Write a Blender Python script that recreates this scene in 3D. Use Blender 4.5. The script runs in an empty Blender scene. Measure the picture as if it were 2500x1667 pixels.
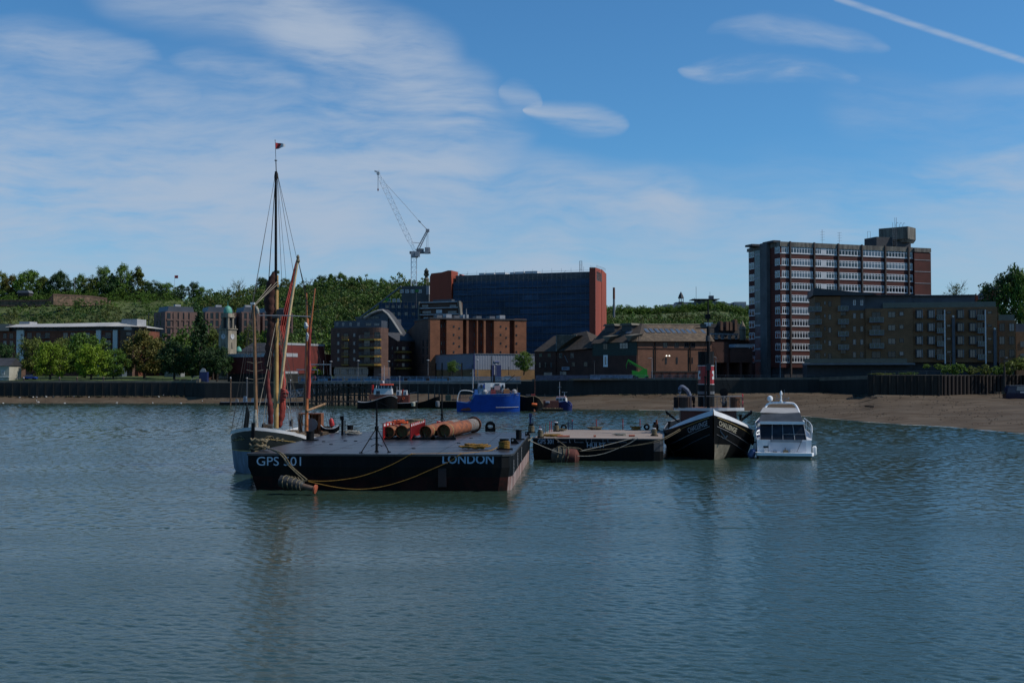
import bpy, bmesh, math, random
import numpy as np
from mathutils import Vector, Matrix
R = math.radians
random.seed(7); rng = np.random.default_rng(7)
C = bpy.context.scene.collection
# ------------------------------------------------------------------ camera, sky, sun, exposure
SC = bpy.context.scene
FP, CX, CY, HY, CAMZ = 2750.0, 1250.0, 833.5, 915.0, 8.4      # focal length in photo pixels, centre, eye level row, eye height
PITCH = math.atan((HY - CY) / FP)
cam = bpy.data.cameras.new('camera'); camo = bpy.data.objects.new('camera', cam); C.objects.link(camo)
cam.sensor_width = 36; cam.lens = 36 * FP / 2500.0; cam.clip_end = 20000; cam.clip_start = 0.5
camo.location = (0, 0, CAMZ); camo.rotation_euler = (math.pi / 2 + PITCH, 0, 0)
SC.camera = camo
SC.view_settings.view_transform = 'Standard'; SC.view_settings.look = 'None'
SC.view_settings.exposure = 0.0; SC.view_settings.gamma = 1
SUN_AZ, SUN_EL = R(-6), R(47)      # azimuth from +X (towards +Y positive)
sd = Vector((math.cos(SUN_EL) * math.cos(SUN_AZ), math.cos(SUN_EL) * math.sin(SUN_AZ), math.sin(SUN_EL)))
sl = bpy.data.lights.new('sun', 'SUN'); sl.energy = 3.9; sl.angle = R(0.5); sl.color = (1, 0.93, 0.83)
so = bpy.data.objects.new('sun', sl); C.objects.link(so); so.rotation_euler = sd.to_track_quat('Z', 'Y').to_euler()
SC.cycles.max_bounces = 5; SC.cycles.diffuse_bounces = 2; SC.cycles.glossy_bounces = 3
SC.cycles.transparent_max_bounces = 6; SC.cycles.transmission_bounces = 3
SC.cycles.caustics_reflective = False; SC.cycles.caustics_refractive = False

world = bpy.data.worlds.new('World'); SC.world = world; world.use_nodes = True
wt = world.node_tree; wt.nodes.clear()
class NT:
    def __init__(s, t): s.t = t
    def n(s, typ, **kw):
        o = s.t.nodes.new(typ)
        for k, v in kw.items():
            if k.startswith('i_'):
                o.inputs[k[2:].replace('_', ' ')].default_value = v
            else: setattr(o, k, v)
        return o
    def L(s, a, b): s.t.links.new(a, b)
    def put(s, sock, v):
        if isinstance(v, bpy.types.NodeSocket): s.L(v, sock)
        else: sock.default_value = v
    def m(s, op, a, b=0.0, c=0.0, clamp=False):
        o = s.n('ShaderNodeMath', operation=op); o.use_clamp = clamp
        s.put(o.inputs[0], a); s.put(o.inputs[1], b); s.put(o.inputs[2], c); return o.outputs[0]
    def vm(s, op, a, b=(0, 0, 0), sc=1.0):
        o = s.n('ShaderNodeVectorMath', operation=op); s.put(o.inputs[0], a); s.put(o.inputs[1], b)
        if op == 'SCALE': s.put(o.inputs['Scale'], sc)
        return o.outputs['Value'] if op in ('DOT_PRODUCT', 'LENGTH', 'DISTANCE') else o.outputs[0]
    def mr(s, v, a, b, c=0.0, d=1.0, smooth=True):
        o = s.n('ShaderNodeMapRange'); o.interpolation_type = 'SMOOTHSTEP' if smooth else 'LINEAR'
        s.put(o.inputs[0], v)
        for i, x in enumerate((a, b, c, d)): s.put(o.inputs[i + 1], x)
        return o.outputs[0]
    def noise(s, vec, scale, detail=3, rough=0.5, dist=0.0):
        o = s.n('ShaderNodeTexNoise'); s.put(o.inputs['Vector'], vec)
        o.inputs['Scale'].default_value = scale; o.inputs['Detail'].default_value = detail
        o.inputs['Roughness'].default_value = rough; o.inputs['Distortion'].default_value = dist
        return o.outputs['Fac']
    def mix(s, f, a, b):
        o = s.n('ShaderNodeMix', data_type='RGBA'); s.put(o.inputs[0], f)
        for sk, v in ((o.inputs[6], a), (o.inputs[7], b)):
            if isinstance(v, tuple) and len(v) == 3: v = (*v, 1)
            s.put(sk, v)
        return o.outputs[2]

w = NT(wt)
sky = w.n('ShaderNodeTexSky', sky_type='NISHITA'); sky.sun_disc = False
sky.sun_elevation = SUN_EL; sky.sun_rotation = math.pi / 2 - SUN_AZ
sky.altitude = 0; sky.air_density = 1.0; sky.dust_density = 0.3; sky.ozone_density = 4.0
tc = w.n('ShaderNodeTexCoord'); sx = w.n('ShaderNodeSeparateXYZ'); w.L(tc.outputs['Generated'], sx.inputs[0])
yy = w.m('MAXIMUM', sx.outputs[1], 0.05)
u = w.m('DIVIDE', sx.outputs[0], yy); v = w.m('DIVIDE', sx.outputs[2], yy)
uv = w.n('ShaderNodeCombineXYZ'); w.L(u, uv.inputs[0]); w.L(v, uv.inputs[1]); uv = uv.outputs[0]
# gentle domain warp, then streaked noise along the wind direction
wn = w.n('ShaderNodeTexNoise'); w.L(uv, wn.inputs['Vector']); wn.inputs['Scale'].default_value = 5; wn.inputs['Detail'].default_value = 3
wv = w.vm('SCALE', w.vm('SUBTRACT', wn.outputs['Color'], (0.5, 0.5, 0.5)), sc=0.055)
uvw = w.vm('ADD', uv, wv)
mp = w.n('ShaderNodeMapping'); w.L(uvw, mp.inputs[0]); mp.inputs['Rotation'].default_value = (0, 0, R(11)); mp.inputs['Scale'].default_value = (1, 5, 1)
st1 = w.noise(mp.outputs[0], 4.2, 6, 0.58, 0.35); st2 = w.noise(mp.outputs[0], 20, 5, 0.6, 0.2)
def uvp(px, py): return ((px - 1250) / 2750.0, (915 - py) / 2750.0, 0)
acc = None
STROKES = [  # x0,y0,x1,y1,width px, strength
    (300, -40, 800, 110, 90, 0.55), (700, 70, 1120, 245, 100, 0.95), (560, -60, 1060, 115, 70, 0.5), (-100, 92, 400, 150, 55, 0.7), (380, 145, 760, 225, 40, 0.55), (300, 205, 480, 245, 40, .35),
    (820, 265, 1240, 325, 70, 0.4), (-200, 330, 1000, 420, 210, 0.85), (-200, 440, 820, 520, 120, 0.6),
    (900, 400, 1650, 500, 75, 0.75), (1500, 497, 2060, 520, 35, 0.42), (-200, 560, 1300, 640, 150, 0.7),
    (1215, 215, 1330, 255, 42, 0.5), (1280, 275, 1560, 312, 40, 1.1), (1640, 158, 2120, 195, 42, 1.1),
    (1700, 62, 2200, 100, 38, 0.6), (2200, 410, 2620, 440, 60, 0.6), (2350, 375, 2600, 365, 26, 0.6), (1400, 640, 2700, 560, 200, 0.55),
    (2100, 260, 2700, 330, 100, 0.2), (2250, 195, 2700, 215, 30, .2)]
for (x0, y0, x1, y1, wd, sg) in STROKES:
    a = Vector(uvp(x0, y0)); b = Vector(uvp(x1, y1)); d = b - a
    rel = w.vm('SUBTRACT', uvw, tuple(a))
    t = w.m('MULTIPLY', w.vm('DOT_PRODUCT', rel, tuple(d)), 1 / d.length_squared, clamp=True)
    ds = w.vm('LENGTH', w.vm('SUBTRACT', rel, w.vm('SCALE', tuple(d), sc=t)))
    if wd < 65:   # short wisps thin out and fray towards both ends
        tp = w.m('SUBTRACT', 1.0, w.m('POWER', w.m('ABSOLUTE', w.m('MULTIPLY_ADD', t, 2.0, -1.0)), 2.2)); ds = w.m('DIVIDE', ds, w.m('MAXIMUM', w.m('MULTIPLY', w.m('POWER', tp, 0.6), w.m('ADD', 0.35, w.m('MULTIPLY', st1, 1.3))), 0.02))
    k = w.mr(ds, 0.0, wd / 2750.0 * 1.35, sg, 0.0)
    acc = k if acc is None else w.m('ADD', acc, k)
stk = w.mr(w.m('ADD', w.m('MULTIPLY', st1, 0.72), w.m('MULTIPLY', st2, 0.28)), 0.33, 0.68, 0.1, 1.35)
dens = w.m('SUBTRACT', 1.0, w.m('EXPONENT', w.m('MULTIPLY', w.m('MULTIPLY', acc, stk), -1.25)))
# aircraft trail, top right
a = Vector(uvp(2050, -12)); b = Vector(uvp(2560, 160)); d = b - a
rel = w.vm('SUBTRACT', w.vm('ADD', uv, w.vm('SCALE', wv, sc=0.05)), tuple(a))
t = w.m('MULTIPLY', w.vm('DOT_PRODUCT', rel, tuple(d)), 1 / d.length_squared, clamp=True)
ds = w.vm('LENGTH', w.vm('SUBTRACT', rel, w.vm('SCALE', tuple(d), sc=t)))
tr = w.mr(ds, 0.0006, 12 / 2750.0, 0.55, 0.0)
dens = w.m('MAXIMUM', dens, w.m('MULTIPLY', tr, w.mr(st2, 0.3, 0.6, 0.5, 1.0)))
front = w.mr(sx.outputs[1], 0.02, 0.2)
dens = w.m('MULTIPLY', dens, front)
veil = w.mr(sx.outputs[2], 0.0, 0.17, 0.66, 0.0)
dens = w.m('SUBTRACT', 1.0, w.m('MULTIPLY', w.m('SUBTRACT', 1.0, w.m('MULTIPLY', dens, 0.95)), w.m('SUBTRACT', 1.0, veil)))
tint = w.n('ShaderNodeMix', data_type='RGBA', blend_type='MULTIPLY'); tint.inputs[0].default_value = 1
w.L(sky.outputs[0], tint.inputs[6]); tint.inputs[7].default_value = (0.43, 0.80, 1.0, 1)
skyc = w.mix(dens, tint.outputs[2], (3.6, 4.3, 5.35))
bg = w.n('ShaderNodeBackground'); w.L(skyc, bg.inputs[0]); bg.inputs[1].default_value = 0.115
wo = w.n('ShaderNodeOutputWorld'); w.L(bg.outputs[0], wo.inputs[0])

# ------------------------------------------------------------------ pixel to world helpers (photo pixels 2500 x 1667)
cp, sp = math.cos(PITCH), math.sin(PITCH)
def ray(px, py):
    a, b = (px - CX) / FP, (CY - py) / FP
    return Vector((a, cp - b * sp, sp + b * cp))
def P(px, py, Y): d = ray(px, py); return Vector((d.x * Y / d.y, Y, CAMZ + d.z * Y / d.y))
def Zp(py, Y): return P(CX, py, Y).z
def Xp(px, Y, py=930): return P(px, py, Y).x
def W(px, py, z=0.0): d = ray(px, py); t = (z - CAMZ) / d.z; return Vector((d.x * t, d.y * t, z))

# ------------------------------------------------------------------ materials
MAT = {}
def mat(name, col, rough=0.7, var=0.25, scale=1.0, metal=0.0, col2=None, brick=None, bump=0.0, streak=False, spec=0.4, thr=(0.4, 0.65), stretch=(1, 1, 1), island=0.0, transl=0.0, emit=None):
    if name in MAT: return MAT[name]
    if not transl:
        col = tuple(x * 0.64 for x in col); col2 = tuple(x * 0.64 for x in col2) if col2 else None
    m = bpy.data.materials.new(name); m.use_nodes = True; t = m.node_tree; t.nodes.clear(); N = NT(t)
    out = N.n('ShaderNodeOutputMaterial'); b = N.n('ShaderNodeBsdfPrincipled')
    b.inputs['Roughness'].default_value = rough; b.inputs['Metallic'].default_value = metal
    b.inputs['Specular IOR Level'].default_value = spec
    g = N.n('ShaderNodeTexCoord').outputs['Object']
    mp = N.n('ShaderNodeMapping'); N.L(g, mp.inputs[0])
    mp.inputs['Scale'].default_value = (stretch[0], stretch[1], 0.12 if streak else stretch[2])
    vec = mp.outputs[0]
    n1 = N.noise(vec, scale, 5, 0.62); c = (*col, 1)
    if brick:
        bt = N.n('ShaderNodeTexBrick'); mp2 = N.n('ShaderNodeMapping'); N.L(g, mp2.inputs[0])
        mp2.inputs['Rotation'].default_value = (R(90), 0, 0)
        N.L(mp2.outputs[0], bt.inputs[0]); bt.inputs['Scale'].default_value = 1.0
        bt.inputs['Brick Width'].default_value = brick[0]; bt.inputs['Row Height'].default_value = brick[1]
        bt.inputs['Mortar Size'].default_value = brick[1] * 0.12
        bt.inputs['Color1'].default_value = c; bt.inputs['Color2'].default_value = tuple(x * 0.8 for x in col) + (1,)
        bt.inputs['Mortar'].default_value = tuple(x * brick[2] for x in col) + (1,)
        base = bt.outputs[0]
    else: base = c
    lo = tuple(x * (1 - var) for x in col); hi = tuple(min(1, x * (1 + var)) for x in col)
    f = N.mr(n1, 0.3, 0.7)
    var_c = N.mix(f, (*[(1 - var)] * 3,), (*[(1 + var)] * 3,))
    mu = N.n('ShaderNodeMix', data_type='RGBA', blend_type='MULTIPLY'); mu.inputs[0].default_value = 1
    N.put(mu.inputs[6], base); N.L(var_c, mu.inputs[7]); cc = mu.outputs[2]
    if col2:
        n2 = N.noise(vec, scale * 2.3 + 0.1, 6, 0.68); cc = N.mix(N.mr(n2, thr[0], thr[1]), cc, (*col2, 1))
    if island:
        ge = N.n('ShaderNodeNewGeometry'); oi = N.n('ShaderNodeObjectInfo')
        k = N.mr(ge.outputs['Random Per Island'], 0, 1, 1 - island, 1 + island, False)
        k2 = N.mr(oi.outputs['Random'], 0, 1, 0.85, 1.15, False)
        cc = N.vm('SCALE', cc, sc=N.m('MULTIPLY', k, k2))
    N.put(b.inputs['Base Color'], cc)
    if bump:
        bp = N.n('ShaderNodeBump'); bp.inputs['Strength'].default_value = bump; bp.inputs['Distance'].default_value = 0.05
        N.L(N.noise(vec, scale * 6, 4, 0.6), bp.inputs['Height']); N.L(bp.outputs[0], b.inputs['Normal'])
    if emit: b.inputs['Emission Color'].default_value = (*emit[0], 1); b.inputs['Emission Strength'].default_value = emit[1]
    if transl:
        tb = N.n('ShaderNodeBsdfTranslucent'); N.put(tb.inputs[0], cc); ms = N.n('ShaderNodeMixShader'); ms.inputs[0].default_value = transl
        N.L(b.outputs[0], ms.inputs[1]); N.L(tb.outputs[0], ms.inputs[2]); N.L(ms.outputs[0], out.inputs[0])
    else: N.L(b.outputs[0], out.inputs[0])
    MAT[name] = m; return m

# ------------------------------------------------------------------ mesh builder
class MB:
    def __init__(s): s.v = []; s.f = []
    def add(s, vs, fs):
        o = len(s.v); s.v += [tuple(x) for x in vs]; s.f += [tuple(i + o for i in f) for f in fs]; return s
    def box(s, x0, x1, y0, y1, z0, z1):
        return s.add([(x, y, z) for z in (z0, z1) for y in (y0, y1) for x in (x0, x1)],
                     [(0, 2, 3, 1), (4, 5, 7, 6), (0, 1, 5, 4), (1, 3, 7, 5), (3, 2, 6, 7), (2, 0, 4, 6)])
    def obox(s, c, sx, sy, sz, M):   # oriented box; M a 3x3 or rotation
        vs = [Vector(c) + M @ Vector((a * sx / 2, b * sy / 2, d * sz / 2)) for d in (-1, 1) for b in (-1, 1) for a in (-1, 1)]
        return s.add(vs, [(0, 2, 3, 1), (4, 5, 7, 6), (0, 1, 5, 4), (1, 3, 7, 5), (3, 2, 6, 7), (2, 0, 4, 6)])
    def bar(s, p, q, a, b=None):     # square bar
        p = Vector(p); q = Vector(q); d = q - p
        if d.length < 1e-6: return s
        return s.obox((p + q) / 2, a, b or a, d.length, d.to_track_quat('Z', 'Y').to_matrix())
    def cyl(s, p, q, r0, r1=None, n=10, cap=True):
        p = Vector(p); q = Vector(q); r1 = r0 if r1 is None else r1; M = (q - p).to_track_quat('Z', 'Y').to_matrix()
        vs = [c + M @ Vector((r * math.cos(2 * math.pi * i / n), r * math.sin(2 * math.pi * i / n), 0)) for c, r in ((p, r0), (q, r1)) for i in range(n)]
        fs = [(i, (i + 1) % n, n + (i + 1) % n, n + i) for i in range(n)]
        if cap: fs += [tuple(range(n - 1, -1, -1)), tuple(range(n, 2 * n))]
        return s.add(vs, fs)
    def tube(s, pts, r, n=6, r1=None):
        pts = [Vector(p) for p in pts]; k = len(pts); vs = []
        for i, p in enumerate(pts):
            d = (pts[min(i + 1, k - 1)] - pts[max(i - 1, 0)]); M = d.to_track_quat('Z', 'Y').to_matrix()
            rr = r if r1 is None else r + (r1 - r) * i / (k - 1)
            vs += [p + M @ Vector((rr * math.cos(2 * math.pi * j / n), rr * math.sin(2 * math.pi * j / n), 0)) for j in range(n)]
        fs = [(i * n + j, i * n + (j + 1) % n, (i + 1) * n + (j + 1) % n, (i + 1) * n + j) for i in range(k - 1) for j in range(n)]
        fs += [tuple(range(n - 1, -1, -1)), tuple(range((k - 1) * n, k * n))]
        return s.add(vs, fs)
    def lathe(s, prof, c=(0, 0, 0), n=16, M=None):
        c = Vector(c); vs = []
        for r, z in prof:
            for j in range(n):
                p = Vector((r * math.cos(2 * math.pi * j / n), r * math.sin(2 * math.pi * j / n), z))
                vs.append(c + (M @ p if M else p))
        k = len(prof); fs = [(i * n + j, i * n + (j + 1) % n, (i + 1) * n + (j + 1) % n, (i + 1) * n + j) for i in range(k - 1) for j in range(n)]
        fs += [tuple(range(n - 1, -1, -1)), tuple(range((k - 1) * n, k * n))]
        return s.add(vs, fs)
    def grid(s, rows, close=False):
        k = len(rows[0]); vs = [p for r in rows for p in r]
        fs = [(i * k + j, i * k + j + 1, (i + 1) * k + j + 1, (i + 1) * k + j) for i in range(len(rows) - 1) for j in range(k - 1)]
        return s.add(vs, fs)
    def prism(s, poly, y0, y1):      # polygon in xz, extruded along y
        n = len(poly); vs = [(x, y0, z) for x, z in poly] + [(x, y1, z) for x, z in poly]
        return s.add(vs, [tuple(range(n)), tuple(range(2 * n - 1, n - 1, -1))] + [(i, n + i, n + (i + 1) % n, (i + 1) % n) for i in range(n)])
    def zprism(s, poly, z0, z1):     # polygon in xy, extruded along z
        n = len(poly); vs = [(x, y, z0) for x, y in poly] + [(x, y, z1) for x, y in poly]
        return s.add(vs, [tuple(range(n - 1, -1, -1)), tuple(range(n, 2 * n))] + [(i, (i + 1) % n, n + (i + 1) % n, n + i) for i in range(n)])
    def mesh(s, name, m=None, smooth=False):
        me = bpy.data.meshes.new(name); me.from_pydata(s.v, [], s.f)
        bm = bmesh.new(); bm.from_mesh(me); bmesh.ops.recalc_face_normals(bm, faces=bm.faces); bm.to_mesh(me); bm.free()
        if smooth:
            me.polygons.foreach_set('use_smooth', [True] * len(me.polygons)); me.set_sharp_from_angle(angle=R(38))
        if m: me.materials.append(m)
        return me
    def build(s, name, m, parent=None, smooth=False, label=None, **kw):
        o = bpy.data.objects.new(name, s.mesh(name, m, smooth)); C.objects.link(o)
        if parent: o.parent = parent
        if label: o['label'] = label
        for k, v in kw.items(): o[k] = v
        return o
def thing(name, label, cat, loc=(0, 0, 0), rz=0.0, group=None):
    o = bpy.data.objects.new(name, None); C.objects.link(o); o.empty_display_size = 0.3
    o.location = loc; o.rotation_euler = (0, 0, rz); o['label'] = label; o['category'] = cat
    if group: o['group'] = group
    return o
def tag(o, label, cat, group=None):
    o['label'] = label; o['category'] = cat
    if group: o['group'] = group
    return o
def copy_tree(o, parent=None):
    kids = [c for c in C.objects if c.parent == o]
    c = o.copy(); C.objects.link(c); c.parent = parent
    for k in kids: copy_tree(k, c)
    return c
class Fr:                                 # a building frame: x along the facade, y away from the river, z up
    def __init__(s, pxL, YL, pxR, YR, z0):
        s.A = Vector((Xp(pxL, YL), YL, 0)); s.B = Vector((Xp(pxR, YR), YR, 0)); s.z0 = z0
        s.d = (s.B - s.A).normalized(); s.n = Vector((-s.d.y, s.d.x, 0)); s.rz = math.atan2(s.d.y, s.d.x); s.w = (s.B - s.A).length
        s.loc = (s.A.x, s.A.y, z0)
    def uz(s, px, py, dep=0.0):
        r = ray(px, py); o = s.A + s.n * dep; o.z = 0
        t = (o.dot(s.n)) / (r.x * s.n.x + r.y * s.n.y); p = r * t
        return ((p - s.A).x * s.d.x + (p - s.A).y * s.d.y, CAMZ + p.z - s.z0)
    def u(s, px, py=860, dep=0.0): return s.uz(px, py, dep)[0]
    def z(s, px, py, dep=0.0): return s.uz(px, py, dep)[1]
    def thing(s, name, label, cat, group=None): return thing(name, label, cat, s.loc, s.rz, group)
WC = {}
def win(T, u, z, w_, h, nx=2, ny=1, fm='frame_white', gm='glass', y=0.0, rz=0.0, fw=0.09, name='window', transom=None):
    key = (round(w_, 2), round(h, 2), nx, ny, fm, gm, fw, transom)
    if key not in WC:
        a = MB(); e = fw
        a.box(0, w_, -0.07, 0.02, 0, e); a.box(0, w_, -0.07, 0.02, h - e, h)
        a.box(0, e, -0.066, 0.02, e, h - e); a.box(w_ - e, w_, -0.066, 0.02, e, h - e)
        for i in range(1, nx): x = w_ * i / nx; a.box(x - e / 2, x + e / 2, -0.062, 0.0, e, h - e)
        zs = [h * i / ny for i in range(1, ny)] + ([h * transom] if transom else [])
        for q in zs: a.box(e, w_ - e, -0.058, 0.0, q - e * 0.4, q + e * 0.4)
        g = MB(); g.box(e * 0.5, w_ - e * 0.5, -0.03, 0.01, e * 0.5, h - e * 0.5)
        WC[key] = (a.mesh('window_frame', MAT[fm]), g.mesh('pane', MAT[gm]))
    fmsh, gmsh = WC[key]
    o = bpy.data.objects.new(name, fmsh); C.objects.link(o); o.parent = T; o.location = (u, y, z); o.rotation_euler = (0, 0, rz)
    g = bpy.data.objects.new('pane', gmsh); C.objects.link(g); g.parent = o
    return o
_fonts = {}
def text_pts(txt, bold=0.0):
    cu = bpy.data.curves.new('t', 'FONT'); cu.body = txt; cu.offset = bold; cu.resolution_u = 4; cu.size = 1
    o = bpy.data.objects.new('t', cu); C.objects.link(o)
    dg = bpy.context.evaluated_depsgraph_get(); me = bpy.data.meshes.new_from_object(o.evaluated_get(dg))
    vs = [v.co.copy() for v in me.vertices]; fs = [tuple(p.vertices) for p in me.polygons]
    bpy.data.objects.remove(o); bpy.data.curves.remove(cu); bpy.data.meshes.remove(me)
    x0 = min(v.x for v in vs); x1 = max(v.x for v in vs); y0 = min(v.y for v in vs); y1 = max(v.y for v in vs)
    return [((v.x - x0) / (x1 - x0), (v.y - y0) / (y1 - y0)) for v in vs], fs
def lettering(txt, fn, m, parent, bold=0.0, name='lettering'):   # fn maps (0..1, 0..1) onto the surface
    pts, fs = text_pts(txt, bold); b = MB(); b.add([fn(x, y) for x, y in pts], fs)
    me = bpy.data.meshes.new(name); me.from_pydata(b.v, [], b.f); me.materials.append(m)
    o = bpy.data.objects.new(name, me); C.objects.link(o); o.parent = parent; return o
# shared palette
mat('glass', (0.03, 0.04, 0.055), 0.08, 0.3, 0.4, spec=0.8)
mat('glass_dark', (0.008, 0.011, 0.018), 0.12, 0.3, 0.4, spec=0.5)
mat('glass_pale', (0.10, 0.13, 0.17), 0.1, 0.3, 0.4, spec=0.8)
mat('frame_white', (1.15, 1.17, 1.2), 0.5, 0.1)
mat('frame_grey', (0.14, 0.15, 0.17), 0.5, 0.1)
mat('frame_dark', (0.03, 0.035, 0.045), 0.5, 0.1)
mat('black_steel', (0.010, 0.011, 0.013), 0.6, 0.3, 0.8, spec=.12)
mat('dark_grey', (0.05, 0.055, 0.065), 0.7, 0.2)
mat('mid_grey', (0.18, 0.19, 0.21), 0.6, 0.15)
mat('pale_grey', (0.45, 0.46, 0.48), 0.6, 0.15)
mat('white_paint', (0.78, 0.79, 0.8), 0.4, 0.08)
mat('concrete', (0.24, 0.225, 0.19), 0.85, 0.3, 0.7, col2=(0.10, 0.095, 0.085), streak=True)
mat('timber', (0.06, 0.05, 0.042), 0.9, 0.4, 1.5)
mat('red_paint', (0.5, 0.02, 0.02), 0.4, 0.15)
mat('orange_paint', (0.75, 0.12, 0.03), 0.5, 0.15)
mat('blue_paint', (0.01, 0.05, 0.32), 0.4, 0.2, 0.6)
mat('rope', (0.22, 0.18, 0.11), 0.9, 0.4, 8)
mat('rope_yellow', (0.30, 0.16, 0.025), 0.9, 0.35, 8)
mat('rope_pale', (0.42, 0.40, 0.34), 0.9, 0.3, 8)
mat('rust', (0.23, 0.075, 0.03), 0.85, 0.4, 2.0, col2=(0.09, 0.035, 0.02))
mat('bird_white', (0.8, 0.8, 0.78), 0.7, 0.05)
# ------------------------------------------------------------------ water
def water_mat():
    m = bpy.data.materials.new('river_water'); m.use_nodes = True; t = m.node_tree; t.nodes.clear(); N = NT(t)
    out = N.n('ShaderNodeOutputMaterial'); b = N.n('ShaderNodeBsdfPrincipled'); g = N.n('ShaderNodeTexCoord').outputs['Object']
    b.inputs['Base Color'].default_value = (0.024, 0.046, 0.034, 1); b.inputs['IOR'].default_value = 1.38
    b.inputs['Specular IOR Level'].default_value = 0.5
    mp = N.n('ShaderNodeMapping'); N.L(g, mp.inputs[0]); mp.inputs['Scale'].default_value = (0.75, 1.35, 1)
    mp.inputs['Rotation'].default_value = (0, 0, R(14))
    n1 = N.noise(mp.outputs[0], 0.55, 3, 0.55, 0.3); n2 = N.noise(mp.outputs[0], 2.6, 4, 0.6, 0.4); n3 = N.noise(mp.outputs[0], 9.0, 2, 0.5)
    mq = N.n('ShaderNodeMapping'); N.L(g, mq.inputs[0]); mq.inputs['Scale'].default_value = (0.35, 1.0, 1)
    pat = N.mr(N.noise(mq.outputs[0], 0.045, 4, 0.6, 0.5), 0.38, 0.62, 0.5, 1.1)
    h = N.m('ADD', N.m('MULTIPLY', n1, 0.012), N.m('ADD', N.m('MULTIPLY', n2, 0.022), N.m('MULTIPLY', n3, 0.010)))
    h = N.m('MULTIPLY', h, pat)
    bp = N.n('ShaderNodeBump'); bp.inputs['Strength'].default_value = 1.0; bp.inputs['Distance'].default_value = 1.0
    N.L(h, bp.inputs['Height']); N.L(bp.outputs[0], b.inputs['Normal'])
    N.L(N.mr(pat, 0.5, 1.1, 0.06, 0.12), b.inputs['Roughness'])
    N.L(b.outputs[0], out.inputs[0]); return m
wmat = water_mat()
b = MB(); b.add([(-2500, -120, -.12), (2500, -120, -.12), (2500, 420, -.12), (-2500, 420, -.12)], [(0, 1, 2, 3)])
b.build('water', wmat, kind='structure')
def wave_mesh():      # real short wind waves over the part of the river in view
    gw = np.random.default_rng(5); ys = np.concatenate([np.arange(15, 24, .12), np.arange(24, 62, .085), np.arange(62, 130, .17), np.arange(130, 390, .28)]); xs = np.linspace(-1150, 3650, 1300)
    Yg, Pg = np.meshgrid(ys, xs, indexing='ij'); Yg = Yg.astype(np.float32); Xg = ((Pg - CX) / FP * Yg).astype(np.float32); Z = np.zeros_like(Xg)
    gust = .5 + .5 * np.sin(Xg * .031 + 1.3 * np.sin(Yg * .021)) * np.sin(Yg * .043 + 1.1 * np.sin(Xg * .017 + 2)); gust = .78 + .36 * gust
    yc = ys[:, None]; cell = np.where(yc < 62, .085, np.where(yc < 130, .17, .28)); var = 0; comp = []
    for k in range(44):
        L_ = .24 * (13.0 ** (k / 43.0)); fade = np.clip((L_ / cell - 2.6) / 2.0, 0, 1); wt = fade * (1 if L_ < .45 else (.45 / L_) ** 1.5); var = var + wt ** 2 / 2; comp.append((L_, wt))
    nrm = np.where(yc < 62, .082, np.where(yc < 130, .095, .10)) / np.sqrt(var + 1e-6)
    for L_, wt in comp:
        th = R(80) + gw.normal() * .75; kk = 2 * np.pi / L_; Z += (wt * nrm / kk).astype(np.float32) * np.sin(kk * (Xg * math.cos(th) + Yg * math.sin(th)) + gw.uniform(0, 6.28) + 1.2 * np.sin(.11 * Xg + .07 * Yg + L_ * 9))
    Z *= gust; V = np.stack([Xg, Yg, Z], -1).reshape(-1, 3).astype(np.float32); n0, n1 = Xg.shape
    idx = np.arange(n0 * n1).reshape(n0, n1); F = np.stack([idx[:-1, :-1], idx[:-1, 1:], idx[1:, 1:], idx[1:, :-1]], -1).reshape(-1, 4).astype(np.int32); nf = len(F)
    me = bpy.data.meshes.new('water'); me.vertices.add(len(V)); me.vertices.foreach_set('co', V.ravel()); me.loops.add(nf * 4); me.loops.foreach_set('vertex_index', F.ravel())
    me.polygons.add(nf); me.polygons.foreach_set('loop_start', np.arange(0, nf * 4, 4, dtype=np.int32)); me.polygons.foreach_set('loop_total', np.full(nf, 4, dtype=np.int32)); me.polygons.foreach_set('use_smooth', np.ones(nf, dtype=bool))
    me.materials.append(wmat); me.update(calc_edges=True); o = bpy.data.objects.new('water', me); C.objects.link(o); o['kind'] = 'structure'
wave_mesh()

# ------------------------------------------------------------------ bank line tables (photo px, row, depth)
def lerp_tab(tab, x):
    if x <= tab[0][0]: return tab[0][1:]
    for a, c in zip(tab, tab[1:]):
        if x <= c[0]:
            k = (x - a[0]) / (c[0] - a[0]); return tuple(p + (q - p) * k for p, q in zip(a[1:], c[1:]))
    return tab[-1][1:]
SHORE = [(-1500, 983), (0, 984), (560, 984), (900, 986), (1280, 994), (1420, 999), (1600, 1001), (1830, 1003), (1950, 1015), (2000, 1019), (2100, 1028), (2200, 1036), (2300, 1040), (2390, 1049), (2500, 1058), (2700, 1075), (3300, 1120)]
FOOT = [(-1500, 966, 350), (0, 967, 345), (470, 966, 345), (500, 972, 340), (760, 970, 340), (800, 962, 340), (1000, 958, 340), (1300, 963, 315), (1400, 964, 305), (1700, 961, 300), (2000, 956, 300), (2118, 957, 300), (2122, 963, 272), (2300, 965, 268), (2420, 961, 280), (2520, 958, 290), (2700, 955, 290), (3300, 955, 290)]
TOP = [(-1500, 934), (480, 934), (760, 934), (800, 932), (1300, 930), (1500, 928), (2118, 926), (2123, 916), (3300, 914)]
foot = lambda px: P(px, lerp_tab(FOOT, px)[0], lerp_tab(FOOT, px)[1])
top = lambda px: P(px, lerp_tab(TOP, px)[0], lerp_tab(FOOT, px)[1])
mud_m = mat('estuary_mud', (0.14, 0.109, 0.078), 0.85, 0.25, 0.12, col2=(0.095, 0.065, 0.04), bump=0.9, stretch=(0.4, 1, 1), spec=0.1)
rows = []; cols = [-1500, -800, -300] + list(range(0, 2701, 20)) + [3300]
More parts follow.
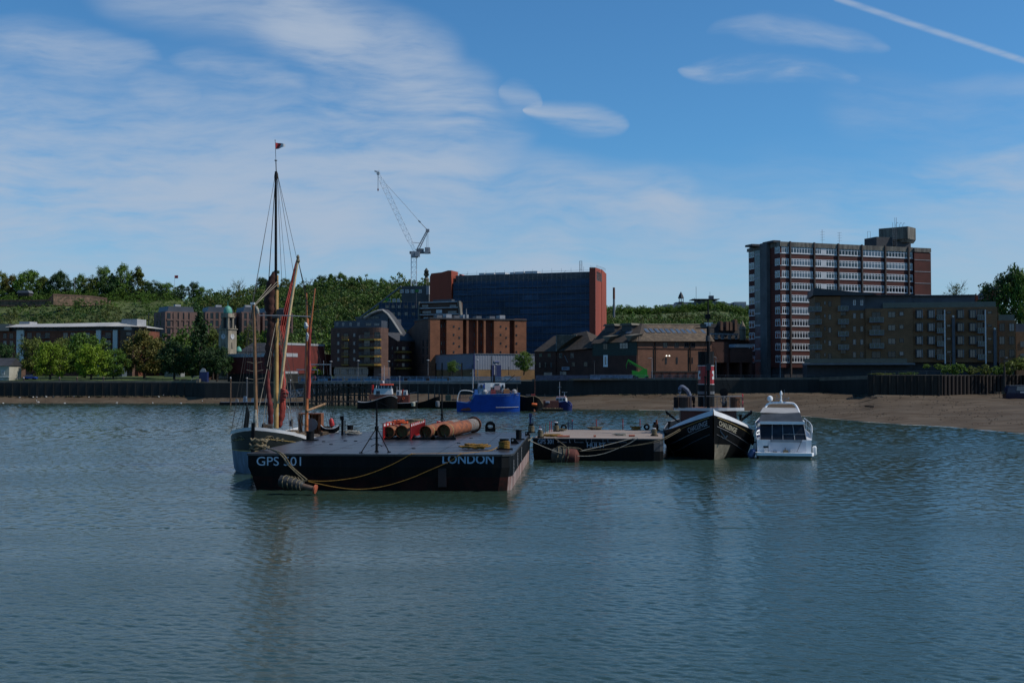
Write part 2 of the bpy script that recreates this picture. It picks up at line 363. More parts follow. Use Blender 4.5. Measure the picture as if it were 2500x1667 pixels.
for k in range(15):
    t = k / 14.0 * 1.12 - 0.08; r = []
    for px in cols:
        s = W(px, lerp_tab(SHORE, px)[0]); f = foot(px)
        p = s.lerp(f, t) if t <= 1.0 else f + (f - s).normalized() * 0.8
        if 0 < t < 0.98:
            p.z += 0.12 * math.sin(px * 0.031 + t * 7) * math.sin(px * 0.0113 + 1 + t * 3) + random.uniform(-0.05, 0.05) * (1 + t)
            p.z -= 0.25 * math.sin(t * math.pi)
        if t < 0: p.z = -0.35
        r.append(p)
    rows.append(r)
b = MB(); b.grid(rows); b.build('mud_foreshore', mud_m, smooth=True, kind='structure')
b = MB(); fp = [W(px, lerp_tab(SHORE, px)[0] + 1.0 + .8 * math.sin(px * .05) * math.sin(px * .017)) for px in range(1560, 2700, 9)]
b.grid([[p + Vector((0, -.10 - .10 * random.random(), .05)) for p in fp], [p + Vector((0, .10 + .16 * random.random(), .07)) for p in fp]]); b.build('shore_foam', mat('foam', (.75, .74, .68), .8, .3, .5), kind='stuff')
# pebbles and weed scattered over the upper beach
rb = MB()
for i in range(1500):
    px = random.choice([random.uniform(0, 560), random.uniform(1400, 2500), random.uniform(1850, 2500)]); t = random.uniform(0.1, 1) if px > 1800 else random.choice([random.uniform(.8, .99), random.uniform(0, 1)])
    s = W(px, lerp_tab(SHORE, px)[0]); f = foot(px); p = s.lerp(f, t); p.z -= 0.25 * math.sin(t * math.pi) - 0.02
    q = random.uniform(0.05, 0.16) * (1.8 if t > .9 else 1)
    M = Matrix.Rotation(random.uniform(0, 3), 3, 'Z')
    rb.obox(p, q * random.uniform(1, 3), q, q * 0.6, M)
rb.build('beach_stones', mat('stone_dark', (0.10, 0.078, 0.055), 0.8, 0.4, island=0.6), kind='stuff')

# ------------------------------------------------------------------ land
land_m = mat('bank_ground', (0.06, 0.065, 0.05), 0.9, 0.3, 0.05)
rows = []
for dy in (0.0, 8, 40, 120, 400, 2500, 6000):
    r = []
    for px in cols:
        p = top(px); q = p.copy(); dirv = Vector((p.x, p.y, 0)).normalized()
        q += dirv * dy; q.z = p.z - 0.03 + min(dy, 120) * 0.004; r.append(q)
    rows.append(r)
b = MB(); b.grid(rows); b.build('ground', land_m, kind='structure')

def wall(name, label, pxs, m, cap=None, thick=1.2, ribs=0, group=None, lower=1.5, cat='river wall'):
    T = thing(name, label, cat, tuple(foot(pxs[0])), 0, group); o = Vector(T.location)
    r1 = [foot(p) - o - Vector((0, 0, lower)) for p in pxs]; r2 = [top(p) - o for p in pxs]; bk = Vector((0, thick, 0))
    b = MB(); b.grid([r1, r2, [p + bk for p in r2], [p + bk for p in r1]])
    if ribs:
        for a, c, a2, c2 in zip(r1, r1[1:], r2, r2[1:]):
            n = max(1, int((c - a).length / ribs))
            for i in range(n):
                k = (i + 0.5) / n; p = a.lerp(c, k); q = a2.lerp(c2, k); b.bar(p + Vector((0, -0.05, 0)), q + Vector((0, -0.05, -0.1)), ribs * (.42 if 'sheet' in name else .12), 0.35 if 'sheet' in name else .16)
    b.build('wall_face', m, T)
    if cap:
        c = MB(); 
        for a2, c2 in zip(r2, r2[1:]):
            for dz in ((0, ) ): c.bar(a2 + Vector((0, 0.25, 0.12)), c2 + Vector((0, 0.25, 0.12)), 0.28, 0.9)
        c.build('coping', MAT[cap], T)
    return T
wet = mat('wet_wall', (0.018, 0.019, 0.017), 0.7, 0.4, 0.35, col2=(0.007, 0.009, 0.007), streak=True)
mat('coping_stone', (0.17, 0.155, 0.12), 0.8, 0.25, 0.5)
wall('river_wall', 'long dark weed stained river wall below the park, with pale coping', list(range(-600, 481, 60)), wet, 'coping_stone', ribs=2.2)
wall('river_wall', 'dark river wall between the park steps and the blue railed pier', [480, 500, 560, 640, 700, 760], wet, None)
wall('river_wall', 'dark river wall standing behind the piles of the pier', [760, 800, 900, 1000, 1100, 1200, 1300], wet, None)
wall('river_wall', 'tall dark river wall under the promenade railing of the brick warehouses', [1300, 1400, 1500, 1600, 1700, 1800, 1900, 2000, 2120], wet, 'coping_stone')
sheet = mat('sheet_piling', (0.04, 0.032, 0.022), 0.8, 0.4, 0.5, col2=(0.016, 0.014, 0.011), streak=True)
wall('sheet_pile_wall', 'ribbed steel sheet pile wall jutting forward beneath the bushes', [2121.5, 2123, 2200, 2300], sheet, None, ribs=1.5, cat='pile wall')
sheet2 = mat('sheet_piling_dark', (0.030, 0.016, 0.012), 0.85, 0.4, 0.5, col2=(0.01, 0.008, 0.007), streak=True)
wall('sheet_pile_wall', 'darker rusty sheet pile wall running back behind the stranded blue boat', [2300, 2420, 2520, 2700, 3000], sheet2, None, ribs=1.5, cat='pile wall')

# ------------------------------------------------------------------ hills
grass = mat('hill_grass', (0.095, 0.125, 0.026), 0.95, 0.45, 0.03, col2=(0.055, 0.085, 0.018), bump=0.5)
def hill(name, crest, Y0, Y1, z0, Y2, px0, px1, step=25, m=grass, prof=lambda t: t ** 0.8):
    rows = []
    xs = list(range(px0, px1 + 1, step))
    for k in range(26):
        t = k / 19.0; r = []
        for px in xs:
            zc = Zp(lerp_tab(crest, px)[0], Y1)
            if t <= 1: Y = Y0 + (Y1 - Y0) * t; z = z0 + (zc - z0) * prof(t)
            else: Y = Y1 + (Y2 - Y1) * (t - 1) / 0.3158; z = zc - (t - 1) * 14
            X = (px - CX) / FP * Y
            if 0 < t < .95: z += 1.6 * math.sin(X * 0.05 + Y * 0.03) * math.sin(Y * 0.045 + X * .013)
            r.append((X, Y, z))
        rows.append(r)
    b = MB(); b.grid(rows); b.build(name, m, smooth=True, kind='structure')
    def hz(px, t):
        zc = Zp(lerp_tab(crest, px)[0], Y1); Y = Y0 + (Y1 - Y0) * t
        return Vector(((px - CX) / FP * Y, Y, z0 + (zc - z0) * prof(min(t, 1))))
    return hz
CREST_L = [(-900, 720), (0, 727), (250, 722), (420, 728), (500, 748), (580, 744), (700, 728), (800, 718), (900, 716), (1000, 716), (1100, 735), (1300, 775), (1500, 800)]
CREST_R = [(1000, 800), (1300, 785), (1480, 768), (1560, 768), (1650, 764), (1760, 757), (1840, 774), (2000, 790), (2300, 800), (2700, 795)]
hl = hill('hill', CREST_L, 500, 730, 3, 1500, -900, 1475)
hr = hill('far_hill', CREST_R, 640, 1250, 3, 2500, 1000, 2700)

# ------------------------------------------------------------------ trees
def crown_quads(rx, rz, n_clump, n_leaf, leaf, seed, shape='round', gap=0.0):
    g = np.random.default_rng(seed); ph = g.uniform(0, 6.28, 4)
    u = g.uniform(0, 1, n_clump) ** 0.4; th = g.uniform(0, 2 * np.pi, n_clump); cz = g.uniform(-1, 1, n_clump)
    rr = np.sqrt(np.maximum(0, 1 - cz ** 2))
    if shape == 'tall': rr = np.where(cz < -0.4, 0.75 + 0.25 * np.abs(cz), 1 - ((cz + 0.4) / 1.4) ** 2 * 0.92)
    if shape == 'cone': rr = (1 - cz) / 2 + 0.06
    if shape == 'round': rr = np.sqrt(np.maximum(0, 1 - np.abs(cz) ** 2.8))
    if shape == 'dome': rr = np.sqrt(np.maximum(0, 1 - np.maximum(cz, -0.35) ** 2)) * np.where(cz < -0.6, .8, 1)
    wob = 1 + 0.2 * np.sin(3 * th + ph[0]) + 0.13 * np.sin(5 * th + ph[1] + 3 * cz)
    c = np.stack([u * rr * wob * np.cos(th) * rx, u * rr * wob * np.sin(th) * rx, cz * rz * (0.88 + 0.15 * np.sin(2 * th + ph[2])) + rz], 1)
    cr = g.uniform(0.16, 0.34, n_clump) * rx * (0.8 if shape in ('tall',) else 1)
    if shape == 'tall': cr *= 1.4
    ci = np.repeat(np.arange(n_clump), n_leaf); N = len(ci)
    d = g.normal(size=(N, 3)); d /= np.linalg.norm(d, axis=1)[:, None]
    rad = cr[ci] * g.uniform(0, 1, N) ** 0.45
    zs = 0.65 if shape != 'tall' else 1.5
    p = c[ci] + d * rad[:, None] * np.array([1, 1, zs])
    nrm = d * 0.7 + g.normal(size=(N, 3)) * 0.45 + np.array([0, 0, 0.35]); nrm /= np.linalg.norm(nrm, axis=1)[:, None]
    t = np.cross(nrm, g.normal(size=(N, 3))); t /= np.linalg.norm(t, axis=1)[:, None]; bt = np.cross(nrm, t)
    s = (leaf * g.uniform(0.55, 1.3, N))[:, None]
    q = np.stack([p - t * s, p - bt * s * 0.7, p + t * s, p + bt * s * 0.7], 1)
    return q
def quads_mesh(name, q, m):
    me = bpy.data.meshes.new(name); n = len(q); me.vertices.add(n * 4); me.vertices.foreach_set('co', q.reshape(-1).astype(np.float32))
    me.loops.add(n * 4); me.loops.foreach_set('vertex_index', np.arange(n * 4, dtype=np.int32))
    me.polygons.add(n); me.polygons.foreach_set('loop_start', np.arange(0, n * 4, 4, dtype=np.int32)); me.polygons.foreach_set('loop_total', np.full(n, 4, dtype=np.int32))
    me.materials.append(m); me.update(calc_edges=True); return me
def leafm(name, c, isl=0.55): return mat(name, c, 0.6, 0.3, 0.22, island=isl, transl=0.22, spec=0.25)
LM = {'wgreen': leafm('leaf_wood', (0.058, 0.105, 0.016), .4), 'wolive': leafm('leaf_wood_olive', (0.078, 0.092, 0.02), .4), 'green': leafm('leaf_green', (0.0743, 0.1418, 0.0162)), 'lime': leafm('leaf_lime', (0.1620, 0.2497, 0.0135)), 'dark': leafm('leaf_dark', (0.0297, 0.0675, 0.0162)),
      'olive': leafm('leaf_olive', (0.1013, 0.1283, 0.0216)), 'brown': leafm('leaf_bronze', (0.1148, 0.1053, 0.0216)), 'pale': leafm('leaf_pale', (0.1485, 0.1755, 0.0810), 0.6), 'mid': leafm('leaf_mid', (0.0945, 0.1688, 0.0216))}
bark = mat('bark', (0.07, 0.055, 0.04), 0.9, 0.35, 2)
CV = {}
def crown_mesh(shape, k):
    if (shape, k) not in CV:
        a = {'round': (1, 0.9, 95, 85, 0.042), 'dome': (1, 0.72, 105, 85, 0.04), 'tall': (0.34, 1.0, 80, 65, 0.036), 'cone': (0.62, 1.0, 55, 50, 0.05), 'sparse': (1, 0.8, 34, 26, 0.04), 'bush': (1, 0.55, 34, 46, 0.075)}[shape]
        CV[(shape, k)] = quads_mesh('crown', crown_quads(*a[:4], a[4], 100 + k * 7 + len(shape), 'dome' if shape == 'bush' else shape), LM['green'])
    return CV[(shape, k)]
TV = {}
def trunk_mesh(k, sparse=False):
    if (k, sparse) not in TV:
        random.seed(50 + k); b = MB(); b.tube([(0, 0, -0.05), (0.01, 0.01, 0.3), (0.0, 0.02, 0.62), (0.02, 0, 0.9)], 0.035, 7, 0.012)
        for i in range(14 if sparse else 8):
            a = i * 2.4; z = 0.28 + 0.05 * i if not sparse else 0.22 + 0.045 * i; l = random.uniform(0.22, 0.4)
            e = Vector((math.cos(a) * l, math.sin(a) * l, z + l * 0.9)); b.tube([(0, 0, z), e * 0.5 + Vector((0, 0, z * 0.5 - 0.03)), e], 0.014, 5, 0.004)
            if sparse:
                for j in range(3): b.tube([e * 0.7 + Vector((0, 0, z * .3)), e + Vector((random.uniform(-.15, .15), random.uniform(-.15, .15), random.uniform(.05, .2)))], 0.006, 4, 0.002)
        TV[(k, sparse)] = b.mesh('trunk', bark)
    return TV[(k, sparse)]
def tree(px, pybase, pytop, wpx, Y, kind='green', shape='round', label='', cat='tree', name=None, group=None, clear=0.18, zbase=None, trunk=True):
    base = P(px, pybase, Y); topz = Zp(pytop, Y); h = topz - base.z; rx = wpx / 2 * Y / FP
    T = thing(name or {'tall': 'poplar_tree', 'cone': 'conifer_tree', 'bush': 'bush'}.get(shape, 'broadleaf_tree'), label, cat, tuple(base), 0, group)
    k = random.randrange(4); me = crown_mesh(shape, k); o = bpy.data.objects.new('crown', me); C.objects.link(o); o.parent = T
    unit = {'round': (1, 1.8), 'dome': (1, 1.44), 'tall': (0.34, 2.0), 'cone': (0.62, 2.0), 'sparse': (1, 1.6), 'bush': (1, 1.1)}[shape]
    c = clear * h; o.location = (0, 0, c); o.scale = (rx / unit[0] * 0.92, rx / unit[0] * 0.92, (h - c) / unit[1]); o.rotation_euler = (0, 0, random.uniform(0, 6))
    o.material_slots[0].link = 'OBJECT'; o.material_slots[0].material = LM[kind]
    if trunk:
        t = bpy.data.objects.new('trunk', trunk_mesh(k, shape == 'sparse')); C.objects.link(t); t.parent = T
        sw = min(h, rx * 2.2); t.scale = (sw, sw, h * 0.95)
    return T
def wood(name, hz, n, pxr, tr, kind, size, seed, leafs=170, keep=None, leaf=0.9):
    g = np.random.default_rng(seed); proto = [crown_quads(1, 0.85, 22, leafs // 10, 0.085 * leaf, seed + i) for i in range(5)]; out = []
    for i in range(n):
        px = g.uniform(*pxr); t = g.uniform(*tr)
        if keep and not keep(px, t, g): continue
        p = hz(px, t); s = g.uniform(*size); q = proto[i % 5]
        a = g.uniform(0, 6.28); ca, sa = math.cos(a), math.sin(a); r = q @ np.array([[ca, sa, 0], [-sa, ca, 0], [0, 0, g.uniform(0.8, 1.35)]])
        out.append(r * s + np.array([p.x, p.y, p.z - s * 0.25]))
    o = bpy.data.objects.new(name, quads_mesh(name, np.concatenate(out), LM[kind])); C.objects.link(o); o['kind'] = 'stuff'; return o
# ------------------------------------------------------------------ vegetation on the hills
wood('hill_wood', hl, 1250, (500, 1150), (0.08, 1.0), 'wgreen', (3.8, 7), 11)
wood('hill_wood', hl, 560, (500, 1150), (0.05, 0.98), 'wolive', (3.5, 6.5), 12)
wood('hill_wood', hl, 260, (480, 1150), (0.05, 0.98), 'dark', (3.5, 6.5), 13)
wood('hill_scrub', hl, 420, (-500, 520), (0.02, 0.62), 'wolive', (2.5, 5.5), 14, keep=lambda px, t, g: g.random() < (1.0 if t < 0.42 else 0.35))
wood('hill_scrub', hl, 260, (-500, 520), (0.02, 0.7), 'wgreen', (2.5, 6), 15, keep=lambda px, t, g: g.random() < (1.0 if t < 0.4 else 0.3))
wood('hill_scrub', hl, 110, (-500, 520), (0.05, 0.66), 'dark', (3, 6.5), 16)
wood('hill_scrub', hl, 170, (-500, 520), (0.6, 0.93), 'green', (1.8, 3.6), 25)
wood('hill_hedge', hl, 460, (-500, 540), (0.9, 1.0), 'green', (2.2, 4.2), 17)
wood('hill_hedge', hl, 120, (-500, 540), (0.92, 1.0), 'dark', (2.5, 5.0), 18)
wood('far_wood', hr, 520, (1380, 1900), (0.985, 1.0), 'mid', (3.5, 6), 19, leaf=1.0)
wood('far_wood', hr, 600, (1380, 1900), (0.25, 0.6), 'wgreen', (4.5, 8), 20)
wood('far_wood', hr, 240, (1380, 1900), (0.25, 0.62), 'wolive', (4.5, 8), 21)
wood('far_wood', hr, 60, (1380, 1900), (0.3, .64), 'dark', (4, 7), 22)
wood('lower_thicket', lambda px, t: P(px, 905, 440 + 60 * t), 300, (600, 1000), (0, 1), 'wolive', (4, 8), 23)
wood('lower_thicket', lambda px, t: P(px, 900, 430 + 60 * t), 260, (330, 1000), (0, 1), 'wgreen', (4, 9), 24)
SKY_TREES = [  # px, base row, top row, width, kind, shape, label
 (4, 735, 664, 44, 'olive', 'round', 'olive tree at the left edge of the hilltop skyline'),
 (30, 735, 674, 40, 'brown', 'round', 'brownish hilltop tree beside the shed roof, left of the big bright tree'),
 (68, 736, 662, 64, 'green', 'dome', 'broad bright green tree above the small shed roof on the hilltop'),
 (106, 734, 675, 30, 'olive', 'round', 'small olive tree tucked right of the broad bright tree on the hilltop'),
 (146, 734, 666, 52, 'dark', 'dome', 'dark round tree on the hilltop left of the white flagpole'),
 (196, 733, 672, 32, 'green', 'round', 'pale leafed tree right behind the white hilltop flagpole'),
 (222, 733, 674, 38, 'olive', 'round', 'low olive tree between the flagpole and the tall hilltop pair'),
 (266, 734, 674, 60, 'dark', 'dome', 'dark green tree at the foot of the tall hilltop pair'),
 (253, 715, 653, 36, 'mid', 'round', 'left one of the two tall light green trees topping the hill'),
 (302, 734, 644, 42, 'mid', 'round', 'tallest light green tree on the left hilltop skyline'),
 (337, 736, 653, 40, 'olive', 'tall', 'upright egg shaped tree standing right of the tallest hilltop tree'),
 (372, 734, 686, 44, 'dark', 'round', 'low dark tree sloping down right of the egg shaped tree'),
 (405, 732, 692, 40, 'green', 'round', 'small green bushy tree left of the red hilltop flag'),
 (443, 728, 695, 22, 'dark', 'round', 'little dark tree just right of the red hilltop flag'),
 (473, 736, 690, 26, 'dark', 'round', 'slim dark tree at the right end of the open hilltop'),
 (492, 742, 702, 30, 'green', 'round', 'small ragged tree where the open hilltop meets the wood'),
 (553, 735, 702, 34, 'brown', 'sparse', 'thin bare looking tree on the skyline above the green domed tower'),
 (583, 728, 686, 42, 'olive', 'sparse', 'open branched tree on the skyline left of the ivy clad tree'),
 (640, 722, 677, 36, 'dark', 'round', 'ivy clad dark tree on the skyline left of the main mast'),
 (700, 715, 680, 34, 'olive', 'round', 'olive skyline tree just behind the red furled sail'),
 (756, 716, 681, 34, 'olive', 'sparse', 'grey green open tree on the skyline right of the sprit tip'),
 (785, 712, 674, 32, 'dark', 'round', 'dark skyline tree at the left end of the tall tree row'),
 (808, 712, 670, 26, 'green', 'tall', 'second upright tree of the tall skyline row'),
 (832, 712, 668, 34, 'green', 'round', 'tallest bushy tree of the skyline row above the pier'),
 (853, 712, 682, 18, 'dark', 'tall', 'narrow dark tree right of the tallest bushy skyline tree'),
 (872, 706, 680, 11, 'dark', 'tall', 'left one of a close pair of slim skyline poplars'),
 (880, 706, 677, 10, 'dark', 'tall', 'right one of a close pair of slim skyline poplars'),
 (905, 714, 683, 34, 'green', 'round', 'rounded skyline tree between the poplar pair and the lone poplar'),
 (931, 708, 678, 12, 'dark', 'tall', 'lone slim poplar on the skyline left of the crane'),
 (955, 716, 694, 26, 'olive', 'round', 'low olive skyline tree just left of the scaffolded block')]
for px, pb, pt, wd, k, sh, lb in SKY_TREES:
    Y = 722; tree(px, pb + 4, pt, wd * (1.28 if px < 520 else 1.15 if wd > 20 else 1), Y, k, sh, lb, clear=0.06, trunk=True)
PARK = [(12, 925, 842, 62, 395, 'dark', 'round', 'dark tree behind the white riverside house'),
 (78, 929, 829, 84, 385, 'olive', 'round', 'olive leafed left half of the first big park tree group'),
 (122, 930, 838, 84, 375, 'lime', 'dome', 'bright yellow green tree behind the parked blue car'),
 (152, 925, 824, 66, 405, 'olive', 'round', 'olive tree standing behind and between the two bright park trees'),
 (206, 929, 817, 112, 392, 'green', 'dome', 'tallest broad green tree in the middle of the park'),
 (222, 931, 838, 88, 372, 'lime', 'dome', 'bright yellow green tree standing in front of the tallest park tree'),
 (276, 930, 852, 76, 378, 'green', 'round', 'green low tree between the bright park tree and the bronze tree'),
 (352, 930, 812, 128, 388, 'brown', 'dome', 'wide bronze brown tree in the middle of the park'),
 (425, 927, 836, 100, 376, 'dark', 'dome', 'dark horse chestnut with pale blossom left of the tall poplar'),
 (487, 926, 762, 50, 372, 'dark', 'tall', 'tall pointed dark poplar rising above the park trees'),
 (530, 929, 846, 80, 366, 'dark', 'dome', 'dark dense tree in front of the clock tower'),
 (520, 920, 806, 60, 425, 'olive', 'round', 'olive tree behind the clock tower, left of its shaft'),
 (612, 900, 795, 50, 440, 'olive', 'round', 'olive tree seen above the theatre roof behind the masts'),
 (660, 905, 800, 60, 440, 'green', 'round', 'green tree rising behind the dark red block'),
 (735, 915, 850, 40, 395, 'pale', 'round', 'pale blossoming tree right of the dark red block'),
 (790, 915, 860, 58, 390, 'pale', 'dome', 'horse chestnut in blossom left of the yellow balcony block'),
 (765, 916, 888, 60, 372, 'lime', 'bush', 'bright low hedge behind the pier railing left of the balcony block'),
 (1105, 914, 880, 32, 342, 'mid', 'round', 'small young tree in front of the grey shed'),
 (1279, 913, 858, 52, 338, 'mid', 'round', 'round headed green tree at the right end of the grey shed'),
 (1758, 910, 885, 40, 345, 'olive', 'bush', 'small olive bush below the low brick wing, right of the tug funnel')]
for px, pb, pt, wd, Y, k, sh, lb in PARK:
    tree(px, pb, pt, wd, Y, k, sh, lb, clear=0.06 if sh in ('tall', 'bush') else 0.14)
tree(2478, 905, 652, 150, 330, 'dark', 'round', 'huge dark green tree at the right edge behind the flats', clear=.05)
tree(2500, 905, 672, 110, 322, 'green', 'round', 'green tree in front of the huge dark one at the right edge', clear=.05)
tree(2430, 800, 690, 60, 345, 'green', 'round', 'lighter green tree left of the huge dark tree, by the gabled house', clear=.1)
tree(2335, 760, 694, 74, 370, 'olive', 'sparse', 'sparse bare tree showing above the flat roof of the tan flats', clear=.1)
tree(2520, 905, 872, 150, 285, 'olive', 'bush', 'large dull bush at the right end of the rusty pile wall', clear=0)
BUSH = [(2262, 899, 889, 22, 'mid'), (2290, 902, 888, 26, 'green'), (2312, 913, 892, 34, 'mid'), (2340, 914, 886, 42, 'mid'), (2372, 914, 894, 34, 'olive'), (2402, 914, 890, 36, 'olive'), (2432, 914, 894, 38, 'green'), (2462, 914, 882, 44, 'olive'), (2150, 915, 910, 60, 'olive'), (2215, 914, 908, 60, 'mid')]
BL = ['tiny bush furthest back on the pile wall top, by the steel rail', 'low bush right of the tiniest one on the pile wall', 'rounded bush left of the brightest bush on the pile wall', 'brightest and tallest bush in the middle of the pile wall top', 'olive bush directly right of the brightest bush', 'olive bush in front of the second blue pillar', 'green bush under the right end of the tan flats', 'tall olive bush beside the mooring post at the right', 'thin strip of weeds at the left end of the pile wall top', 'low weeds along the railing before the first bush']
for (px, pb, pt, wd, k), lb in zip(BUSH, BL): tree(px, pb, pt, wd, 276 if px > 2300 else 279, k, 'bush', lb, clear=0, trunk=False, cat='bush', group='bushes on the pile wall')
# park lawn and paths
lawn = mat('lawn', (0.085, 0.13, 0.024), 0.95, 0.3, 0.2, col2=(0.05, 0.085, 0.018))
def slab(name, pts, m, th=0.0, **kw):
    b = MB(); b.add([tuple(p) for p in pts], [tuple(range(len(pts)))]); return b.build(name, m, kind='structure')
def on(px, Y, z): return (Xp(px, Y), Y, z)
b = MB(); b.grid([[on(px, 353, 6.2) for px in range(-400, 501, 50)], [on(px, 400, 7.6) for px in range(-400, 501, 50)], [on(px, 450, 8.2) for px in range(-400, 501, 50)]]); b.build('lawn', lawn, kind='structure')
b = MB(); b.grid([[on(px, 346.5, 6.12) for px in range(-400, 481, 40)], [on(px, 352, 6.16) for px in range(-400, 481, 40)]]); b.build('promenade_path', mat('path', (0.22, 0.2, 0.16), 0.9, .2, .5), kind='structure')
b = MB(); b.grid([[on(px, 302.5, Zp(928, 300) + .06) for px in range(1400, 2101, 50)], [on(px, 312, Zp(928, 300) + .1) for px in range(1400, 2101, 50)]]); b.build('promenade_paving', mat('paving', (0.16, 0.15, 0.13), 0.9, .2, .5), kind='structure')

# ------------------------------------------------------------------ buildings
BR = dict(brick=(0.9, 0.3, 1.25))
brickr = mat('brick_red', (0.20, 0.065, 0.038), 0.85, 0.22, 0.3, **BR)
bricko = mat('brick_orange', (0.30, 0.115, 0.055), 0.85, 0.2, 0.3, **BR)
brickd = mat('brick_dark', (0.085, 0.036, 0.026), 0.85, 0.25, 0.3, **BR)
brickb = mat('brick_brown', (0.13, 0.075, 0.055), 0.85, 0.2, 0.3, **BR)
brickp = mat('brick_pinkish', (0.19, 0.115, 0.095), 0.85, 0.2, 0.3, **BR)
brickt = mat('brick_tan', (0.235, 0.128, 0.060), 0.85, 0.2, 0.3, **BR)
slate = mat('slate_roof', (0.05, 0.052, 0.058), 0.7, 0.3, 0.5)
tiler = mat('brown_tiles', (0.16, 0.115, 0.075), 0.9, 0.4, 0.6, col2=(0.08, 0.06, 0.042))
tiled = mat('dark_tiles', (0.055, 0.042, 0.032), 0.9, 0.35, 0.5, col2=(0.085, 0.065, 0.05))
zinc = mat('zinc_blue', (0.075, 0.09, 0.115), 0.5, 0.2, 0.3)
cream = mat('cream_stone', (0.42, 0.37, 0.28), 0.85, 0.25, 0.5, col2=(0.2, 0.17, 0.13), streak=True)
verdi = mat('verdigris', (0.13, 0.42, 0.32), 0.6, 0.25, 0.8)
yel = mat('yellow_panel', (0.36, 0.21, 0.03), 0.6, 0.15)
redclad = mat('red_cladding', (0.40, 0.075, 0.035), 0.7, 0.2, 0.12, streak=True)
redwall = mat('dark_red_wall', (0.165, 0.026, 0.02), 0.8, 0.18, 0.2)

def body(T, w_, d, z0, z1, m, name='wall', x0=0, y0=0):
    b = MB(); b.box(x0, w_, y0, d, z0, z1); return b.build(name, m, T)
def roofslab(T, x0, x1, y0, y1, z, m, th=0.35, name='roof'):
    b = MB(); b.box(x0, x1, y0, y1, z + 0.003, z + th); return b.build(name, m, T)
GV = ['glass', 'glass', 'glass_dark', 'glass_dark', 'glass_pale']
def wins(T, f, pxs, pys, wp, hp, nx=2, ny=1, fm='frame_white', gm='glass', y=0.0, transom=None, fw=.09, name='window'):
    Y = (f.A.y + f.B.y) / 2; s = Y / FP
    for px in pxs:
        for py in pys:
            uu, zz = f.uz(px, py, y); win(T, uu - wp * s / 2, zz - hp * s / 2, wp * s, hp * s, nx, ny, fm, (random.choice(GV) if gm == 'glass' else gm), y=y, transom=transom, fw=fw, name=name)
G0 = 5.0
# long apartment block with the pale curved roof, far left
f = Fr(-60, 436, 338, 424, G0); T = f.thing('apartment_building', 'long brick apartment block under a pale sweeping roof, behind the park at the left', 'building')
ux = f.u; zz = f.z
body(T, f.w, 16, 0, zz(100, 808), brickr)
body(T, ux(330), 15, zz(100, 808) + .01, zz(100, 798), zinc, 'upper_floor', 0, 0.8)
b = MB(); prof = [(ux(20), zz(20, 799)), (ux(20), zz(20, 791)), (ux(140), zz(140, 789)), (ux(285), zz(285, 786)), (ux(345), zz(345, 796)), (ux(345), zz(345, 797.5)), (ux(290), zz(290, 789)), (ux(262), zz(262, 797))]
b.prism([(x_, z_ - .3) for x_, z_ in prof], 4.1, 17); fr_ = [(ux(20), zz(20, 799)), (ux(140), zz(140, 798.5)), (ux(262), zz(262, 797)), (ux(345), zz(345, 797.5))]; bk_ = [(ux(20), zz(20, 790.5)), (ux(140), zz(140, 788.5)), (ux(285), zz(285, 785.5)), (ux(345), zz(345, 796))]; b.grid([[(x_, -2.2, z_) for x_, z_ in fr_], [(x_, 4, z_) for x_, z_ in bk_], [(x_, 4, z_ - .3) for x_, z_ in bk_], [(x_, -2.2, z_ - .3) for x_, z_ in fr_]]); b.build('roof', mat('pale_metal_roof', (0.6, 0.58, 0.53), 0.5, 0.12, 0.1), T)
b = MB(); b.box(0, ux(25), -1, 14, zz(10, 808), zz(10, 791)); b.build('glazed_corner', MAT['glass'], T)
b = MB(); b.box(ux(31), ux(56), 4, 9, zz(40, 792), zz(40, 784)); b.build('plant_room', MAT['pale_grey'], T); b = MB(); b.box(ux(286), ux(324), 3, 10, zz(300, 795), zz(300, 778)); b.build('plant_room', MAT['pale_grey'], T)
for xa_, xb_ in ((42, 59), (236, 247), (277, 288)): b = MB(); b.box(ux(xa_), ux(xb_), -0.6, 1, 0, zz(xa_, 806)); b.build('white_panel', MAT['white_paint'], T)
b = MB(); b.box(ux(300), ux(330), -2, 4, 0, zz(310, 806)); b.build('end_bay', brickb, T)
b = MB(); b.cyl((ux(316), 0, zz(316, 806)), (ux(316), 0, zz(316, 798)), 2.4, n=16); b.build('glass_drum', MAT['glass_pale'], T)
wins(T, f, [72, 94, 116, 160, 178, 196, 214], [819, 838], 12, 13, 2, 1, 'frame_grey', 'glass', y=-.03)
wins(T, f, [12, 28], [820, 838], 9, 12, 2, 1, 'frame_grey', 'glass', y=-.03)
wins(T, f, [53], [818, 831, 844], 5, 6, 1, 1, 'frame_grey', 'glass', y=-.63)
wins(T, f, [264], [818, 836, 852], 14, 12, 2, 1, 'frame_grey', 'glass', y=-.03)
wins(T, f, [314], [815, 832], 12, 8, 3, 1, 'frame_grey', 'glass', y=-2.03)
for px in (264, 110, 200):
    for py in (826, 843): 
        b = MB(); b.box(ux(px - 9), ux(px + 9), -1.7, -.1, zz(px, py), zz(px, py) + .15); 
        for i in range(7): x = ux(px - 9) + (ux(px + 9) - ux(px - 9)) * i / 6; b.bar((x, -1.65, zz(px, py)), (x, -1.65, zz(px, py) + 1.1), .05)
        b.bar((ux(px - 9), -1.65, zz(px, py) + 1.1), (ux(px + 9), -1.65, zz(px, py) + 1.1), .06); b.build('balcony', MAT['mid_grey'], T)

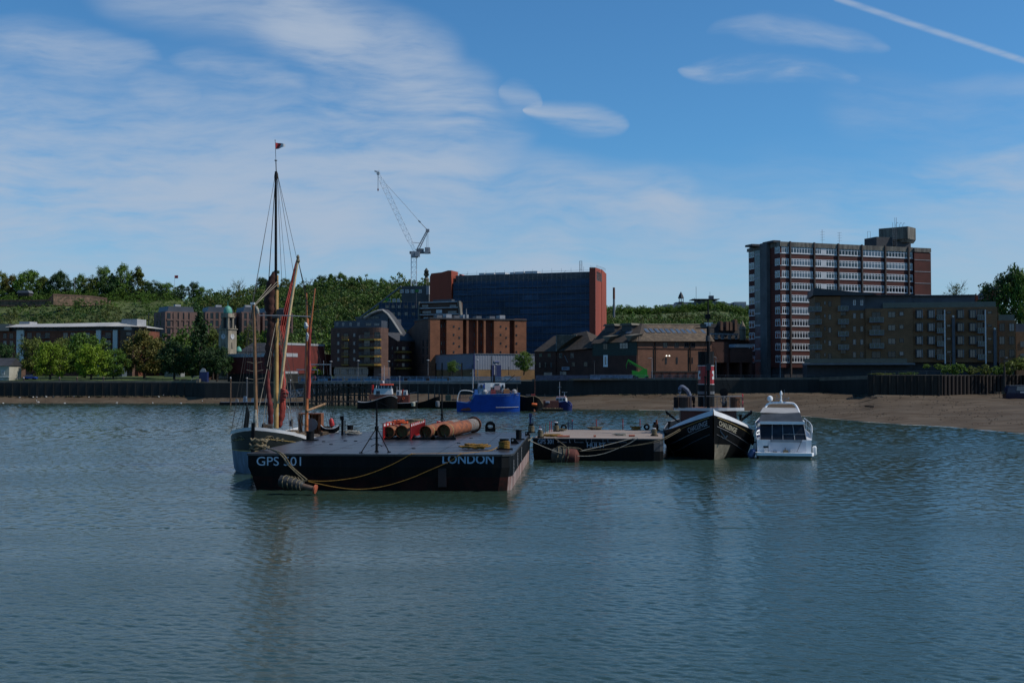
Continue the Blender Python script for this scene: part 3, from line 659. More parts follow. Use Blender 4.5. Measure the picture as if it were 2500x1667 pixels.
# new brown brick blocks
def brown(pxa, ya, pxb, yb, pytop, label, cols, side=None, rows=(771, 789, 808, 827)):
    f = Fr(pxa, ya, pxb, yb, G0); T = f.thing('apartment_building', label, 'building', 'brown brick blocks below the hill')
    h = f.z((pxa + pxb) / 2, pytop); body(T, f.w, 14, 0, h, brickp)
    b = MB(); s = h; b.prism([(1.0, s + .01), (1.6, s + 2.2), (f.w - 1.6, s + 2.2), (f.w - 1.0, s + .01)], 0.8, 12); b.build('penthouse', zinc, T)
    b = MB(); b.box(f.w * .5 - 1.2, f.w * .5 + 1.2, 4, 6, h + 2.21, h + 3.2); b.build('roof_vent', MAT['pale_grey'], T)
    n = max(2, int(f.w / 2.2))
    for i in range(n): win(T, 1.9 + (f.w - 3.8) * i / n, h + .45, (f.w - 3.8) / n - .5, 1.2, 1, 1, 'frame_grey', 'glass_pale', y=0.98)
    wins(T, f, cols, rows, 8.6, 15, 2, 1, 'frame_dark', 'glass_dark', y=-.02)
    b = MB()
    for c in cols + [2 * cols[-1] - cols[-2]]:
        x = f.u(c - (cols[1] - cols[0]) / 2); b.box(max(.01, x - .45), min(x + .45, f.w - .01), -.35, -.005, 0, h - .4)
    for r in rows: z = f.z(cols[0], r + 9.3); b.box(.3, f.w - .3, -.28, -.004, z - .3, z + .3)
    b.build('pier', brickp, T)
    if side:
        f2 = Fr(side[0], side[1], pxa, ya, G0); T['label'] = label
        for px in side[2]:
            for r in rows:
                p = Vector(f2.loc) + f2.d * f2.u(px) ; p.z = CAMZ + ray(px, r).z * ((f2.A + f2.d * f2.u(px)).y / ray(px, r).y)
                R2 = Matrix.Rotation(-f.rz, 4, 'Z') @ (p - Vector(f.loc)); o = win(T, R2.x, R2.z - 1.2, 1.2, 2.4, 1, 1, 'frame_dark', 'glass', y=R2.y, rz=-(math.pi / 2)); o.location.x = -.02
    return T
brown(403, 462, 480, 470, 761, 'brown brick apartment block at the left, with narrow windowed side wall facing the park', [412, 438, 451, 464], (358, 490, [374, 388, 394]), (771, 789, 808, 827))
brown(500, 470, 576, 476, 762, 'brown brick apartment block partly behind the clock tower', [516, 529, 542, 560])
brown(588, 474, 634, 478, 762, 'brown brick apartment block right of the green dome, behind the rigging', [598, 610, 622])
brown(640, 480, 714, 486, 764, 'rightmost brown brick apartment block, behind the main mast', [650, 664, 680, 700])

# white riverside house and small brick house at the left edge
f = Fr(-70, 366, 22, 366, 6.1); T = f.thing('house', 'cream rendered riverside house with slate roof at the left edge', 'house')
hE = f.z(0, 893); body(T, f.w, 9, 0, hE, mat('cream_render', (0.5, 0.48, 0.4), 0.8, 0.12, .4))
b = MB(); b.add([(-.3, -.4, hE), (f.w + .3, -.4, hE), (f.w + .3, 4.5, hE + 2.6), (-.3, 4.5, hE + 2.6), (-.3, 9.4, hE), (f.w + .3, 9.4, hE)], [(0, 1, 2, 3), (3, 2, 5, 4), (0, 3, 4), (1, 5, 2), (0, 4, 5, 1)]); b.build('roof', slate, T)
wins(T, f, [-45, -20, 7], [909], 7, 10, 2, 2, 'frame_white', 'glass'); wins(T, f, [-45, -20, 2], [929], 10, 9, 3, 1, 'frame_white', 'glass_dark')
b = MB(); b.bar((0, -.12, f.z(0, 920)), (f.w, -.12, f.z(0, 920)), .2); b.build('string_course', MAT['white_paint'], T)
f = Fr(24, 392, 44, 392, 6.4); T = f.thing('house', 'small brown brick house between the cream house and the park trees', 'house')
body(T, f.w, 6, 0, f.z(30, 893), brickb); b = MB(); z = f.z(30, 893); b.add([(0, 0, z), (f.w, 0, z), (f.w, 3, z + 1.6), (0, 3, z + 1.6), (0, 6, z), (f.w, 6, z)], [(0, 1, 2, 3), (3, 2, 5, 4), (0, 3, 4), (1, 5, 2), (0, 4, 5, 1)]); b.build('roof', slate, T)
wins(T, f, [31, 40], [905, 918], 5, 7, 2, 1, 'frame_white', 'glass_pale')

# clock tower with verdigris dome, theatre body behind the masts
Yt = 396; s = Yt / FP; ct = P(555, 925, Yt); T = thing('clock_tower', 'cream stone clock tower with a green copper dome', 'tower', tuple(ct), R(-28))
zt = lambda py: Zp(py, Yt) - ct.z
hw = 2.15
b = MB(); b.box(-hw, hw, -hw, hw, 0, zt(805)); b.box(-hw - .3, hw + .3, -hw - .3, hw + .3, zt(805) + .01, zt(802)); b.build('shaft', cream, T)
b = MB(); 
for sx_ in (-1, 1):
    for sy in (-1, 1): b.box(sx_ * 1.15 - .35, sx_ * 1.15 + .35, sy * 1.15 - .35, sy * 1.15 + .35, zt(802) + .01, zt(775)); b.lathe([(.32, 0), (.36, .4), (.1, 1.2), (.02, 1.3)], (sx_ * 1.8, sy * 1.8, zt(802)), 8)
b.box(-1.75, 1.75, -1.75, 1.75, zt(775), zt(772)); b.box(-1.55, 1.55, -1.55, 1.55, zt(772) + .01, zt(765)); b.build('belfry', cream, T)
b = MB(); b.box(-.8, .8, -.8, .8, zt(802) + .02, zt(776)); b.build('bell_chamber', MAT['dark_grey'], T)
b = MB(); r = 1.5; b.lathe([(r, 0), (r * 1.02, .5), (r * .95, 1.2), (r * .75, 1.9), (r * .45, 2.35), (.12, 2.6), (.07, 3.6), (.02, 4.2)], (0, 0, zt(764.5)), 20); b.build('dome', verdi, T, True)
for a in range(4):
    M = Matrix.Rotation(a * math.pi / 2, 3, 'Z'); b = MB(); zc = zt(822)
    b.cyl(M @ Vector((0, -hw - .01, zc)), M @ Vector((0, -hw - .14, zc)), .95, n=24); cl = b.build('clock_face', MAT['white_paint'], T)
    c = MB(); c.bar(M @ Vector((0, -hw - .17, zc)), M @ Vector((.05, -hw - .17, zc + .8)), .09); c.bar(M @ Vector((0, -hw - .17, zc)), M @ Vector((.4, -hw - .17, zc + .2)), .11)
    for k in range(12): q = k * math.pi / 6; c.bar(M @ Vector((math.sin(q) * .72, -hw - .16, zc + math.cos(q) * .72)), M @ Vector((math.sin(q) * .88, -hw - .16, zc + math.cos(q) * .88)), .06)
    c.build('clock_hands', MAT['black_steel'], cl)
    b = MB(); b.box(-.5, .5, -hw - .2, -hw - .01, zt(850), zt(836)); b.v = [tuple(M @ Vector(q)) for q in b.v]; b.build('balcony', cream, T)
f = Fr(570, 402, 650, 398, G0); T = f.thing('theatre', 'low theatre hall with slate roof and small green cupola beside the clock tower', 'building')
h = f.z(600, 866); body(T, f.w, 14, 0, h, cream)
b = MB(); b.add([(0, -.3, h), (f.w, -.3, h), (f.w - 4, 6, h + 4.4), (4, 6, h + 4.4), (0, 14, h), (f.w, 14, h)], [(0, 1, 2, 3), (3, 2, 5, 4), (0, 3, 4), (1, 5, 2), (0, 4, 5, 1)]); b.build('roof', slate, T)
b = MB()
for i in range(22): x = f.w * i / 21; b.bar((x, -.5, h), (x, -.5, h + .9), .14)
b.bar((0, -.5, h + .95), (f.w, -.5, h + .95), .2); b.build('balustrade', cream, T)
b = MB(); b.lathe([(1.0, 0), (1.0, 1.3), (1.15, 1.35), (.9, 2.2), (.5, 2.8), (.05, 3.1)], (f.u(577), 1.5, h), 14); b.build('cupola', verdi, T, True)

# dark red windowless block with pale bands
GR = Zp(912, 358); fa = Fr(555, 372, 690, 356, GR); T = fa.thing('windowless_building', 'large dark red windowless building with pale grey bands, behind the masts', 'building')
fb = Fr(690, 356, 725, 362, GR); hh = fa.z(690, 862); Ri = Matrix.Rotation(-fa.rz, 3, 'Z')
def lo(px, py, fr): 
    uu, zz_ = fr.uz(px, py); p = fr.A + fr.d * uu; p = Ri @ (p - fa.A); return Vector((p.x, p.y, zz_))
q0 = lo(690, 912, fb); q1 = lo(725, 912, fb); ht = fb.z(700, 842)
b = MB(); b.zprism([(0, 0), (fa.w, 0), (q1.x, q1.y), (q1.x - 2, q1.y + 18), (0, 18)], 0, hh); b.build('wall', redwall, T)
b = MB(); b.zprism([(0, .2), (fa.w, .2), (q1.x - .2, q1.y + .2), (q1.x - 2, q1.y + 17), (0, 17)], -5, -.01); b.build('plinth', wet, T)
b = MB(); b.zprism([(fa.w - 6, .3), (fa.w, .02), (q1.x - .02, q1.y + .02), (q1.x - 2, q1.y + 14), (fa.w - 6, 14)], hh + .01, ht); b.build('upper_wall', redwall, T)
b = MB(); b.zprism([(-.15, -.15), (fa.w, -.15), (q1.x + .15, q1.y), (q1.x, q1.y + .3), (fa.w - .1, .2), (-.15, .2)], hh - 1.1, hh + .05)
b.zprism([(fa.w - 6.1, .1), (fa.w, -.15), (q1.x + .15, q1.y - .05), (q1.x - 1.9, q1.y + 14), (fa.w - 6.1, 14)], ht + .01, ht + .7)
b.zprism([(fa.w, -.12), (q1.x + .12, q1.y), (q1.x, q1.y + .3), (fa.w, .2)], 0, fb.z(700, 906)); b.build('stone_band', MAT['pale_grey'], T)

# yellow balcony block on the pier
f = Fr(807, 371, 930, 367, 5.5); T = f.thing('apartment_building', 'dark brick apartment block with curved corner and yellow edged balconies', 'building')
ux = f.u; zz = f.z; h = zz(850, 800); hb = zz(850, 896)
cor = [(ux(884), 0)] + [(ux(884) + (ux(930) - ux(884)) * math.sin(a) * 1.0, -1.6 * math.sin(a * 2) if False else (1.8 - 1.8 * math.cos(a)) - 1.2) for a in [i * math.pi / 14 for i in range(1, 8)]]
foot_poly = [(0, 0)] + [(ux(884), 0), (ux(886), -1.2)] + cor[1:] + [(f.w, 1.5), (f.w, 7), (0, 12)]
b = MB(); b.zprism(foot_poly, hb, h); b.build('wall', mat('brick_maroon', (0.13, 0.068, 0.05), 0.85, 0.2, 0.3, **BR), T)
b = MB(); b.zprism([(.8, .8), (ux(929), .8), (ux(929), 6.5), (.8, 11)], h + .01, zz(850, 783)); b.build('penthouse', zinc, T)
b = MB(); b.zprism([(1, 1), (f.w - 5, 1), (f.w - 5, 11), (1, 11)], 0, hb - .01); b.build('ground_floor', MAT['glass'], T)
b = MB(); b.zprism([(ux(912), .3), (f.w, .3), (f.w, 9), (ux(912), 9)], 0, hb - .01); b.build('brick_pier', brickp, T)
wins(T, f, [826, 865], [818, 838, 857.5, 877], 6, 9, 1, 1, 'frame_grey', 'glass_pale', y=-.02)
wins(T, f, [845], [821, 841, 861, 881], 12, 15, 2, 1, 'frame_dark', 'glass_dark', y=-.02)
wins(T, f, [823, 838, 856, 875], [791.5], 6, 8, 2, 1, 'pale_grey', 'glass', y=.78); wins(T, f, [900, 920], [792], 14, 7, 3, 1, 'frame_grey', 'glass', y=.78)
wins(T, f, [896, 921], [818, 838, 858, 878], 15, 15, 3, 1, 'frame_dark', 'glass', y=-1.25 if False else -1.22)
wins(T, f, [822, 840, 858, 876, 892], [907], 15, 14, 3, 1, 'frame_grey', 'glass_pale', y=.96)
for py in (829, 849, 869.5, 890):
    z = zz(845, py); b = MB(); b.box(ux(837), ux(853), -1.2, -.02, z - .28, z + .1)
    for i in range(9): x = ux(837) + (ux(853) - ux(837)) * i / 8; b.bar((x, -1.17, z), (x, -1.17, z + 1.1), .04)
    b.bar((ux(837), -1.17, z + 1.1), (ux(853), -1.17, z + 1.1), .06); b.build('balcony', yel, T)
    z = zz(905, py); pts = [(ux(883), -.05), (ux(883), -2.6), (ux(920), -2.6), (ux(927), -2.0), (ux(930.5), -.8), (ux(930.5), .3)]
    c = MB(); c.zprism(pts, z - .35, z + .2); c.build('balcony', yel, T)
    c = MB()
    for p, q in zip(pts, pts[1:]):
        n = max(2, int((Vector(q) - Vector(p)).length / .35))
        for i in range(n): r_ = Vector(p).lerp(Vector(q), i / n); c.bar((r_.x, r_.y, z + .2), (r_.x, r_.y, z + 1.35), .05)
        c.bar((*p, z + 1.35), (*q, z + 1.35), .07)
    c.build('balcony_rail', MAT['frame_grey'], T)
wins(T, Fr(930, 368.6, 938, 374, 5.5), [], [], 1, 1)
# second yellow balcony block further back
f = Fr(939, 392, 986, 386, 5.5); T = f.thing('apartment_building', 'dark brick block with rounded glazed end and yellow balconies, right of the first balcony block', 'building')
ux = f.u; zz = f.z
b = MB(); b.prism([(0, 0), (ux(968), 0), (ux(968), zz(968, 833)), (0, zz(940, 814))], 0, 12); b.build('wall', brickd, T)
b = MB(); b.cyl((ux(974), 2.2, 0), (ux(974), 2.2, zz(974, 833)), 2.4, n=20); b.build('round_bay', brickd, T)
b = MB(); b.prism([(-.2, zz(939, 813)), (ux(971), zz(971, 833)), (ux(971), zz(971, 831)), (-.2, zz(939, 811))], -.4, 12); b.build('roof', slate, T)
for py in (861, 881, 901):
    b = MB(); b.cyl((ux(974), 2.0, zz(974, py)), (ux(974), 2.0, zz(974, py) + .5), 3.1, n=24); b.build('balcony', yel, T)
    b = MB(); b.cyl((ux(974), 2.1, zz(974, py) + .9), (ux(974), 2.1, zz(974, py) + 2.0), 2.5, n=20); b.build('window', MAT['glass'], T)
wins(T, f, [947, 958], [850, 870, 890], 4, 7, 1, 1, 'frame_grey', 'glass', y=-.02)

# orange brick block with slit recesses
f = Fr(1050, 376, 1285, 388, 5.5); T = f.thing('brick_building', 'orange brick building with tall slot recesses and scattered small square windows', 'building')
ux = f.u; zz = f.z; h = zz(1050, 777)
b = MB(); b.box(0.1, f.w - .1, 2.2, 20, 0, h - .2); b.build('recess_wall', brickr, T)
segs = [(1050, 1074), (1090, 1130), (1139, 1144), (1164, 1167), (1181, 1186), (1206, 1244), (1256.5, 1285)]
for a_, c_ in segs:
    b = MB(); b.box(ux(a_), ux(c_), 0, 2.19, 0, zz(a_, 777.5 if a_ < 1100 else 778)); b.build('brick_panel', bricko, T)
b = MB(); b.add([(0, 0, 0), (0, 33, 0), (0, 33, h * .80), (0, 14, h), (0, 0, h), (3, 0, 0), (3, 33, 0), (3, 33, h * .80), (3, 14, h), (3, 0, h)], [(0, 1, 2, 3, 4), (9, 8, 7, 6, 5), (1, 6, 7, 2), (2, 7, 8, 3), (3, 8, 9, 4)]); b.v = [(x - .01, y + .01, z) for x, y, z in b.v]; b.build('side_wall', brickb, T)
roofslab(T, -.2, f.w + .1, -.2, 20, h - .15, MAT['dark_grey'], .4)
for i, (px, dy) in enumerate([(1075, 0), (1098, 0), (1118, 1), (1140, 0), (1205, 0), (1230, 1), (1172, 0)]):
    b = MB(); b.box(ux(px), ux(px + 13), 4, 8, h + .26, h + 1.3 + .4 * (i % 2)); b.build('roof_vent', MAT['pale_grey' if i % 2 else 'mid_grey'], T)
b = MB(); b.cyl((ux(1147), 4, h), (ux(1147), 4, zz(1147, 752)), .35, .15); b.build('flue', MAT['mid_grey'], T)
wins(T, f, [1108, 1222.5], [797, 817, 838, 859], 3.6, 4.6, 1, 1, 'frame_dark', 'glass_dark', y=-.02, fw=.12)
wins(T, f, [1121.5, 1236], [801.5, 824, 845.5], 3.6, 4.6, 1, 1, 'frame_dark', 'glass_dark', y=-.02, fw=.12)
wins(T, f, [1261], [795.5, 818, 838.5, 859], 3.6, 4.6, 1, 1, 'frame_dark', 'glass_dark', y=-.02, fw=.12)
wins(T, f, [1085.5, 1159, 1176, 1201], [794, 817.5, 838, 859], 4.2, 10, 1, 2, 'frame_grey', 'glass_pale', y=2.17, fw=.1)
wins(T, f, [1077.5], [796, 838, 859], 3, 8, 1, 1, 'frame_dark', 'glass_dark', y=2.17)
fs = Fr(992, 408, 1050, 376, 5.5)
for px in (1014, 1034, 1043):
    for py in (799, 818, 838, 858, 880):
        d = fs.w - fs.u(px); z = fs.z(px, py)
        if z < h * .8 - 1.5: win(T, -.02, z - 1, 1.0, 2.2, 1, 1, 'frame_dark', 'glass', y=d, rz=-math.pi / 2)
for py in (852, 893):
    d = fs.w - fs.u(1010); z = fs.z(1010, py); b = MB(); b.box(-1.2, -.02, d - 2.0, d + 1.8, z, z + .4); b.build('balcony', yel, T)

# grey shed in front of it
f = Fr(1157, 352, 1309, 362, 5.8); T = f.thing('warehouse', 'pale corrugated grey shed with blue door and brick base', 'warehouse')
f2 = Fr(1059, 378, 1157, 352, 5.8); ux = f.u; zz = f.z; h = zz(1157, 864.5); hb = zz(1157, 902)
corr = mat('corrugated', (0.24, 0.27, 0.33), 0.5, 0.06, 0.3); bk = bpy.data.materials['corrugated']
def shed(fr, name0):
    b = MB(); n = int(fr.w / .45)
    rows = [[], []]
    for i in range(n + 1):
        x = fr.w * i / n; y = -.06 if i % 2 else 0; rows[0].append((x, y, hb)); rows[1].append((x, y, h))
    rows.append([(x, .6, z) for x, y, z in rows[1]]); rows.append([(x, .6, hb) for x, y, z in rows[1]]); b.grid(rows); return b
Ri = Matrix.Rotation(f2.rz - f.rz, 3, 'Z'); off = Ri.inverted() @ Vector((0, 0, 0))
def tof(v): p = Matrix.Rotation(f2.rz, 3, 'Z') @ Vector(v) + f2.A - f.A; p = Matrix.Rotation(-f.rz, 3, 'Z') @ p; return (p.x, p.y, v[2])
shed(f, '').build('cladding', corr, T); b = shed(f2, ''); b.v = [tof(v) for v in b.v]; b.build('side_cladding', corr, T)
far = tof((0, 0, 0)); b = MB(); b.zprism([(0, .01), (f.w, .01), (f.w, 22), (far[0] + 3, far[1] + 4), (far[0], far[1])], 0, hb - .01); b.build('brick_base', mat('brick_yellow', (0.27, 0.16, 0.07), .85, .2, .3, **BR), T)
b = MB(); b.zprism([(0, .4), (f.w, .4), (f.w, 22), (far[0] + 3, far[1] + 4), (far[0], far[1])], hb, h - .1); b.build('inner_wall', corr, T)
b = MB(); b.zprism([(-.1, -.2), (f.w + .1, -.2), (f.w, 22), (far[0] + 3, far[1] + 4.2), (far[0] - .1, far[1])], h - .05, h + .25); b.build('roof', MAT['frame_grey'], T)
navy = mat('navy_paint', (0.015, 0.03, 0.12), .5, .1)
b = MB(); b.box(-.2, .2, -.3, .1, 0, h + .1); b.build('corner_post', navy, T)
b = MB(); b.box(ux(1199), ux(1223), -.15, .3, 0, zz(1200, 891)); d = b.build('door', navy, T)
b = MB(); b.box(ux(1206), ux(1208), -.22, -.16, 0, zz(1200, 892)); b.build('door_frame', MAT['pale_grey'], d)
b = MB(); b.box(ux(1206), ux(1220), -.3, -.1, zz(1210, 884.5), zz(1210, 880)); sg = b.build('sign', MAT['pale_grey'], T)
b = MB(); b.box(ux(1207), ux(1219), -.33, -.301, zz(1210, 883.3), zz(1210, 881.2)); b.build('sign_band', MAT['blue_paint'], sg)
for px in (1065, 1080, 1098, 1128):
    uu = f2.u(px); b = MB(); b.box(uu - .35, uu + .35, -.16, -.07, 0, f2.z(px, 886)); b.v = [tof(v) for v in b.v]; b.build('slit_window', MAT['glass_dark'], T)
b = MB(); b.box(f2.u(1141), f2.u(1154), -.4, -.15, f2.z(1147, 900), f2.z(1147, 889)); b.v = [tof(v) for v in b.v]; b.build('notice_board', mat('board_blue', (0.12, 0.17, 0.3), .5, .3, 2, col2=(.5, .5, .55), thr=(.5, .6)), T)

# terraced penthouse building
f = Fr(1023, 425, 1124, 418, 5.5); T = f.thing('stepped_building', 'stepped flats with pale bands and slanted pale end walls, behind the orange brick building', 'building')
ux = f.u; zz = f.z
b = MB(); b.prism([(ux(1026), 0), (ux(1120), 0), (ux(1117), zz(1120, 737)), (ux(1026), zz(1026, 738))], .4, 4); b.build('wall', brickb, T)
b = MB(); b.box(ux(1052), ux(1098), 1.5, 4, zz(1060, 746), zz(1060, 731)); b.build('plant_room', zinc, T)
b = MB()
for py in (738, 752, 768): b.box(ux(1024), ux(1121 + (py - 738) * .15), -.5, .39, zz(1060, py + 1.3), zz(1060, py - 1.3))
b.build('balcony_band', MAT['pale_grey'], T)
b = MB(); b.prism([(ux(1023), 0), (ux(1026.5), 0), (ux(1025.5), zz(1025, 737)), (ux(1022.5), zz(1023, 737))], -.9, 1)
b.prism([(ux(1126), zz(1126, 790)), (ux(1130), zz(1130, 790)), (ux(1122.5), zz(1122, 735)), (ux(1118), zz(1118, 735))], -.9, 1); b.build('end_wall', MAT['concrete'], T)
wins(T, f, [1038, 1106], [747], 18, 6, 5, 1, 'frame_grey', 'glass_pale', y=.38); wins(T, f, [1042, 1104], [762], 24, 6, 6, 1, 'frame_grey', 'glass_pale', y=.38)
wins(T, f, [1072], [760], 16, 8, 4, 1, 'frame_white', 'white_paint', y=.36); wins(T, f, [1040], [778], 12, 6, 4, 1, 'frame_white', 'glass', y=.38)

# arched roof building
f = Fr(886, 405, 986, 398, 5.5); T = f.thing('arched_building', 'dark building crowned by a sweeping grey arched roof edge', 'building')
arc = [(891, 777), (908, 766), (925, 759), (937, 757.5), (949, 767), (961, 783), (972, 800), (981, 814), (985, 822)]
A = [f.uz(x, y) for x, y in arc]
b = MB(); b.prism([(A[0][0], 0)] + [(x, z - .5) for x, z in A] + [(A[-1][0] - .4, 0)], 0.2, 3); b.build('wall', zinc, T)
b = MB(); r1 = [(x, z) for x, z in A]
b.tube([(x, -.6, z) for x, z in r1], .45, 4); b.build('arched_edge', mat('roof_edge', (0.4, 0.39, 0.36), .6, .1), T); b = MB()
b.grid([[(x, -.6, z + .35) for x, z in r1], [(x, 3, z + .35) for x, z in r1], [(x, 3, z + .05) for x, z in r1], [(x, -.6, z + .05) for x, z in r1]]); b.build('arched_roof', slate, T)
wins(T, f, [955, 965], [792, 812, 832], 8, 6, 3, 1, 'frame_grey', 'glass', y=.98)
b = MB(); b.box(f.u(870), f.u(948), -.2, 9, 0, f.z(900, 778)); b.build('lower_block', zinc, T)
b = MB(); b.box(f.u(868), f.u(925), -.3, 6, f.z(900, 778) + .01, f.z(900, 773)); b.build('roof_terrace', MAT['concrete'], T)
wins(T, f, [960], [800], 14, 10, 3, 1, 'frame_dark', 'glass', y=.97)

# scaffolded blocks
net = mat('scaffold_netting', (0.035, 0.085, 0.165), 0.8, 0.4, 0.15, col2=(0.03, 0.055, 0.10), stretch=(0.3, 1, 3))
conc = mat('grey_panels', (0.115, 0.12, 0.125), 0.8, 0.2, 0.25)
f = Fr(1112, 462, 1457, 443, 6); T = f.thing('scaffolded_building', 'huge slab block wrapped in dark blue scaffold netting between two red towers', 'building')
ux = f.u; zz = f.z; h = zz(1112, 673); hn = zz(1112, 694)
b = MB(); b.box(0, f.w, 0, 13.8, hn, h); b.build('wall', conc, T)
b = MB(); b.box(-.4, f.w - .3, -1.6, 14, 0, hn + 0.8); nt = b.build('netting', net, T)
b = MB(); n = 30
for i in range(n + 1): x = f.w * i / n; b.bar((x, -1.75, 0), (x, -1.75, h + 1.5 if i % 2 else hn + 3), .06)
for k in range(17): z = hn * k / 15.0 + .4; b.bar((0, -1.8, z), (f.w, -1.8, z), .08)
for z in (hn + 2.2, hn + 4): b.bar((0, -1.8, z), (f.w, -1.8, z), .07)
for k in range(0, n, 7): b.bar((f.w * k / n, -1.85, hn + .2), (f.w * (k + 3) / n, -1.85, hn + 4), .07)
b.build('scaffold_tube', MAT['mid_grey'], T)
b = MB()
for k in range(15): z = hn * k / 15.0 + .4; b.box(0, f.w - .5, -1.72, -1.62, z - .25, z + .1)
b.build('netting_seam', mat('seam', (0.008, 0.016, 0.03), .9, .2), T)
for i in range(22):
    b = MB(); x_ = random.uniform(1, f.w - 9); k_ = random.randrange(0, 13); b.box(x_, x_ + random.uniform(2, 8), -1.715, -1.605, hn * k_ / 15 + .7, hn * (k_ + random.choice((1, 1, 2))) / 15 + .1); b.build('netting_sheet', mat('net_sheet' + str(i % 3), [(.02, .05, .10), (.05, .10, .18), (.03, .045, .07)][i % 3], .8, .3, .3), T)
for i in range(21):
    px = 1143 + i * 13.6 + (10 if i > 9 else 0); py = 691 - i * .32; uu, z = f.uz(px, py)
    if uu < f.w - 2: win(T, uu - .35, z - .45, .9, .9, 2, 1, 'frame_white', 'glass_pale', y=-.02)
for i, (a_, c_, t_) in enumerate([(1163, 1178, 667), (1178, 1202, 667), (1203, 1229, 666), (1239, 1251, 665), (1251, 1275, 664), (1276, 1308, 662.5)]):
    b = MB(); b.box(ux(a_), ux(c_) - .3, 3, 8, h + .01, zz(a_, t_, 3)); b.build('rooftop_unit', MAT['white_paint'], T)
b = MB(); b.prism([(ux(1054.6), 0), (ux(1054.6), zz(1054.6, 677)), (ux(1058), zz(1058, 669)), (ux(1084), zz(1084, 666)), (ux(1099), zz(1099, 661.5)), (ux(1107), zz(1107, 661.5)), (ux(1107), 0)], -2.5, 5)
b.prism([(ux(1108), zz(1110, 690)), (ux(1108), zz(1108, 666)), (ux(1114), zz(1114, 667)), (ux(1118), zz(1118, 673)), (ux(1118), zz(1118, 690))], 6, 10); b.build('tower', redclad, T, label='dark red stair tower at the left end')
b = MB(); x0 = f.w - 2.4; b.add([(x0, -1.9, 0), (f.w, -1.9, 0), (f.w, 8, 0), (x0, 8, 0), (x0, -1.9, zz(1444, 654)), (f.w, -1.9, zz(1456, 654)), (f.w, 8, zz(1456, 654)), (x0, 8, zz(1444, 654))], [(0, 1, 5, 4), (1, 2, 6, 5), (2, 3, 7, 6), (3, 0, 4, 7), (4, 5, 6, 7)])
b.add([(x0, 8.5, 0), (f.w + .05, 8.5, 0), (f.w + .05, 16, 0), (x0, 16, 0), (x0, 8.5, zz(1456, 654)), (f.w + .05, 8.5, zz(1456, 653)), (f.w + .05, 16, zz(1456, 660)), (x0, 16, zz(1456, 660))], [(0, 1, 5, 4), (1, 2, 6, 5), (2, 3, 7, 6), (3, 0, 4, 7), (4, 5, 6, 7)]); b.build('tower', redclad, T, label='sunlit red stair tower at the right end')
b = MB(); x = ux(1415)
for dx in (-.5, .5): b.bar((x + dx, 2, h), (x + dx, 2, zz(1415, 636)), .12)
for k in range(8): z = h + 1 + (zz(1415, 636) - h - 1) * k / 7; b.bar((x - .5, 2, z), (x + .5, 2, z), .1)
b.bar((x + 1.2, 2, h), (x + 1.2, 2, zz(1415, 650)), .08); b.build('roof_ladder', MAT['mid_grey'], T)
b = MB(); zt_ = zz(1456, 654)
for i in range(9): b.bar((f.w, i * 1.8, zt_), (f.w, i * 1.8, zt_ + 1), .06); b.bar((f.w - 2.4, i * 1.8, zt_), (f.w - 2.4, i * 1.8, zt_ + 1), .06)
b.bar((f.w, 0, zt_ + 1), (f.w, 14, zt_ + 1), .06); b.build('roof_rail', MAT['mid_grey'], T)

f = Fr(878, 482, 1052, 474, 6); T = f.thing('scaffolded_building', 'stepped block under construction in dark netting, carrying the tower crane', 'building')
ux = f.u; zz = f.z
for i, (a_, c_, t_, d_) in enumerate([(890, 1052, 780, 0), (922, 1052, 738, 1.2), (936, 1052, 736, 1.6)]):
    b = MB(); b.box(ux(a_), ux(c_), d_, 14, 0 if i == 0 else zz(950, 780) * (1 if i == 1 else 0) + .01, zz(950, t_)); b.build('netted_floor', net, T) if i < 2 else None
b = MB(); b.box(ux(975), ux(1042), 2.5, 13, zz(1000, 738) + .01, zz(1000, 697)); b.build('top_storey', conc, T)
b = MB(); b.box(ux(1036), ux(1043), 2.3, 5, zz(1040, 718), zz(1040, 697)); b.build('corner_panel', MAT['pale_grey'], T)
wins(T, f, [981, 994, 1007, 1025], [711], 9, 8, 2, 1, 'frame_white', 'glass_pale', y=2.45); wins(T, f, [950, 962, 973], [733], 8, 8, 2, 1, 'frame_white', 'glass_pale', y=2.4)
wins(T, f, [945, 960, 975, 992, 1010, 1030], [749, 766, 785], 9, 8, 2, 1, 'frame_dark', 'glass', y=1.15)
b = MB(); b.box(ux(1009), ux(1017), 2.3, 2.44, zz(1010, 712), zz(1010, 706)); b.box(ux(939), ux(947), 1.0, 1.1, zz(940, 734), zz(940, 727)); b.build('green_panel', mat('green_board', (.05, .3, .04), .6, .1), T)
b = MB(); b.bar((ux(975), 2, zz(975, 698)), (ux(925), 2, zz(925, 737)), .8, .6); b.bar((ux(925), 2, zz(925, 737)), (ux(870), 2, zz(870, 778)), .7, .6); b.build('sloping_edge', MAT['mid_grey'], T)
b = MB()
for px in range(930, 1052, 9): b.bar((ux(px), 0.9, zz(px, 800)), (ux(px), .9, zz(px, 736)), .08)
for py in (738, 752, 766, 780, 795): b.bar((ux(925), .85, zz(950, py)), (f.w, .85, zz(950, py)), .12)
b.bar((ux(1016), 0, zz(1016, 752)), (ux(1016), 0, zz(1016, 715)), .15); b.build('scaffold_tube', MAT['mid_grey'], T)

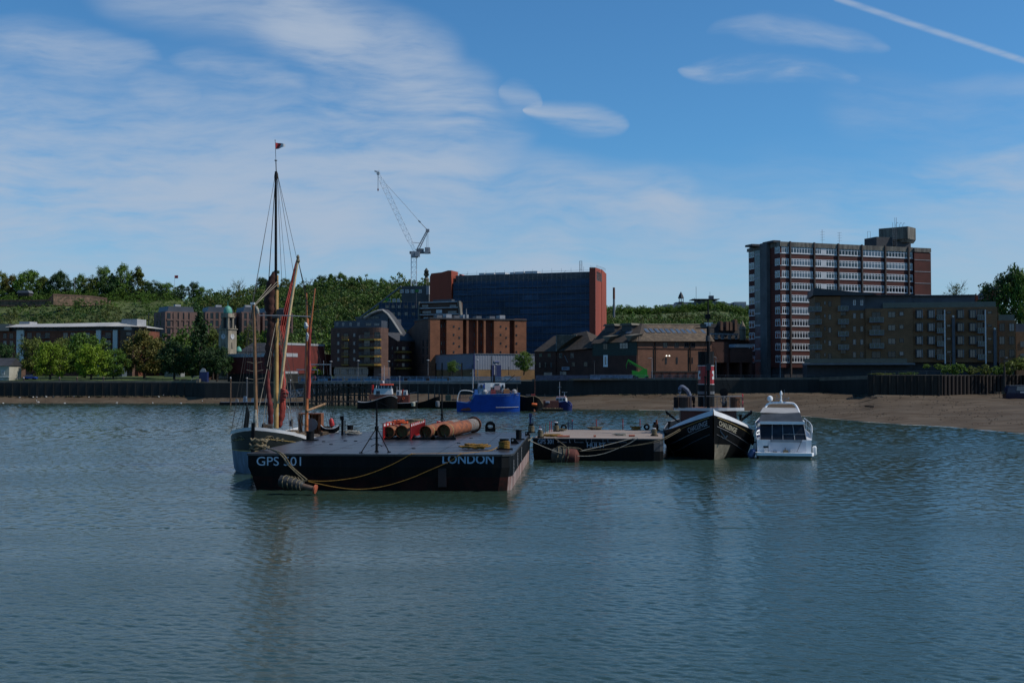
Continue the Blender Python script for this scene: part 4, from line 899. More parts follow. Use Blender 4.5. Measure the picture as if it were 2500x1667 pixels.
# memorial column on the hill
Ym = 820; p0 = P(1041, 705, Ym); T = thing('war_memorial', 'stone obelisk memorial with bronze topped head, beside the crane mast', 'monument', tuple(p0)); s = Ym / FP
b = MB(); b.lathe([(2.6, -4), (2.1, 2), (1.95, (705 - 683) * s), (2.3, (705 - 682) * s), (1.1, (705 - 677) * s), (1.2, (705 - 675) * s)], n=8); b.build('shaft', MAT['concrete'], T)
z = (705 - 675) * s; b = MB(); b.lathe([(1.0, z), (2.0, z + 1), (1.0, z + 1.6), (1.4, z + 2.8), (1.9, z + 4), (1.4, z + 4.4), (.8, z + 5.5), (.2, z + 6.2)], n=10); b.build('head', mat('bronze', (.03, .04, .035), .6, .3), T)
for k in range(4):
    a = k * math.pi / 2 + .8; b = MB(); b.lathe([(.5, 0), (.7, .8), (.4, 1.6), (.3, 2.2)], (1.8 * math.cos(a), 1.8 * math.sin(a), z + .6), 6); b.build('statue', MAT['bronze'], T)

# tower crane
Yc = 488; s = Yc / FP; p0 = P(1010.5, 697, Yc); T = thing('tower_crane', 'white luffing tower crane with raised lattice jib', 'crane', tuple(p0))
q = lambda px, py, dy=0: P(px, py, Yc) - p0 + Vector((0, dy, 0))
wht = mat('crane_white', (1.0, 1.02, 1.05), .5, .1)
def lattice(a, c, wd, seg, r, m, name, taper=1.0):
    a = Vector(a); c = Vector(c); d = (c - a); n = max(2, int(d.length / seg)); b = MB()
    side = d.normalized().cross(Vector((0, 1, 0))).normalized(); dep = Vector((0, 1, 0))
    def cr(k, i):
        ww = wd * (1 if 0.08 < k < .92 else taper) / 2; return a + d * k + side * ww * (-1, 1, 1, -1)[i] + dep * ww * (-1, -1, 1, 1)[i]
    for i in range(4):
        prev = cr(0, i)
        for k in range(1, n + 1): cur = cr(k / n, i); b.bar(prev, cur, r); prev = cur
    for k in range(n):
        for i in range(4):
            j = (i + 1) % 4; b.bar(cr(k / n, i), cr((k + 1) / n, j) if k % 2 else cr((k + 1) / n, j), r * .6); b.bar(cr(k / n, i), cr(k / n, j), r * .6)
    return b.build(name, m, T)
lattice((0, 0, -3), q(1010.5, 628), 2.3, 2.0, .15, wht, 'mast')
lattice(q(1012, 612, -.2), q(922, 421, -.2), 2.0, 2.4, .11, wht, 'jib', .6)
b = MB(); b.obox(q(1012, 622), 3.0, 2.6, 2.4, Matrix.Identity(3)); b.obox(q(1020, 622, -1.2), 2.0, 1.6, 2.0, Matrix.Identity(3)); b.build('cab', MAT['pale_grey'], T)
b = MB(); b.obox(q(1030, 617), 7.5, 2.2, .7, Matrix.Identity(3)); b.obox(q(1026, 612), 3.0, 1.8, 1.6, Matrix.Identity(3)); b.obox(q(1013, 617), 4.5, 2.4, 1.0, Matrix.Identity(3)); b.build('counter_jib', MAT['mid_grey'], T)
b = MB()
for k in range(3): b.obox(q(1039 + k * 3.2, 612), .5, 2.6, 2.6, Matrix.Identity(3))
b.obox(q(1044, 611), 2.2, 2.4, 2.2, Matrix.Identity(3)); b.build('counterweight', MAT['pale_grey'], T)
b = MB()
for dy in (-.9, .9): b.bar(q(1016, 612, dy), q(1042, 563, dy), .22); b.bar(q(1022, 612, dy), q(1044, 566, dy), .2)
for k in range(10): a_ = q(1016, 612, -.9).lerp(q(1042, 563, -.9), k / 10); b.bar(a_, q(1022, 612, -.9).lerp(q(1044, 566, -.9), (k + .5) / 10), .1)
b.obox(q(1044, 563), 1.5, 1.6, 1.2, Matrix.Identity(3)); b.build('a_frame', MAT['pale_grey'], T)
b = MB(); b.tube([q(1042, 560), q(1024, 541)], .13, 5); b.tube([q(1024, 541), q(990, 502), q(942, 449)], .07, 5); b.tube([q(1043, 566), q(1041, 606)], .06, 4); b.tube([q(1045, 566), q(1045, 606)], .06, 4); b.tube([q(1006, 592), q(1030, 594)], .1, 4); b.obox(q(1024, 541), .5, .4, 1.2, Matrix.Rotation(R(-50), 3, 'Y')); b.build('pendant_cable', MAT['mid_grey'], T)
b = MB(); b.obox(q(921, 420), 2.4, 1.4, .5, Matrix.Rotation(R(20), 3, 'Y')); b.cyl(q(923, 425, -.3), q(923, 425, .3), .6, n=12); b.bar(q(919, 418), q(927, 416), .2); b.build('jib_head', wht, T)
b = MB(); b.tube([q(922, 424), q(922.4, 461)], .05, 4); b.tube([q(924, 424), q(923.4, 461)], .05, 4); b.build('hoist_rope', MAT['mid_grey'], T)
b = MB(); b.obox(q(923, 463.5), .55, .4, .8, Matrix.Identity(3)); b.cyl(q(923, 465), q(923, 467), .15, .08); b.build('hook_block', MAT['red_paint'], T)
# ------------------------------------------------------------------ pitched roof brick warehouses
f = Fr(1305, 346, 1557, 316, 5.8); Ri = Matrix.Rotation(-f.rz, 3, 'Z')
def pp(px, py, dep): uu, z = f.uz(px, py, dep); return (uu, dep, z)
def hip(T, e0, e1, r0, r1, dep, back, m, name='roof'):     # eave points (dep -0.6), ridge points at dep, mirrored behind
    a, c = pp(*e0, -.6), pp(*e1, -.6); d, e = pp(*r0, dep), pp(*r1, dep); k = (a[0], back, a[2]); l = (c[0], back, c[2])
    b = MB(); b.add([a, c, e, d, k, l], [(0, 1, 2, 3), (3, 2, 5, 4), (0, 3, 4), (1, 5, 2), (0, 4, 5, 1)]); return b.build(name, m, T)
def sub(fr, name, label, cat, px): 
    uu = fr.u(px); p = fr.A + fr.d * uu; t = thing(name, label, cat, (p.x, p.y, fr.z0), fr.rz); return t, uu
def shift(T, du):
    for o in C.objects:
        if o.parent == T and o.get('_s') is None:
            if o.type == 'MESH': o.location.x -= du; o['_s'] = 1
T, du = sub(f, 'brick_warehouse', 'dark low warehouse with hipped brown roof at the left end of the row', 'building', 1305)
b = MB(); b.box(f.u(1305), f.u(1357), 0, 12, 0, pp(1330, 858, 0)[2]); b.build('wall', brickd, T)
hip(T, (1303, 858), (1359, 858), (1352, 820), (1362, 819), 6, 12.5, tiled)
wins(T, f, [1320, 1341], [867], 11, 9, 3, 2, 'frame_dark', mat('pane_dim', (0.10, 0.12, 0.05), .3, .5, 1.5) and 'pane_dim', y=-.02); wins(T, f, [1318, 1332, 1346], [891], 6, 14, 2, 2, 'frame_dark', 'glass', y=-.02); wins(T, f, [1338], [913], 30, 9, 7, 1, 'frame_grey', 'glass_pale', y=-.02)
shift(T, du)
T, du = sub(f, 'brick_warehouse', 'dark warehouse with long brown roof and a pale lifted gable, second in the row', 'building', 1357)
b = MB(); b.box(f.u(1357.2), f.u(1445), .3, 14, 0, pp(1400, 854, 0)[2]); b.build('wall', brickd, T)
hip(T, (1355, 858), (1446, 850), (1385, 819), (1432, 808), 6, 14, tiled)
b = MB(); a_, c_, d_ = pp(1359, 818.5, 1.5), pp(1408, 818.5, 1.5), pp(1358, 858, -.9); e_ = pp(1372, 843, -.5); bk_ = [(x, 5.5, z) for x, _, z in (a_, c_)]
b.add([a_, c_, e_, d_, bk_[0], bk_[1]], [(0, 1, 2, 3), (0, 4, 5, 1), (0, 3, 4), (1, 5, 2), (3, 2, 5, 4)]); b.build('gable_roof', tiler, T)
b = MB(); b.bar(a_, c_, .35); b.bar(a_, d_, .3); b.build('barge_board', MAT['concrete'], T)
wins(T, f, [1369, 1397], [868], 11, 12, 3, 1, 'frame_grey', 'glass', y=.27); wins(T, f, [1400, 1430], [889], 12, 11, 3, 1, 'frame_dark', 'glass', y=.27); wins(T, f, [1375], [911], 22, 9, 5, 1, 'frame_grey', 'glass_pale', y=.27)
b = MB(); b.box(f.u(1373), f.u(1389.5), -.3, .2, pp(1380, 903, 0)[2], pp(1380, 895.5, 0)[2]); sg = b.build('sign', mat('sign_pale', (.35, .4, .5), .5, .1), T)
b = MB(); b.box(f.u(1375.5), f.u(1387.5), -.34, -.301, pp(1380, 900.5, 0)[2], pp(1380, 897.7, 0)[2]); b.build('sign_band', navy, sg)
b = MB(); b.bar((f.u(1393), -1.2, pp(1393, 885, 0)[2]), (f.u(1385), -1.2, pp(1385, 868, 0)[2]), .15); b.build('hoist_arm', MAT['mid_grey'], T)
shift(T, du)
T, du = sub(f, 'brick_warehouse', 'taller dark warehouse with green cladding, dormers and inverted triangle gables', 'building', 1445)
hw_ = pp(1500, 836, 0)[2]; hg = pp(1500, 868, 0)[2]
b = MB(); b.box(f.u(1445.2), f.u(1556), -.3, 16, 0, hg); b.build('wall', brickd, T)
b = MB(); b.box(f.u(1448), f.u(1555.5), -.25, 15.9, hg + .01, hw_); b.build('green_cladding', mat('green_clad', (.012, .035, .028), .6, .3), T)
hip(T, (1443, 839), (1558, 833), (1482, 793), (1568, 789), 8, 16.5, tiled)
for (x0, x1, y0, y1) in ((1470, 1491.5, 821.5, 835.5), (1524.5, 1544.5, 819, 833)):
    a_, c_, d_ = pp(x0, y0, -1.6), pp(x1, y0, -1.6), pp((x0 + x1) / 2 + 1, y1, -1.6); n_ = [(x, 3.0, z + .6) for x, _, z in (a_, c_, d_)]
    b = MB(); b.add([a_, c_, d_] + n_, [(0, 1, 2), (5, 4, 3), (0, 3, 4, 1), (1, 4, 5, 2), (2, 5, 3, 0)]); b.build('gable', MAT['coping_stone'], T)
for (x0, x1, y0, y1) in ((1480, 1503, 794, 800), (1520.5, 1544.5, 792.5, 798)):
    a_ = pp(x0, y0, 5); c_ = pp(x1, y0, 5); zb = pp(x0, y1 + 2, 5)[2]; b = MB(); b.box(a_[0], c_[0], 4.5, 8, zb - 1.5, a_[2] - .3); b.build('dormer', MAT['frame_dark'], T)
    b = MB(); b.prism([(a_[0] - .6, a_[2] - .3), (c_[0] + .6, a_[2] - .3), (c_[0] + .2, a_[2] + .3), (a_[0] + .2, a_[2] + .3)], 4.0, 9); b.build('dormer_roof', MAT['coping_stone'], T)
for px, py in ((1510, 812), (1532, 811), (1539, 811)):
    a_ = pp(px, py, 4.0); b = MB(); zc = a_[2]; t_ = 8.6 / (pp(1520, 790, 8)[2] - pp(1520, 834, 0)[2]); M_ = Matrix.Rotation(math.atan(1 / t_) , 3, 'X'); b.obox((a_[0], 4 - .15, zc), .9, 1.6, .2, M_); b.build('skylight', MAT['glass_pale'], T)
wins(T, f, [1523], [844], 26, 14, 3, 2, 'frame_dark', 'glass', y=-.28); wins(T, f, [1478.5], [881], 13.5, 28, 1, 1, 'frame_white', 'glass', y=-.33, fw=.5); wins(T, f, [1478], [846], 14, 14, 2, 1, 'frame_dark', 'glass_dark', y=-.28)
shift(T, du)
f = Fr(1557, 316, 1738, 326, 5.8)
T = f.thing('brick_warehouse', 'sunlit brown brick warehouse with a row of skylights in its mottled tiled roof', 'building')
he = pp(1600, 833, 0)[2]; body(T, f.w, 17, 0, he, mat('brick_warm', (0.19, 0.085, 0.05), .85, .22, .3, **BR))
a_, c_ = pp(1553, 833, -.7), pp(1745, 833, -.7); d_, e_ = pp(1568, 792, 8), pp(1718, 792.5, 8); b = MB(); b.add([a_, c_, e_, d_, (a_[0], 17.6, a_[2]), (c_[0], 17.6, c_[2])], [(0, 1, 2, 3), (3, 2, 5, 4), (0, 3, 4), (1, 5, 2), (0, 4, 5, 1)]); b.build('roof', tiler, T)
b = MB(); b.tube([d_, e_], .25, 6); b.build('ridge', MAT['coping_stone'], T)
ang = math.atan2(d_[2] - a_[2], 8.7); M_ = Matrix.Rotation(ang, 3, 'X')
for i in range(11):
    px = 1578 + i * 12.8 if i < 10 else 1716; uu, z = f.uz(px, 809.5, 4.6); z = a_[2] + (4.6 + .7) * math.tan(ang)
    b = MB(); b.obox((uu, 4.6 - .1, z + .12), 1.0, 2.2, .22, M_); k = b.build('skylight', MAT['glass_pale'], T)
    b = MB(); b.obox((uu, 4.6 - .08, z + .08), 1.2, 2.4, .22, M_); b.build('skylight_frame', MAT['mid_grey'], k)
b = MB(); b.box(.2, f.w - .2, -.15, -.01, pp(1600, 850, 0)[2] - .15, pp(1600, 850, 0)[2] + .15); b.build('string_course', brickd, T)
wins(T, f, [1626, 1652.5], [880], 4.5, 16, 1, 1, 'frame_dark', 'glass_dark', y=-.02, fw=.14); wins(T, f, [1624, 1652, 1676, 1692], [842], 12, 12, 2, 1, 'frame_dark', 'glass_dark', y=-.02)
wins(T, f, [1682, 1690], [880], 3, 15, 1, 1, 'frame_dark', 'glass_dark', y=-.02)
for px in (1599, 1684): 
    b = MB(); b.bar((f.u(px), -.25, 0), (f.u(px), -.25, he - .2), .22); b.build('drainpipe', MAT['black_steel'], T)
for px in (1625, 1632): 
    b = MB(); uu, z = f.uz(px, 868.5); b.obox((uu, -.5, z), .26, .2, .26, Matrix.Identity(3)); b.build('floodlight', mat('lamp_lit', (.9, .9, .8), .4, 0, emit=((1, .98, .85), 2.5)), T)
# Victorian roofs and low brick wing between the warehouse and the tower block
f = Fr(1740, 352, 1838, 358, 5.8); T = f.thing('victorian_building', 'dark Victorian building with white dormers, chimneys and a stone turret', 'building'); ux = f.u; zz = f.z
b = MB(); b.box(ux(1742), ux(1838), 1, 16, 0, zz(1760, 826)); b.build('wall', brickd, T)
b = MB(); b.prism([(ux(1738), zz(1738, 812)), (ux(1750), zz(1750, 789)), (ux(1768), zz(1768, 789)), (ux(1775), zz(1775, 805)), (ux(1790), zz(1790, 790)), (ux(1806), zz(1806, 806)), (ux(1822), zz(1822, 788)), (ux(1838), zz(1838, 806)), (ux(1838), zz(1838, 826)), (ux(1738), zz(1738, 826))], 4, 16); b.build('roof', slate, T)
wins(T, f, [1749, 1764, 1781, 1797], [823], 8, 9, 2, 1, 'frame_white', 'glass_pale', y=.9)
b = MB(); b.box(ux(1738), ux(1804), .2, 1, zz(1760, 817), zz(1760, 813.5)); b.build('cornice', MAT['pale_grey'], T)
for px, t_ in ((1776, 784), (1790, 785), (1799, 785), (1811, 780)):
    b = MB(); b.box(ux(px - 3), ux(px + 3), 3, 5, zz(px, 806), zz(px, t_))
    for k in range(3): b.cyl((ux(px - 2 + k * 2), 4, zz(px, t_)), (ux(px - 2 + k * 2), 4, zz(px, t_ - 2)), .13)
    b.build('chimney', brickb, T)
b = MB(); b.lathe([(1.0, 0), (1.0, 3.2), (1.2, 3.3), (.8, 4.4), (.3, 5.6), (.05, 6.3)], (ux(1814), 0.2, zz(1814, 830)), 10); b.build('turret', cream, T)
f = Fr(1738, 330, 1838, 334, 5.8); T = f.thing('brick_wing', 'low dark brick wing with white glazed roof strip beside the tower block', 'building'); ux = f.u; zz = f.z
b = MB(); b.box(ux(1782), f.w, 0, 10, zz(1800, 885), zz(1800, 850)); b.box(0, ux(1781.8), .5, 10, zz(1800, 885), zz(1800, 835)); b.build('wall', brickd, T)
b = MB(); b.prism([(ux(1792), zz(1792, 848)), (f.w, zz(1836, 848)), (f.w, zz(1836, 840)), (ux(1796), zz(1796, 840))], -.3, 5); b.build('glazed_roof', MAT['pale_grey'], T)
for px in (1742, 1778, 1810, 1834):
    b = MB(); b.box(ux(px) - .4, ux(px) + .4, .3, 9, 0, zz(1800, 885) - .01); b.build('column', brickd, T)

# ------------------------------------------------------------------ eleven storey tower block
Z0 = 6.2; f = Fr(1907, 330, 2232, 345.5, Z0); T = f.thing('tower_block', 'tall red brick office tower with white window bands and concrete roof tank', 'building'); ux = f.u; zz = f.z
D = 17.0; h = zz(1907, 590); h_w = zz(1907, 601.5); UE = ux(2272); anch = mat('brick_maroon_tower', (0.115, 0.030, 0.022), .85, .2, .3, **BR)
b = MB(); b.box(0, f.w, 0, D, zz(1907, 897), h_w); b.box(f.w + .02, UE, -.6, D - 1, 0, h_w - .1); b.build('wall', anch, T)
b = MB(); b.box(-.15, f.w, -.25, D, h_w + .01, h); b.box(f.w + .02, UE, -.75, D - 1, h_w, h - .1); b.build('parapet', MAT['concrete'], T)
b = MB(); b.box(0.5, f.w, .8, D, 0, zz(1907, 897)); b.build('ground_floor', MAT['dark_grey'], T)
nfl = 10; zs = [zz(1907, 609 + k * 29.65) for k in range(nfl)]
# ends of the seven bays
bays = [1907.5, 1929.5, 1988.5, 2047, 2105, 2162, 2219, 2232]
pier = MB()
for px in bays[1:-1]: pier.box(ux(px) - .2, ux(px) + .2, -.6, -.005, 0, h + .15)
pier.build('concrete_pier', mat('concrete_warm', (0.10, 0.075, 0.065), .85, .2, .6), T)
WH = 2.0
for k in range(nfl):
    zc = zs[k]
    for i in range(7):
        a_, c_ = ux(bays[i]) + .38, ux(bays[i + 1]) - .38
        if i == 2 and k < 10: 
            m1 = a_ + (c_ - a_) * .30; m2 = a_ + (c_ - a_) * .50
            win(T, a_, zc - WH / 2, m1 - a_, WH, 3, 1, transom=.72, fw=.15); win(T, m2, zc - WH / 2, c_ - m2, WH, 4, 1, transom=.72, fw=.15)
        else: win(T, a_, zc - WH / 2, c_ - a_, WH, {0: 3, 6: 1}.get(i, 7 + (i == 1)), 1, transom=.72, fw=.15, gm=random.choice(GV))
    b = MB(); b.box(-.1, f.w - .1, -.12, -.006, zc - WH / 2 - .2, zc - WH / 2 - .02); b.build('sill_band', MAT['white_paint'], T)
a_, c_ = ux(bays[2]) + .38, ux(bays[3]) - .38; m1 = a_ + (c_ - a_) * .30; m2 = a_ + (c_ - a_) * .50
for k in range(nfl): b = MB(); b.box(m1 + .02, m2 - .02, -.06, -.004, zs[k] - WH / 2, zs[k] + WH / 2); b.build('blank_panel', MAT['white_paint'], T)
b = MB()
for k in range(9): b.box(f.w + .05, UE + .05, -.68, -.59, zs[k] - 1.6, zs[k] - 1.45)
b.build('pale_band', MAT['pale_grey'], T)
# left (shaded) end: stair glass, concrete fins, window column. local: x = -something at depth y
def se(px): # depth on the side wall for a pixel column
    r = ray(px, 760); o = f.A; d = f.n; # o + d*t = r*s
    t = (o.x * r.y - o.y * r.x) / (d.y * r.x - d.x * r.y); return t
for k in range(nfl):
    y1 = se(1893); b = win(T, 0, zs[k] - WH / 2, max(.5, y1 - .3), WH, 2, 1, transom=.72, fw=.15, rz=-math.pi / 2, y=y1 - .1); b.location.x = -.03
    y1, y0 = se(1832.5), se(1846); b = win(T, 0, zs[k] - WH / 2, y1 - y0, WH, 2, 1, transom=.72, fw=.15, rz=-math.pi / 2, y=y1); b.location.x = -.53
b = MB(); b.box(-.5, -.01, se(1866), se(1832), 0, h_w); b.build('end_wall', anch, T)
b = MB(); b.box(-1.2, -.02, se(1881), se(1864.5), 0, h + .3); b.build('concrete_fin', mat('concrete_blue', (.13, .14, .15), .85, .2, .4), T)
b = MB(); b.box(-.8, -.51, se(1864), se(1848.5), 0, h_w); b.build('stair_glazing', mat('stair_glass', (.07, .12, .15), .15, .3, .5), T)
for k in range(nfl): b = MB(); b.box(-.84, -.805, se(1863.5), se(1849), zs[k] - .7, zs[k] - .2); b.build('stair_panel', MAT['pale_grey'], T)
b = MB(); b.box(-1.0, -.5, se(1866), se(1832) + .2, h_w + .01, h - .4); b.build('end_parapet', MAT['concrete'], T)
# roof tank and plant
b = MB(); b.box(f.u(2140, 600, 5), f.u(2180, 600, 5), 5, 11, h, f.z(2140, 578, 5)); b.build('plant_room', MAT['dark_grey'], T)
tk = Matrix.Rotation(0, 3, 'Z'); x0, x1 = f.u(2178, 560, 3), f.u(2244, 560, 3); z0_, z1_ = f.z(2200, 591, 3), f.z(2200, 553.5, 3)
b = MB(); xm = f.u(2209, 560, 3); b.add([(x0 + 2, 9.5, z0_), (xm, 2.5, z0_), (x1 - .6, 5, z0_), (x0 + 5, 13, z0_), (x0, 9.5, z0_ + 1), (xm, 1.6, z0_ + 1), (x1, 4.6, z0_ + 1), (x0 + 5, 14, z0_ + 1), (x0, 9.5, z1_), (xm, 1.6, z1_), (x1, 4.6, z1_), (x0 + 5, 14, z1_)], [(0, 1, 5, 4), (1, 2, 6, 5), (2, 3, 7, 6), (3, 0, 4, 7), (4, 5, 9, 8), (5, 6, 10, 9), (6, 7, 11, 10), (7, 4, 8, 11), (8, 9, 10, 11), (3, 2, 1, 0)]); b.build('water_tank', MAT['concrete'], T)
b = MB(); b.box(xm - 2.5, xm + 3.0, 4, 10, h, z0_ + .2); b.build('tank_support', MAT['dark_grey'], T)
b = MB(); 
for dx in (0, .8, 1.4): b.bar((f.u(2181, 600, 2) + dx, 2.2, h), (f.u(2181, 600, 2) + dx, 2.2, z1_ + (2.6 if dx else 1)), .07)
for k in range(10): z = h + 1 + k * .55; b.bar((f.u(2181, 600, 2), 2.2, z), (f.u(2181, 600, 2) + .8, 2.2, z), .05)
for px in (2211, 2220, 2228): b.tube([(f.u(px), 4, z1_), (f.u(px), 4, z1_ + .7), (f.u(px + 3), 4, z1_ + 1.4), (f.u(px + 6), 4, z1_ + 1.2)], .06, 4)
b.bar((f.u(2146), 5, h + 2.7), (f.u(2146), 5, h + 5), .06); b.bar((f.u(2153), 5, h + 2.7), (f.u(2153), 5, h + 5), .06); b.bar((f.u(2146), 5, h + 5), (f.u(2153), 5, h + 5), .06); b.build('ladder', MAT['mid_grey'], T)
for px in (2024, 2066):
    b = MB(); x = ux(px); b.bar((x, 3, h), (x, 3, h + 4.6 - (.6 if px > 2050 else 0)), .07)
    for k in range(4): z = h + 1.4 + k * .8; b.bar((x - .7, 3, z), (x + .9, 3, z + .15), .05)
    b.build('aerial', MAT['mid_grey'], T)
b = MB(); b.box(-1.0, 1.4, 2, 8, h, h + .6); b.box(-3.4, .4, 10, 14, h - .3, h + .3); b.build('roof_vent', MAT['dark_grey'], T)

# ------------------------------------------------------------------ tan brick flats in front of it
Z0 = 5.6; f = Fr(1990, 300, 2230, 296, Z0); T = f.thing('apartment_building', 'tan brick flats with grey penthouse and glass balconies in front of the tower', 'building'); ux = f.u; zz = f.z
g2 = Fr(2230, 296, 2437, 292, Z0); zp = zz(2100, 886)
b = MB(); b.box(0, ux(2052), -.8, 14, zp, zz(2000, 724)); b.box(ux(2052) + .01, ux(2113), .2, 14, zp, zz(2080, 757)); b.box(ux(2113) + .01, f.w, -.3, 14, zp, zz(2160, 753)); b.build('wall', brickt, T)
b = MB(); b.box(ux(2052) + .02, ux(2113), .3, 13, zz(2080, 757) + .01, zz(2080, 722)); b.box(ux(2113) + .02, f.w, 1.5, 13, zz(2160, 753) + .01, zz(2160, 722)); b.build('penthouse', zinc, T)
b = MB(); b.prism([(ux(1984), zz(1984, 722)), (ux(2056), zz(2056, 722)), (ux(2120), zz(2120, 722)), (ux(2140), zz(2140, 719)), (ux(2060), zz(2060, 711)), (ux(1986), zz(1986, 704))], -1.8, 14.5)
b.prism([(ux(2100), zz(2100, 722)), (f.w, zz(2230, 722)), (f.w, zz(2230, 719.5)), (ux(2100), zz(2100, 719.5))], -.2, 14.2); b.build('roof', mat('roof_dark', (.035, .042, .05), .5, .2), T)
b = MB(); b.box(-2, f.w, 1.0, 13, 0, zp - .02); b.build('podium', MAT['dark_grey'], T)
b = MB(); b.box(-3.2, f.w, -2.6, 1, zp - .5, zp - .03); b.build('podium_deck', MAT['mid_grey'], T)
b = MB(); b.box(-3, f.w - 2, -2.62, -2.58, zp, zp + 1.1); b.build('glass_balustrade', mat('green_glass', (.05, .085, .08), .15, .2), T)
wins(T, f, [2014], [740, 771, 803, 834, 866], 4, 9, 1, 1, 'frame_dark', 'glass', y=-.83); wins(T, f, [2026], [742, 774, 806, 838, 869], 7, 13, 1, 1, 'frame_dark', 'glass', y=-.83)
wins(T, f, [2086, 2104], [771, 803, 835, 866], 7, 13, 1, 1, 'frame_grey', 'glass', y=.17); wins(T, f, [2086, 2104], [739], 6, 12, 1, 1, 'frame_white', 'glass_pale', y=.27)
wins(T, f, [2177], [768, 800, 833, 865], 17, 14, 2, 1, 'frame_dark', 'glass', y=-.33); wins(T, f, [2201], [766, 798, 831, 863], 10, 10, 1, 1, 'frame_dark', 'glass', y=-.33)
wins(T, f, [1996], [747, 778, 809, 840, 869], 12, 16, 3, 1, 'frame_dark', 'glass_dark', y=-.83); wins(T, f, [2058], [762, 793, 824, 855], 14, 16, 2, 1, 'frame_dark', 'glass_dark', y=.17)
wins(T, f, [2139], [770, 802, 834, 866], 20, 16, 2, 1, 'frame_dark', 'glass_dark', y=-.33)
def balc(T, fr, pa, pb, py, y0, dep):
    s_ = .107; a_, c_ = fr.u(pa), fr.u(pb); z = fr.z((pa + pb) / 2, py); b = MB(); b.box(a_, c_, y0 - dep, y0 - .02, z - .35, z - .1); k = b.build('balcony', MAT['mid_grey'], T)
    b = MB(); b.box(a_ + .05, c_ - .05, y0 - dep, y0 - dep + .04, z - .1, z + .95); b.box(a_, a_ + .04, y0 - dep + .05, y0 - .05, z - .1, z + .95); b.build('glass_panel', MAT['green_glass'], k)
    b = MB()
    for i in range(4): x = a_ + .05 + (c_ - a_ - .1) * i / 3; b.bar((x, y0 - dep - .03, z - .1), (x, y0 - dep - .03, z + 1), .06)
    b.bar((a_, y0 - dep - .03, z + 1), (c_, y0 - dep - .03, z + 1), .06); b.build('handrail', MAT['pale_grey'], k)
for py in (759, 790, 821, 851): balc(T, f, 1972, 2004, py, -.8, 1.8)
for py in (757, 789, 819, 851): balc(T, f, 2045, 2071, py, .2, 1.6)
for py in (785, 816, 848): balc(T, f, 2121, 2156, py, -.3, 1.5)
f, f_old = g2, f; ux = f.u; zz = f.z
T2 = f.thing('apartment_building', 'tan brick flats with blue pillars and white edged balcony stacks, right wing above the bushes', 'building'); T = T2
hp = zz(2330, 750); body(T, f.w, 14, zz(2330, 884), hp, brickt)
b = MB(); b.box(0, ux(2386), 2.5, 12, hp + .01, zz(2330, 722)); b.build('penthouse', zinc, T); b = MB(); b.box(-.1, ux(2388), 1.8, 12.5, zz(2330, 722) + .01, zz(2330, 718.5)); b.build('roof', MAT['roof_dark'], T)
b = MB(); b.box(-7.5, f.w - .3, .3, .36, hp + .01, hp + 1.4); b.build('glass_balustrade', MAT['green_glass'], T)
b = MB(); b.box(0, f.w, 2, 12, 0, zz(2330, 884) - .01); b.build('podium', MAT['dark_grey'], T)
for px in (2243, 2272, 2343, 2373):
    for py in (767, 799, 831, 863):
        if px == 2373 and False: continue
        uu, z = f.uz(px, py); s_ = .107; w__ = 13 * s_; hh_ = 19 * s_
        b = MB(); b.box(uu - w__ / 2 - .12, uu + w__ / 2 + .12, -.7, -.01, z - hh_ / 2 - .1, z + hh_ / 2 + .1); bay = b.build('bay', MAT['frame_dark'], T)
        win(bay, uu - w__ / 2 + .05, z - hh_ / 2, w__ - .1, hh_, 2, 1, 'frame_dark', 'glass_pale' if px < 2300 else 'glass', y=-.72)
        b = MB(); b.box(uu + w__ / 2 + .121, uu + w__ / 2 + .2, -.72, -.05, z - hh_ / 2 - .05, z + hh_ / 2 + .05); b.build('side_panel', MAT['pale_grey'], bay)
for px in (2295, 2394):
    for py in (767, 799, 831, 863):
        if px == 2394: pass
        balc(T, f, px - 9, px + 9, py + 12, 0, 1.4)
    b = MB(); x = ux(px + 10); b.bar((x, -1.3, zz(px, 888)), (x, -1.3, zz(px, 757)), .28); b.build('white_post', MAT['white_paint'], T)
wins(T, f, [2295, 2394], [765, 797, 829, 861], 16, 20, 2, 1, 'frame_dark', 'glass_dark', y=-.03)
wins(T, f, [2316.5, 2416], [763, 795, 827, 859], 10, 6, 1, 1, 'frame_dark', 'glass', y=-.03)
for px, t_ in ((2326.5, 776), (2427, 806)):
    b = MB(); x = ux(px); b.box(x - .35, x + .35, -1.3, -.6, 0, zz(px, t_)); k = b.build('blue_pillar', zinc, T); b = MB(); b.obox((x - .1, -1.5, zz(px, t_ - 3)), .5, .4, .4, Matrix.Rotation(.5, 3, 'Y')); b.build('lamp', MAT['white_paint'], k)
Fe = Fr(2438, 294, 2481, 293, Z0); T = Fe.thing('apartment_building', 'lower tan end block with roof terrace at the right end of the flats', 'building'); f = Fe
body(T, f.w, 12, f.z(2460, 886), f.z(2460, 782), brickt); wins(T, f, [2446, 2470], [799, 831, 863], 12, 19, 2, 1, 'frame_dark', 'glass', y=-.05)
b = MB(); b.box(.2, f.w - .2, 0.2, .26, f.z(2460, 782), f.z(2460, 768)); b.build('glass_balustrade', MAT['green_glass'], T); b = MB(); b.box(0, f.w, 2, 10, 0, f.z(2460, 886) - .01); b.build('podium', MAT['dark_grey'], T)
Fe = Fr(2482, 300, 2560, 300, Z0); f = Fe; T = f.thing('house', 'pale tan building cut by the right edge of the photo', 'building'); body(T, f.w, 10, 0, f.z(2490, 810), brickt, 'wall'); body(T, f.w * .96, 9, f.z(2490, 810) + .01, f.z(2490, 790), zinc, 'upper_floor', .4, 1); wins(T, f, [2496, 2520], [840, 870], 10, 14, 2, 1, y=-.02, fm='frame_grey')
